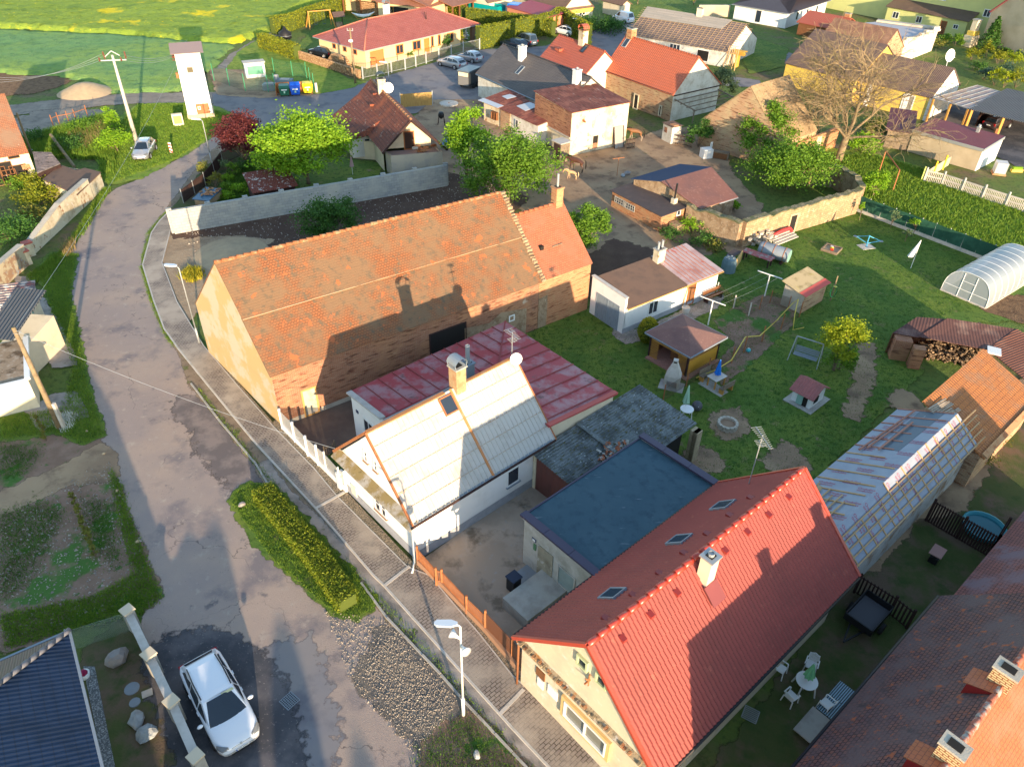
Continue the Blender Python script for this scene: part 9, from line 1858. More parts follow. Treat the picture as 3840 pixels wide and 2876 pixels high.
gm_=meshmat('brown_wire',(.14,.1,.06),.18)
pf_('chicken_wire_fence','grey wire mesh fence from the annex corner round the small lawn',[n_(120,680),n_(290,810),n_(440,885)],1.0,gm_,post='cp',fill=1,step=2.0,z0=.03,pw=.08); pf_('chicken_wire_fence','brown wire fence along the far side of the vegetable bed',[n_(440,885),n_(650,760),n_(830,820)],1.0,gm_,post='rust',fill=1,step=1.6,z0=.03,pw=.05)
o_=lambda a,b_:k(2440,1150,.3783,a,b_)
pf_('rusty_wire_fence','rusty wire fence with a yellow hose draped over it beside the gazebo',[o_(120,940),o_(350,790),o_(560,670),o_(800,560),o_(920,455),o_(1100,350),n_(940,900)],1.1,gm_,post='rust',fill=1,step=2.4,z0=.03,pw=.06,ph=.25)
L_=[G(o_(450,705),.25),G(o_(650,625),.6),G(o_(800,530),1.1),G(o_(940,300),1.25),G(o_(1080,290),1.0),G(o_(1269,120),1.2),G(n_(700,950),1.2),G(n_(880,760),1.1),G(n_(935,720),1.6),G(n_(900,870),1.0),G(z(3,1,215,1190),.3),G(z(3,1,310,1170),.05)]; m=MB(); m.tube(L_,.035,6); tag(m.build('garden_hose',M['hoseyellow'],None,True,org=L_[0]),'long yellow hose looped along the rusty wire fence','hose')
pf_('meadow_goal','','',1,'rust') if 0 else None
r=T('metal_frame','rusty pink goal like pipe frame standing in the meadow','frame',z(3,0,1075,1650)); a=G(z(3,0,960,1480))-r.location; hh=2.2; F(r,'frame','rust',[('m',(0,0,0),(0,0,hh),.09),('m',a,a+V3((0,0,hh)),.09),('m',(0,0,hh),a+V3((0,0,hh)),.09)])
a,b_=G(z(1,0,365,500)),G(z(1,0,920,680)); dd=(b_-a); L=dd.length; dd.normalize(); r=wt_('firewood_wall','long low wall of stacked split firewood along the bungalow drive','firewood',a); rnd=RR_(5); m=MB(); nn=V3((dd.y,-dd.x,0))
for j in range(6):
 for i in range(int(L/.21)): p=a+dd*(i*.21+rnd.uniform(-.03,.03))+V3((0,0,.1+j*.19)); m.tube([p+nn*.05,p+nn*(.42+rnd.random()*.06)],.095,6)
m.build('logs',M['firewood'],r); m=MB(); p=a+dd*L*.55-nn*1.8
for j in range(8):
 for i in range(28-j*2): q=p+dd*((i-14+j)*.2)+V3((0,0,.1+j*.2)); m.tube([q,q+nn*.8],.095,6)
tag(m.build('log_pile',M['firewood'],None,org=p),'rounded pile of split logs against the bungalow end wall','firewood')
# ---- recycling bins and bay
c=lambda a,b_:k(1000,240,.10865,a,b_)
bays=G(c(400,1120)); ya=az(c(500,1110),c(1150,1080))
for px,cm,lab,open_ in ((c(640,1110),(.02,.13,.07),'green wheeled recycling container with white label strip',0),(c(1015,1085),(.01,.10,.55),'blue wheeled recycling container with open lid',1),(c(1440,1020),(.72,.58,.01),'yellow wheeled recycling container at the right end',0)):
 r=T('recycling_container',lab,'container',px,ya,'recycling containers'); pm=mk('bin_'+lab[:4],cm,.4,spec=.5); m=MB(); m.hexa([(-.52,-.45,.18),(.52,-.45,.18),(.52,.45,.18),(-.52,.45,.18)],[(-.66,-.52,1.1),(.66,-.52,1.1),(.66,.52,1.1),(-.66,.52,1.1)],0,True); x=m.build('body',pm); x.parent=r
 m=MB(); (m.hexa([(-.68,-.55,1.1),(.68,-.55,1.1),(.68,.55,1.1),(-.68,.55,1.1)],[(-.62,-.35,1.34),(.62,-.35,1.34),(.62,.5,1.42),(-.62,.5,1.42)]) if not open_ else m.hexa([(-.66,.45,1.1),(.66,.45,1.1),(.66,.55,1.1),(-.66,.55,1.1)],[(-.62,.35,1.5),(.62,.35,1.5),(.62,.5,1.55),(-.62,.5,1.55)])); x=m.build('lid',pm); x.parent=r
 F(r,'label','fw',[('b',(0,-.535,.82),.7,.02,.13)]); F(r,'symbol',mk('pale_symbol',(.5,.7,.5),.6),[('b',(0,-.51,.45),.2,.02,.26)])
 for s in (-.45,.45):
  for t in (-.35,.35): F(r,'wheel','black',[('l',[(0,-.03),(.09,-.03),(.09,.03),(0,.03)],8,(s,t,.09))])
r=T('container_screen','orange brown plank screen behind the recycling containers','screen',bays,ya); a,b_,e=G(c(430,1150))-bays,G(c(1500,990))-bays,G(c(1600,1010))-bays; R0=MR_(-ya,3,'Z'); a,b_,e=[R0@V3(p) for p in (a,b_,e)]; F(r,'planks',mk('orange_planks',(.45,.16,.05),.8),[('m',(a.x-.3,1.2,.7),(e.x-.1,1.2,.7),.06,1.3),('m',(a.x-.3,0,.55),(a.x-.3,1.2,.6),.06,1.0),('m',(e.x-.1,0,.55),(e.x-.1,1.2,.6),.06,1.0)]); F(r,'posts','cp',[('b',(e.x+.5,.9,0),.3,.3,1.2)])
r=T('white_kiosk_box','small white cabinet with mint green doors behind the green wire fence','cabinet',z(0,0,2150,668),.45); F(r,'cabinet','white',[('b',(.9,0,0),2.6,1.3,1.9)]); F(r,'mint_door',mk('mint_green_panel',(.12,.36,.22),.6),[('b',(.9,-.67,.45),2.1,.03,1.1)]); F(r,'cap','cp',[('b',(.9,0,1.9),2.9,1.6,.12)])
for i,(px,s) in enumerate(((c(120,900),(1.6,1.2,.8)),(c(350,640),(.7,.7,.9)),(c(650,640),(2,1.2,.4)))): r=T('scrap_box',('grey plastic tub','round grey drum','pale sheet pile')[i]+' inside the substation compound','scrap',px); F(r,'body','zinc',[('b',(0,0,0))+s] if i!=1 else [('l',[(.35,0),(.38,.9),(0,.9)],12)]); F(r,'lid','cp',[('b',(0,0,s[2]),s[0]*.6,s[1]*.6,.08)])
r=T('meter_cabinet','small cream utility cabinet with brown wooden doors beside the white tower','cabinet',z(0,0,1545,1085),.42); F(r,'cabinet','cream',[('b',(0,0,0),1.15,.45,1.35)]); F(r,'door','wb' if 0 else mk('straw_door',(.42,.28,.12),.8),[('b',(0,-.24,.3),.85,.03,.85)])
r=T('warning_beacon','red and white striped warning board on the verge','sign',z(0,0,1482,1325),.1); F(r,'board','fw',[('b',(0,0,.1),.28,.05,1.05)]); F(r,'stripes',mk('signal_red',(.7,.06,.02),.5),[('f',[(-.14,-.03,.2+i*.35),(.14,-.03,.08+i*.35),(.14,-.03,.26+i*.35),(-.14,-.03,.38+i*.35)]) for i in range(3)]); F(r,'foot','black',[('b',(0,0,0),.4,.3,.1)])
m=MB(); m.lathe([(3.4,0),(2.3,.5),(1.2,1.0),(.4,1.15),(0,1.2)],18,G(z(0,0,740,800))); tag(m.build('sand_heap',M['soilpile'],None,True,org=G(z(0,0,740,800))),'large pale heap of sand beside the field track','heap')
m=MB(); m.lathe([(3.2,0),(2.2,.18),(1.2,.42),(.5,.55),(0,.58)],16,G(v(500,548))); tag(m.build('sand_heap',M['soilpile'],None,True,org=G(v(500,548))),'low spread heap of sand behind the long barn','heap')
# ---- lorry, skip, trailers
c=lambda a,b_:k(1660,0,.3783,a,b_)
r=T('teal_container','open teal steel skip with rusty inside beyond the hedge','container',c(440,175),az(c(300,160),c(600,215))); F(r,'side_walls',mk('teal_paint',(.0,.25,.25),.5),[('b',(0,-1.2,.8),6.5,.1,1.5),('b',(0,1.2,.8),6.5,.1,1.5),('b',(3.2,0,.8),.1,2.4,1.5),('b',(-3.2,0,.8),.1,2.4,1.5)]); F(r,'floor','rust',[('b',(0,0,.7),6.3,2.3,.2)]); F(r,'chassis','black',[('b',(0,0,.3),6,1,.4)])
r=T('blue_lorry','blue lorry cab with white lettering parked in front of the teal skip','lorry',c(720,215),az(c(640,190),c(800,210))); F(r,'cab',mk('lorry_blue',(.01,.14,.50),.35,spec=.6),[('b',(0,0,.9),2.3,2.4,1.7),('b',(-.1,0,2.6),2.0,2.2,.35)]); F(r,'bumper','black',[('b',(1.1,0,.3),.3,2.4,.6)]); F(r,'windscreen',CARGLASS,[('b',(1.16,0,1.7),.04,2.0,.8)]); m=MB(); text_into(m,'MAN',(.2,-1.26,2.2),V3((1,0,0)),V3((0,0,1)),.75); x=m.build('lettering',M['fw']); x.parent=r
for x_,y_ in ((.6,-1),(.6,1),(-1.5,-1),(-1.5,1)): F(r,'wheel',TYRE,[('l',[(0,-.15),(.5,-.15),(.5,.15),(0,.15)],14,(0,0,0),0,MT_((x_,y_,.5))@MR_(1.5708,4,'X'))])
r=T('horse_trailer','dark twin axle horse trailer with grey back doors on the square','trailer',c(265,860),math.radians(62)); F(r,'body',mk('black_grp',(.03,.035,.04),.35,spec=.5),[('b',(0,0,.5),3.0,1.8,1.7)]); F(r,'roof',mk('grey_blue_grp',(.10,.13,.16),.4),[('b',(0,0,2.2),3.1,1.9,.18)]); F(r,'tailgate',mk('grey_tailgate',(.16,.16,.16),.6),[('b',(-1.53,0,.5),.06,1.6,1.1)]); F(r,'rear_canvas','cream',[('b',(-1.53,0,1.65),.05,1.5,.5)])
for x_ in (-.45,.45):
 for y_ in (-.98,.98): F(r,'wheel',TYRE,[('l',[(0,-.1),(.33,-.1),(.33,.1),(0,.1)],14,(0,0,0),0,MT_((x_,y_,.33))@MR_(1.5708,4,'X'))])
r=T('car_trailer','small black box trailer with drawbar on the dark side yard','trailer',z(3,3,830,400),math.radians(42)); F(r,'bed','concrete' if 0 else mk('grey_trailer_floor',(.09,.09,.10),.8),[('b',(0,0,.5),1.9,1.25,.05)]); F(r,'dark_side_panels','black',[('b',(0,-.65,.5),2.0,.05,.4),('b',(0,.65,.5),2.0,.05,.4),('b',(1,0,.5),.05,1.3,.4),('b',(-1,0,.5),.05,1.3,.4)]); F(r,'drawbar','black',[('m',(-1,-.3,.45),(-2.1,0,.4),.07),('m',(-1,.3,.45),(-2.1,0,.4),.07)])
for s in (-.78,.78): F(r,'wheel',TYRE,[('l',[(0,-.08),(.28,-.08),(.28,.08),(0,.08)],14,(0,0,0),0,MT_((0,s,.28))@MR_(1.5708,4,'X'))])
# ---- white garden set
tb=G(z(3,3,300,990)); r=T('garden_table','round white plastic table with folded mint parasol','table',tb); F(r,'top','pw',[('l',[(.0,.70),(.45,.70),(.46,.73),(0,.735)],24)],False); F(r,'legs','pw',[('m',(.28*a,.28*b_,.7),(.38*a,.38*b_,0),.05) for a in (-1,1) for b_ in (-1,1)])
r=T('folded_parasol','folded mint green parasol through the white garden table','parasol',tb); F(r,'pole','mw',[('t',[(0,0,0),(0,0,1.95)],.02,6)]); m=MB()
for i in range(16): a0,a1=i*PI_/8,(i+1)*PI_/8; q0,q1=(.26 if i%2 else .17),(.17 if i%2 else .26); m.face([(q0*cs_(a0),q0*sn_(a0),1.05),(q1*cs_(a1),q1*sn_(a1),1.05),(.03*cs_(a1),.03*sn_(a1),1.95),(.03*cs_(a0),.03*sn_(a0),1.95)])
x=m.build('canopy',mk('mint_canvas',(.20,.50,.25),.8)); x.parent=r
def chair(lab,px,rz):
 r=T('plastic_chair',lab,'chair',px,rz,'white garden chairs'); W_='pw'; F(r,'seat',W_,[('b',(0,0,.41),.44,.42,.035)]); F(r,'backrest',W_,[('m',(-.22,.04*s-.0,.43),(-.3,.05*s,.86),.035,.012) for s in range(-4,5)]+[('t',[(-.2,-.22,.6),(-.29,-.2,.82),(-.32,0,.9),(-.29,.2,.82),(-.2,.22,.6)],.022,6)]); F(r,'armrests',W_,[('m',(-.22,s*.25,.64),(.2,s*.26,.62),.05,.02) for s in (-1,1)])
 for a,b_ in ((.2,.22),(.2,-.22),(-.2,.22),(-.2,-.22)): F(r,'leg',W_,[('m',(a,b_,.62 if a>0 else .42),(a*1.25,b_*1.15,0),.04)])
for i,(dx,dy,l) in enumerate(((-.85,.75,'white plastic chair at the upper left of the round table'),(.55,.95,'white plastic chair half hidden behind the mint parasol'),(-.75,-.55,'white plastic chair at the lower left of the round table'),(.65,-.85,'white plastic chair at the lower right of the round table'))): chair(l,tb+V3((dx,dy,0)),math.atan2(-dy,-dx))
for px,n1,l,m_,sx,sy in ((z(3,3,600,1130),'slatted_panel','pale blue slatted sun lounger panel leaning by the tiled eave',mk('pale_blue_slats',(.35,.5,.6),.5,brick=(2,.09,.02,(.3,.45,.55),(.03,.04,.05))),1.9,1.0),(z(3,3,400,1350),'grey_slab_stack','flat grey slab platform beside the tiled eave',M['concrete'],1.5,1.2)): r=T(n1,l,'panel',px,R_(42)); F(r,'surface',m_,[('b',(0,0,.25),sx,sy,.06)]); F(r,'support','wd',[('b',(0,0,0),sx*.8,sy*.7,.25)])
r=T('oven_rack','small pale metal rack lying by the red roofed house','rack',z(2,3,2055,1210),R_(60)); F(r,'frame','galv',[('m',(-.3,-.3,.1),(.3,-.3,.1),.03),('m',(-.3,.3,.1),(.3,.3,.1),.03)]); F(r,'bars','galv',[('m',(-.3+.085*i,-.3,.1),(-.3+.085*i,.3,.1),.025) for i in range(8)])
r=T('bird_feeder','small pinkish roofed feeder table in the dark side yard','feeder',z(3,2,1420,1530),.8); F(r,'roof',mk('pinkish_board',(.36,.2,.17),.8),[('b',(0,0,.75),.85,.6,.04)]); F(r,'stand','black',[('b',(0,0,0),.4,.4,.4),('b',(0,0,.4),.1,.1,.35)])
r=T('blue_pool','faded turquoise paddling pool behind the dark plank fence','pool',z(3,2,1850,1260)); F(r,'basin',mk('turquoise_plastic',(.05,.30,.36),.5),[('l',[(1.0,0),(1.1,.35),(1.0,.35),(.95,.15),(0,.15)],20)],True); F(r,'water',mk('pool_water',(.03,.16,.2),.05),[('l',[(.95,.2),(0,.2)],20)])
yagi(T('aerial_mast','tall aerial mast with many rods rising behind the red ridge','aerial',RH.pt(12.6,5.6,0)),V3((0,0,5.3)),3.1,V3((.2,-1,0)),'aerial',12,1.5)
# ---- front yard things
y3=lambda a,b_:k(1820,1940,.3152,a,b_)
r=T('concrete_hatch','wide low concrete slab cover in the front yard','slab',y3(560,850),R_(43)); F(r,'slab','concrete',[('b',(-.2,-.7,0),3.2,1.7,.75)]); F(r,'metal_plate','zinc',[('b',(.25,.65,0),1.5,1.1,.12)])
r=T('grey_chest','grey blue metal chest against the flat roofed building','chest',y3(880,790),R_(-47)); F(r,'chest','zinc',[('b',(0,0,0),1.7,.6,.95)]); F(r,'lid',mk('blue_grey_lid',(.14,.22,.29),.6),[('b',(0,0,.95),1.8,.7,.06)])
r=T('dust_bin','black wheeled dust bin in the front yard','bin',y3(335,860),R_(-47)); F(r,'body','black',[('b',(0,0,.1),.5,.5,.85)]); F(r,'lid',mk('dark_blue_lid',(.02,.03,.06),.4),[('b',(0,0,.95),.58,.6,.07)])
for s in (-.25,.25): F(r,'wheel','black',[('b',(s,.22,0),.05,.2,.2)])
r=T('drain_grate','square iron drain grate in the road','grate',z(1,3,290,1085),R_(52)); F(r,'frame','zinc',[('b',(0,0,.02),.62,.62,.012)]); F(r,'holes','dh',[('b',(-.25+.083*i,-.25+.083*j,.033),.055,.055,.004) for i in range(7) for j in range(7)])
def rock(lab,px,s,seed,mat='boulder',nm='boulder'):
 r_=np.random.RandomState(seed); import bmesh; bm=bmesh.new(); bmesh.ops.create_icosphere(bm,subdivisions=2,radius=.5)
 for q in bm.verts: q.co*=1+.2*r_.randn()*.5; q.co.x*=s[0]; q.co.y*=s[1]; q.co.z=q.co.z*s[2]+s[2]*.3
 me=bpy.data.meshes.new(nm); bm.to_mesh(me); bm.free(); me.materials.append(M[mat]); o=bpy.data.objects.new(nm,me); COL.objects.link(o); o.location=G(px); o.rotation_euler=(0,0,seed); tag(o,lab,'rock')
for i,(px,s,m_,l) in enumerate(((b3(1020,740),(1.0,.75,.8),'boulder','large pinkish boulder in the narrow front garden'),(b3(1190,1265),(.9,.62,.5),'bg_','pale grey angular boulder touching a rounder one'),(b3(1275,1375),(.85,.8,.5),'bg_','rounder grey boulder below the angular one'),(z(0,2,2090,1050),(.42,.3,.3),'boulder','buff stone at the tip of the hedge strip'),(z(1,3,1905,1560),(.4,.25,.35),'bg_','grey stone in the corner grass at the bottom'),(z(0,2,752,410),(.2,.15,.12),'sandst' if 0 else 'bo','orange stone on the verge, the topmost of four'),(z(0,2,900,605),(.25,.16,.14),'bo','orange stone on the verge, second from the top'),(z(0,2,1012,925),(.28,.16,.14),'bo','orange stone on the verge, third from the top'),(z(0,2,1187,1365),(.2,.28,.14),'bo','orange stone on the verge, lowest of four'),(k(2260,600,.394,232,140),(.8,.6,.5),'boulder','pinkish boulder in the horse yard'),(k(2260,600,.394,192,158),(.6,.5,.35),'bg_','smaller grey stone beside the pinkish boulder'))): rock(l,px,s,i+1,m_)
for px,s,l,m_ in ((b3(1140,980),.3,'larger round slate stepping stone','zinc'),(b3(1165,1100),.22,'smaller round slate stepping stone','zinc')): r=T('stepping_stone',l+' in the front garden','paving stone',px); F(r,'stone',m_,[('l',[(s*1.1,0),(s,.05),(0,.05)],16)])
r=T('square_paver','single beige square paver in the front garden','paving stone',b3(1272,1022),.5); F(r,'stone','cp',[('b',(0,0,0),.42,.34,.05)])
r=T('flower_pot','white flower pot with dark red flowers by the blue roofed house','flower pot',b3(740,880)); F(r,'pot','pw',[('l',[(.16,0),(.24,.3),(0,.27)],14)],True); F(r,'flowers','ropegreen' if 0 else mk('dark_red_flowers',(.25,.01,.06),.7),[('l',[(.18,.3),(.12,.45),(0,.5)],7)])
# ---- lawn and garden
def umb(lab,px,h,col,nm='closed_parasol',tilt=0):
 r=T(nm,lab,'parasol',px); F(r,'pole','mw',[('t',[(0,0,0),(0,0,h)],.025,6)]); m=MB()
 for i in range(12): a0,a1=i*PI_/6,(i+1)*PI_/6; q0,q1=(.24 if i%2 else .13),(.13 if i%2 else .24); m.face([(q0*cs_(a0)+tilt,q0*sn_(a0),h*.42),(q1*cs_(a1)+tilt,q1*sn_(a1),h*.42),(.03*cs_(a1),.03*sn_(a1),h),(.03*cs_(a0),.03*sn_(a0),h)])
 x=m.build('canopy',mk('canvas_'+lab[7:14],col,.8)); x.parent=r
g3=lambda a,b_:z(3,1,a,b_)
umb('closed white cantilever parasol on the back lawn',g3(1230,660),2.6,(.7,.7,.68),'cantilever_parasol',-.4); umb('closed blue parasol over the picnic table',o_(640,770),2.0,(.01,.16,.6)); umb('closed pale green parasol behind the corrugated shed',z(2,2,1480,265),2.3,(.35,.55,.4)); umb('closed pinkish folded parasol in the village house garden',z(1,0,835,1510),2.1,(.45,.3,.3))
r=T('picnic_table','small picnic table with two timber benches on a paved pad','table',o_(640,780),.65); F(r,'top','cp',[('b',(0,0,.72),1.1,.8,.05)]);
for a,b_ in ((-.45,-.3),(.45,-.3),(.45,.3),(-.45,.3)): F(r,'leg','wo',[('b',(a,b_,0),.08,.08,.72)])
for s,l in ((-.85,'timber bench at the far side of the picnic table'),(.85,'timber bench with backrest nearest the big lawn')): q=T('timber_bench',l,'bench',G(o_(640,780))+V3((cs_(.65-1.57)*s,sn_(.65-1.57)*s,0)),.65); F(q,'seat','wood',[('b',(0,0,.4),1.1,.35,.05)]); F(q,'backrest','wood',[('b',(0,-.18 if s>0 else .18,.5),1.1,.05,.35)]); F(q,'legs','wo',[('b',(-.45,0,0),.08,.35,.4),('b',(.45,0,0),.08,.35,.4)])
sheet('paving',[(0,0)]*0 or [G(o_(*p)) for p in ((465,765),(560,700),(770,850),(690,900))],M['concrete'],8,world=True)
r=T('barbecue','pale moulded concrete barbecue fireplace beside the gazebo','barbecue',o_(205,790),R_(-20)); m=MB(); m.hexa([(-.5,-.35,.6),(.5,-.35,.6),(.5,.35,.6),(-.5,.35,.6)],[(-.5,-.35,.95),(.5,-.35,.95),(.5,.35,.95),(-.5,.35,.95)]); m.hexa([(-.5,-.35,.95),(.5,-.35,.95),(.5,.35,.95),(-.5,.35,.95)],[(-.16,-.14,1.9),(.16,-.14,1.9),(.16,.14,1.9),(-.16,.14,1.9)]); m.box((0,0,1.9),.3,.28,.25); x=m.build('hood',M['cp']); x.parent=r; F(r,'legs','cp',[('b',(-.42,0,0),.14,.6,.6),('b',(.42,0,0),.14,.6,.6)]); F(r,'base_slab','concrete',[('b',(0,0,0),1.6,1.1,.06)]); F(r,'flue_slot','dh',[('b',(0,-.15,1.97),.2,.03,.1)])
r=T('garden_swing','grey garden swing bench hanging in a tubular frame','swing',g3(310,1460),R_(-32)); F(r,'frame','galv',[('m',(s*1.0,t*.55,0),(s*.9,0,1.75),.05) for s in (-1,1) for t in (-1,1)]+[('m',(-.9,0,1.75),(.9,0,1.75),.06)]); F(r,'seat','zinc',[('b',(0,-.25+.1*i,.45),1.6,.08,.03) for i in range(5)]); F(r,'backrest','zinc',[('m',(-.8,.25+.03*i,.55+.1*i),(.8,.25+.03*i,.55+.1*i),.03,.08) for i in range(4)]); F(r,'hangers','galv',[('m',(s*.8,.0,.5),(s*.85,0,1.72),.02) for s in (-1,1)])
r=T('fire_pit','round stone ringed fire pit in the lawn','fire pit',z(2,2,1855,370)); m=MB()
for j in range(3):
 for i in range(14): a=i*.4488+j*.22; m.box((.55*cs_(a),.55*sn_(a),j*.13),.22,.16,.12,a+1.57)
x=m.build('stone_ring',M['rc']); x.parent=r; F(r,'ash',mk('ash',(.30,.20,.13),1),[('l',[(.48,.22),(0,.26)],14)])
r=T('ball','dark grey exercise ball beside the green parasol','ball',z(2,2,1590,225)); F(r,'shell',mk('grey_rubber',(.08,.08,.09),.4),[('l',[(0,0)]+[(.34*sn_(i*PI_/10),.34-.34*cs_(i*PI_/10)) for i in range(1,10)]+[(0,.68)],16)],True); F(r,'valve','pw',[('b',(0,-.33,.5),.03,.03,.03)])
r=T('toy_ball','small turquoise ball by the wire fence','ball',o_(965,450)); F(r,'shell',mk('turquoise_ball',(.05,.4,.45),.3),[('l',[(0,0),(.12,.04),(.17,.15),(.12,.27),(0,.32)],12)],True); F(r,'patch','pw',[('b',(0,0,.3),.08,.08,.03)])
r=T('white_patio_table','white plastic table under the pale green parasol','table',z(2,2,1495,290)); F(r,'top','pw',[('l',[(0,.68),(.42,.68),(.42,.72),(0,.72)],18)]); F(r,'legs','pw',[('m',(.25*a,.25*b_,.7),(.32*a,.32*b_,0),.05) for a in (-1,1) for b_ in (-1,1)])
for px,l,s in ((n_(600,690),'white T shaped washing line post behind the small lawn',1.0),(z(2,1,1690,1150),'white T shaped washing line post nearer the gazebo',1.1)): r=T('washing_post',l,'post',px,R_(-38),'washing line posts'); F(r,'pole','mw',[('t',[(0,0,0),(0,0,1.9*s)],.05,6)]); F(r,'crossbar','mw',[('m',(-1.0,0,1.9*s),(1.0,0,1.9*s),.06)])
r=T('carousel','light blue three armed playground carousel on a concrete pad','play equipment',g3(845,475)); B_=mk('sky_blue_paint',(.10,.42,.60),.4); F(r,'pad','cp',[('b',(0,0,0),1.3,1.0,.05,.3)]); F(r,'arms',B_,[('t',[(0,0,0),(0,0,1.1)],.05,6)]+[q for a in (.1,2.2,4.3) for q in (('m',(0,0,1.05),(1.15*cs_(a),1.15*sn_(a),.55),.05),('m',(0,0,.35),(1.15*cs_(a),1.15*sn_(a),.55),.05))])
for a in (.1,2.2,4.3): F(r,'seat','zinc',[('b',(1.2*cs_(a),1.2*sn_(a),.5),.35,.25,.05,a)])
r=T('sandpit','square timber sandpit full of colourful toys','sandpit',g3(545,505),.9); F(r,'frame','wood',[('b',(0,.65,0),1.4,.1,.25),('b',(0,-.65,0),1.4,.1,.25),('b',(.65,0,0),.1,1.2,.25),('b',(-.65,0,0),.1,1.2,.25)]); F(r,'sand','soilpile',[('b',(0,0,0),1.2,1.2,.12)])
for i,cm in enumerate(((.7,.05,.02),(.75,.6,.02),(.6,.6,.62))): F(r,'toy',mk('toy%d'%i,cm,.4),[('b',(-.2+.25*i,.1*i-.1,.12),.22,.2,.15,i)])
r=T('water_tank','large horizontal grey steel tank with green end','tank',n_(680,330),R_(-35)); Mx=MT_((0,0,.75))@MR_(PI_/2,4,'Y'); F(r,'shell','zinc',[('l',[(0,-1.3),(.55,-1.28),(.6,-1.1),(.6,1.1),(.55,1.28)],20,(0,0,0),0,Mx)],True); F(r,'end_disc',mk('verdigris',(.2,.36,.30),.7),[('l',[(.54,1.285),(0,1.3)],20,(0,0,0),0,Mx)]); F(r,'hoops','rust',[('l',[(.62,x-.03),(.64,x),(.62,x+.03)],20,(0,0,0),0,Mx) for x in (-.9,0,.9)]); F(r,'cradle','wd',[('b',(-.8,0,0),.2,1,.2),('b',(.8,0,0),.2,1,.2)])
r=T('blue_water_butt','large blue grey wrapped water butt behind the annex','barrel',n_(235,440)); F(r,'drum',mk('blue_grey_plastic',(.10,.16,.19),.5),[('l',[(.62,0),(.6,.8),(.5,1.15),(0,1.2)],12)]); F(r,'rim_stones','bg_',[('b',(.3*cs_(i),.3*sn_(i),1.18),.18,.12,.08,i) for i in range(5)])
r=T('work_table','long low bench with peeling red top by the tank','table',n_(520,360),R_(-40)); F(r,'top',mk('peeling_red_top',(.33,.09,.09),.7,[((.3,.26,.24),3,.5,.6)]),[('b',(0,0,.75),2.6,.9,.06)]);
for a in (-1.1,1.1): F(r,'legs','wd',[('b',(a,.3,0),.1,.1,.75),('b',(a,-.3,0),.1,.1,.75)])
r=T('leaning_board','big ochre board leaning at the end of the bench','board',n_(320,390),R_(50)); F(r,'board',mk('ochre_board',(.55,.36,.14),.8),[('m',(-.7,-.2,.5),(.9,.1,.55),.05,1.0)]); F(r,'mat','ropegreen' if 0 else 'bitumen_dark',[('b',(.1,.5,.95),1.4,.7,.03)])
m=MB(); rnd=RR_(7); q0=G(n_(530,170))
for i in range(90): m.box(q0+V3((rnd.gauss(0,.6),rnd.gauss(0,.5),rnd.random()*1.1)),.3,.25,.2,rnd.random()*3)
tag(m.build('stone_heap',M['rc'],None,org=q0),'heap of rough pale stones against the sunlit wall','stones')
r=T('plank_rack','stack of silvery planks with a red tarpaulin roll by the sunlit wall','planks',n_(790,140),az(n_(650,200),n_(930,90))); F(r,'planks','cp',[('b',(0,-.3+.25*i,.1+.12*i),3.0,.22,.08) for i in range(4)]); F(r,'red_cover',mk('red_tarp',(.55,.05,.05),.5),[('t',[(-1.2,.3,.75),(0,.35,.85),(1.0,.35,.8),(1.3,.3,.5)],.16,8)],True)
r=T('hose_post','timber post hung with a coiled green hose beside the coop','post',g3(535,940)); F(r,'post','bk',[('t',[(0,0,0),(0,0,2.2)],.05,6)]); F(r,'hose_coil','ropegreen',[('t',[(.25*cs_(t*.7),-.1,.9+.5*sn_(t*.7)) for t in range(28)],.03,5)],True); F(r,'reel','hoseyellow',[('l',[(0,-.05),(.15,0),(0,.05)],10,(0,-.12,1.35))])
# ---- horse yard
r=T('outhouse','narrow timber outhouse with pale ribbed roof, near the dark horse','outhouse',z(2,0,390,1395),az(z(2,0,335,1370),z(2,0,400,1400))); F(r,'walls','wood',[('b',(0,.5,0),1.2,1.2,2.1)]); F(r,'door','wd',[('b',(0,-.12,.1),.9,.04,1.8)]); F(r,'roof','pale_sheet',[('b',(0,.5,2.1),1.6,1.6,.08)])
r=T('small_pump_house','small whitewashed pump house with terracotta cap by the brick wall','shed',z(2,0,1330,1225),az(z(2,0,1255,1190),z(2,0,1350,1240))); F(r,'walls','wo2',[('b',(0,.6,0),1.7,1.3,1.9)]); F(r,'roof','bitumen_brown',[('b',(0,.6,1.9),1.9,1.5,.08)]); F(r,'hatch','brick',[('b',(-.3,-.06,1.0),.5,.03,.6)]); F(r,'tile_cap','bo',[('b',(.4,.5,1.98),.8,.7,.06)])
for px,l,rz in ((z(2,0,1020,1290),'grey pallet gate leaning at the corner of the cream building',.4),(z(2,0,1440,1260),'weathered pallet leaning by the pump house',-.4),(z(2,0,1515,1275),'narrow brown pallet leaning under the vine bush',-.9)): r=T('pallet',l,'pallet',px,rz); F(r,'boards','wood',[('m',(-.5+.2*i,0,.05),(-.5+.2*i,.15,1.25),.1,.03) for i in range(6)]); F(r,'rails','wd',[('m',(-.55,.05,h_),(.55,.05,h_),.05,.09) for h_ in (.2,.65,1.1)])
r=T('white_sack','white bulk bag with broken white cupboard beside the brick wall','bag',z(2,0,1670,1360),.3); F(r,'bag','pw',[('b',(0,0,0),1.1,1.0,1.0)]); F(r,'cupboard_door','mw',[('m',(.6,.4,1.0),(.9,.5,1.0),.06,1.0)]); r=T('old_dresser','upturned brown dresser beside the white bulk bag','furniture',z(2,0,1790,1380),-.45); F(r,'carcass','wood',[('b',(0,.3,0),1.8,.6,.85)]); F(r,'drawer_front','wb',[('b',(0,-.02,.1),1.5,.04,.6)])
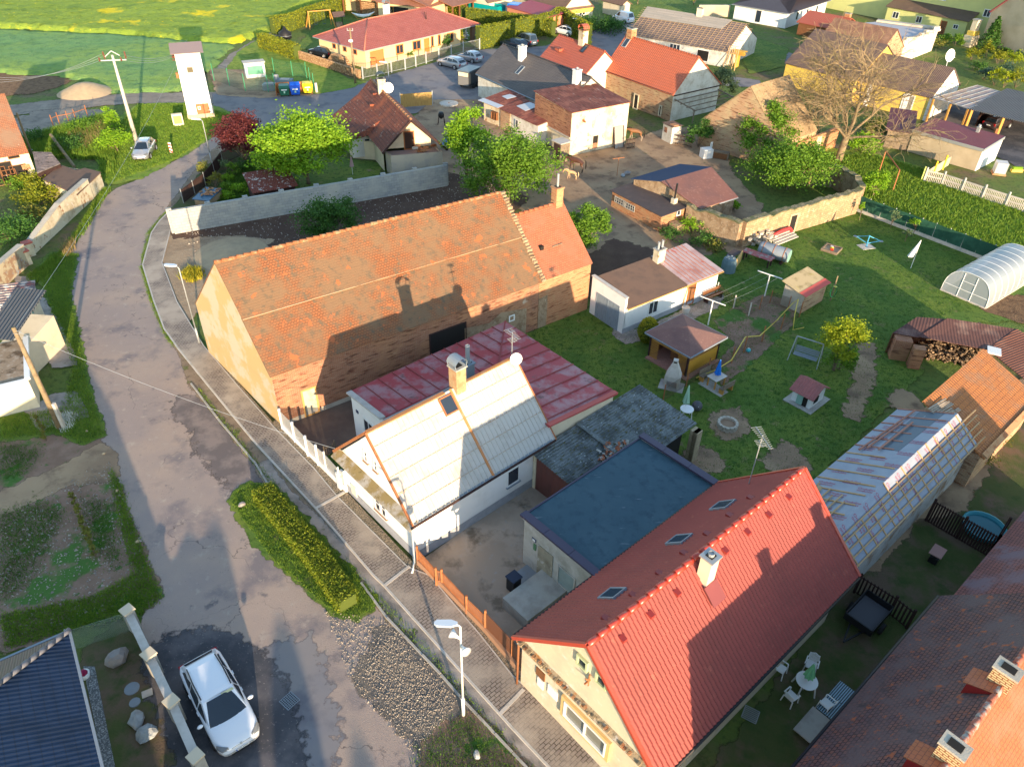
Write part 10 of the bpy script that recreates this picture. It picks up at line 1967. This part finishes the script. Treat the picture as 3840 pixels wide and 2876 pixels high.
r=T('rusty_cross_pole','thin rusty T pole in the horse yard','pole',z(2,0,905,1520)); F(r,'pole','rust',[('m',(0,0,0),(0,0,1.9),.05)]); F(r,'arm','rust',[('m',(-.6,-.1,1.85),(.6,.1,1.95),.05)])
r=T('cement_mixer','small dark cement mixer on the trodden yard','mixer',z(1,0,1600,1075)); F(r,'drum','black',[('l',[(.15,.7),(.36,.95),(.36,1.2),(.25,1.45),(0,1.4)],14)],True); F(r,'frame','wd',[('m',(s*.4,t*.35,0),(s*.3,0,.9),.06) for s in (-1,1) for t in (-1,1)])
r=T('well_cover','round pale concrete well cover by the cane gate','well cover',z(1,0,1665,905)); F(r,'disc','cp',[('l',[(1.15,0),(1.2,.2),(0,.22)],24)]); F(r,'lifting_ring','rust',[('b',(0,0,.2),.15,.15,.05)])
r=T('blue_tarp_heap','crumpled bright blue tarpaulin by the big loose tree','tarpaulin',z(1,0,1720,1235)); m=MB(); rnd=RR_(3); g_=[[V3((-1.5+.375*i,-1+.33*j,.15+rnd.random()*.5 if 0<i<8 and 0<j<6 else 0)) for j in range(7)] for i in range(9)]
for i in range(8):
 for j in range(6): m.face([g_[i][j],g_[i+1][j],g_[i+1][j+1],g_[i][j+1]])
x=m.build('sheet',mk('bright_blue_tarp',(.01,.10,.45),.4)); x.parent=r; F(r,'weight','brick',[('b',(0,0,.5),.3,.2,.12)])
r=T('wooden_swing_set','timber A frame swing set in the bungalow garden','play equipment',z(1,0,560,240),.5); F(r,'frame','wo',[('m',(s*2.2,t*1.2,0),(s*1.8,0,2.6),.14) for s in (-1,1) for t in (-1,1)]+[('m',(-2,0,2.6),(2,0,2.6),.14)]); F(r,'swing_seats','blue_felt',[('b',(-.7,0,.5),.5,.2,.04),('b',(.7,0,.5),.5,.2,.04)]+[('m',(a,0,.5),(a,0,2.6),.02) for a in (-.95,-.45,.45,.95)])
r=T('wishing_well','small roofed timber well in the bungalow garden','garden ornament',z(1,0,720,235),.4); F(r,'roof','tile_brown',[('f',[(-1,-.9,1.7),(1,-.9,1.7),(1,0,2.4),(-1,0,2.4)]),('f',[(1,.9,1.7),(-1,.9,1.7),(-1,0,2.4),(1,0,2.4)])]); F(r,'posts','wd',[('b',(-.6,0,0),.12,.12,2.2),('b',(.6,0,0),.12,.12,2.2)]); F(r,'well_ring','stone',[('l',[(.6,0),(.6,.7),(.45,.7),(.45,.5)],12)])
r=T('hammock','pale hammock on a curved stand behind the bungalow','hammock',z(1,0,930,170),.2); F(r,'cloth','pw',[('t',[(-2,0,1.1),(-1,0,.7),(0,0,.55),(1,0,.7),(2,0,1.2)],[.05,.22,.28,.22,.05],8)]); F(r,'stand','wo',[('t',[(-2.1,0,1.2),(-1,0,.1),(1,0,.1),(2.1,0,1.3)],.06,5)])
r=T('trampoline_cover','black covered round object beside the field hedge','trampoline' if 0 else 'garden furniture',z(1,0,255,330)); F(r,'cover','black',[('l',[(1.0,0),(1.05,.8),(.4,1.2),(0,1.9)],12)],True); F(r,'edge','zinc',[('l',[(1.07,.4),(1.08,.45)],12)])
r=T('garden_fountain','white tiered ornament on the bungalow terrace','garden ornament',z(1,0,1812,335)); F(r,'basin','pw',[('l',[(.3,0),(.15,.2),(.6,.5),(.1,.55),(.35,.9),(.08,.95),(.12,1.4),(0,1.45)],14)],True); F(r,'figure','pw',[('l',[(.1,1.4),(.06,1.7),(0,1.75)],8)])
r=T('ibc_tank','white caged water tank on orange pallet by the maroon garage','tank',k(3360,380,.3783,1010,720),-.3); F(r,'container',mk('milky_tank',(.55,.53,.52),.4),[('b',(0,0,.2),1.1,1.1,1.1)]); F(r,'cage','galv',[('b',(-.5+.2*i,-.57,.2),.02,.02,1.1) for i in range(6)]+[('m',(-.56,-.57,.3+.25*i),(.56,-.57,.3+.25*i),.02) for i in range(4)]); F(r,'pallet','bo',[('b',(0,0,0),1.3,1.2,.18)])
r=T('wire_ties','blue flower boxes and pots beyond the maroon garage','planter',k(3360,380,.3783,1190,700)) ; F(r,'boxes','hoseyellow',[('b',(0,0,0),1.2,.4,.3)]); F(r,'plants',LG['fresh'],[('b',(0,0,.3),1.0,.3,.25)])
r['label']='yellow plant trough with green plants beyond the maroon garage'; r.name='plant_trough'
for i in range(3): wire('thin white plank bundle' if 0 else 'washing line strand between the T posts',G(n_(600,690))+V3((-.5+.5*i,.4-.4*i,1.85)),G(z(2,1,1690,1150))+V3((-.5+.5*i,.4-.4*i,2.0)),.1,'washing line',.006,'washing_line','washing line strands')
# ---- horses
def horse(nm,lab,px,rz,sc,coat,points,mane,head=(1.18,1.0),cat='horse'):
 r=T(nm,lab,cat,px,rz,None,sc); hx,hz=head
 J=[(-.62,0,1.24,.26),(-.2,0,1.14,.29),(.28,0,1.15,.29),(.56,0,1.2,.22),(.80,0,1.28,.155),(.98,0,(1.3+hz+.18)/2,.12),(hx,0,hz+.22,.10),(hx+.12,0,hz+.02,.085),(hx+.2,0,hz-.18,.06),(hx+.22,0,hz-.28,.05)]
 E=[(i,i+1) for i in range(9)]
 def leg(par,pts):
  p=par
  for q in pts: J.append(q); E.append((p,len(J)-1)); p=len(J)-1
 for s,o in ((1,.06),(-1,-.08)):
  leg(3,[(.5,s*.15,.98,.13),(.5+o,s*.16,.66,.065),(.5+o*1.6,s*.16,.40,.05),(.5+o*1.8,s*.16,.12,.038),(.54+o*1.8,s*.16,.035,.052)])
  leg(0,[(-.6,s*.17,1.0,.18),(-.5-o,s*.17,.76,.11),(-.74-o,s*.17,.5,.058),(-.68-o,s*.17,.16,.042),(-.63-o,s*.17,.035,.054)])
 for s in (1,-1): J.append((hx-.04,s*.07,hz+.36,.022)); E.append((6,len(J)-1))
 me=bpy.data.meshes.new('body'); me.from_pydata([q[:3] for q in J],E,[]); o=bpy.data.objects.new('body',me); COL.objects.link(o); sk=o.modifiers.new('skin','SKIN'); sk.use_smooth_shade=True; sv=me.skin_vertices[0].data
 for i,q in enumerate(J): sv[i].radius=(q[3],q[3]*(.92)); sv[i].use_root=(i==0)
 ss=o.modifiers.new('sub','SUBSURF'); ss.levels=2; ss.render_levels=2; bpy.context.view_layer.update()
 me2=bpy.data.meshes.new_from_object(o.evaluated_get(bpy.context.evaluated_depsgraph_get())); bpy.data.objects.remove(o); o=bpy.data.objects.new('body',me2); COL.objects.link(o); o.parent=r
 s=NT('coat_'+nm+lab[:9]); sp=s.n('ShaderNodeSeparateXYZ',{'Vector':s.tc.outputs['Object']}); c_=s.mix(s.ramp(sp.outputs[2],.72,.45),coat,points); s.set(s.b.inputs['Base Color'],s.mix(s.math('MULTIPLY',s.ramp(s.noise(2.5),.4,.7),.4),c_,tuple(x*.6 for x in coat))); s.b.inputs['Roughness'].default_value=.5; me2.materials.clear(); me2.materials.append(s.m)
 F(r,'tail',mane,[('t',[(-.86,0,1.3),(-1.0,0,1.1),(-1.03,0,.75),(-.98,0,.42)],[.04,.07,.08,.03],7)],True); F(r,'mane',mane,[('t',[(.5,0,1.44),(.74,0,1.46),(.94,0,(1.3+hz+.3)/2+.13),(hx-.03,0,hz+.34)],[.05,.07,.06,.04],6)],True)
BM=mk('black_horsehair',(.015,.012,.01),.6)
horse('horse','dark bay horse standing side on beside the narrow outhouse',(2160,643),az((2180,647),(2139,638)),1.06,(.085,.035,.02),(.012,.01,.01),BM)
horse('pony','pale cream shaggy pony in front of the dark horse',(2144,672),az((2156,673),(2133,670)),.66,(.55,.33,.17),(.6,.4,.24),mk('cream_mane',(.6,.42,.26),.8),(1.25,1.15),'pony')
horse('horse','light brown horse with white socks half hidden behind the cream building',z(2,0,1060,1215),R_(170),1.0,(.22,.10,.04),(.4,.33,.26),BM)
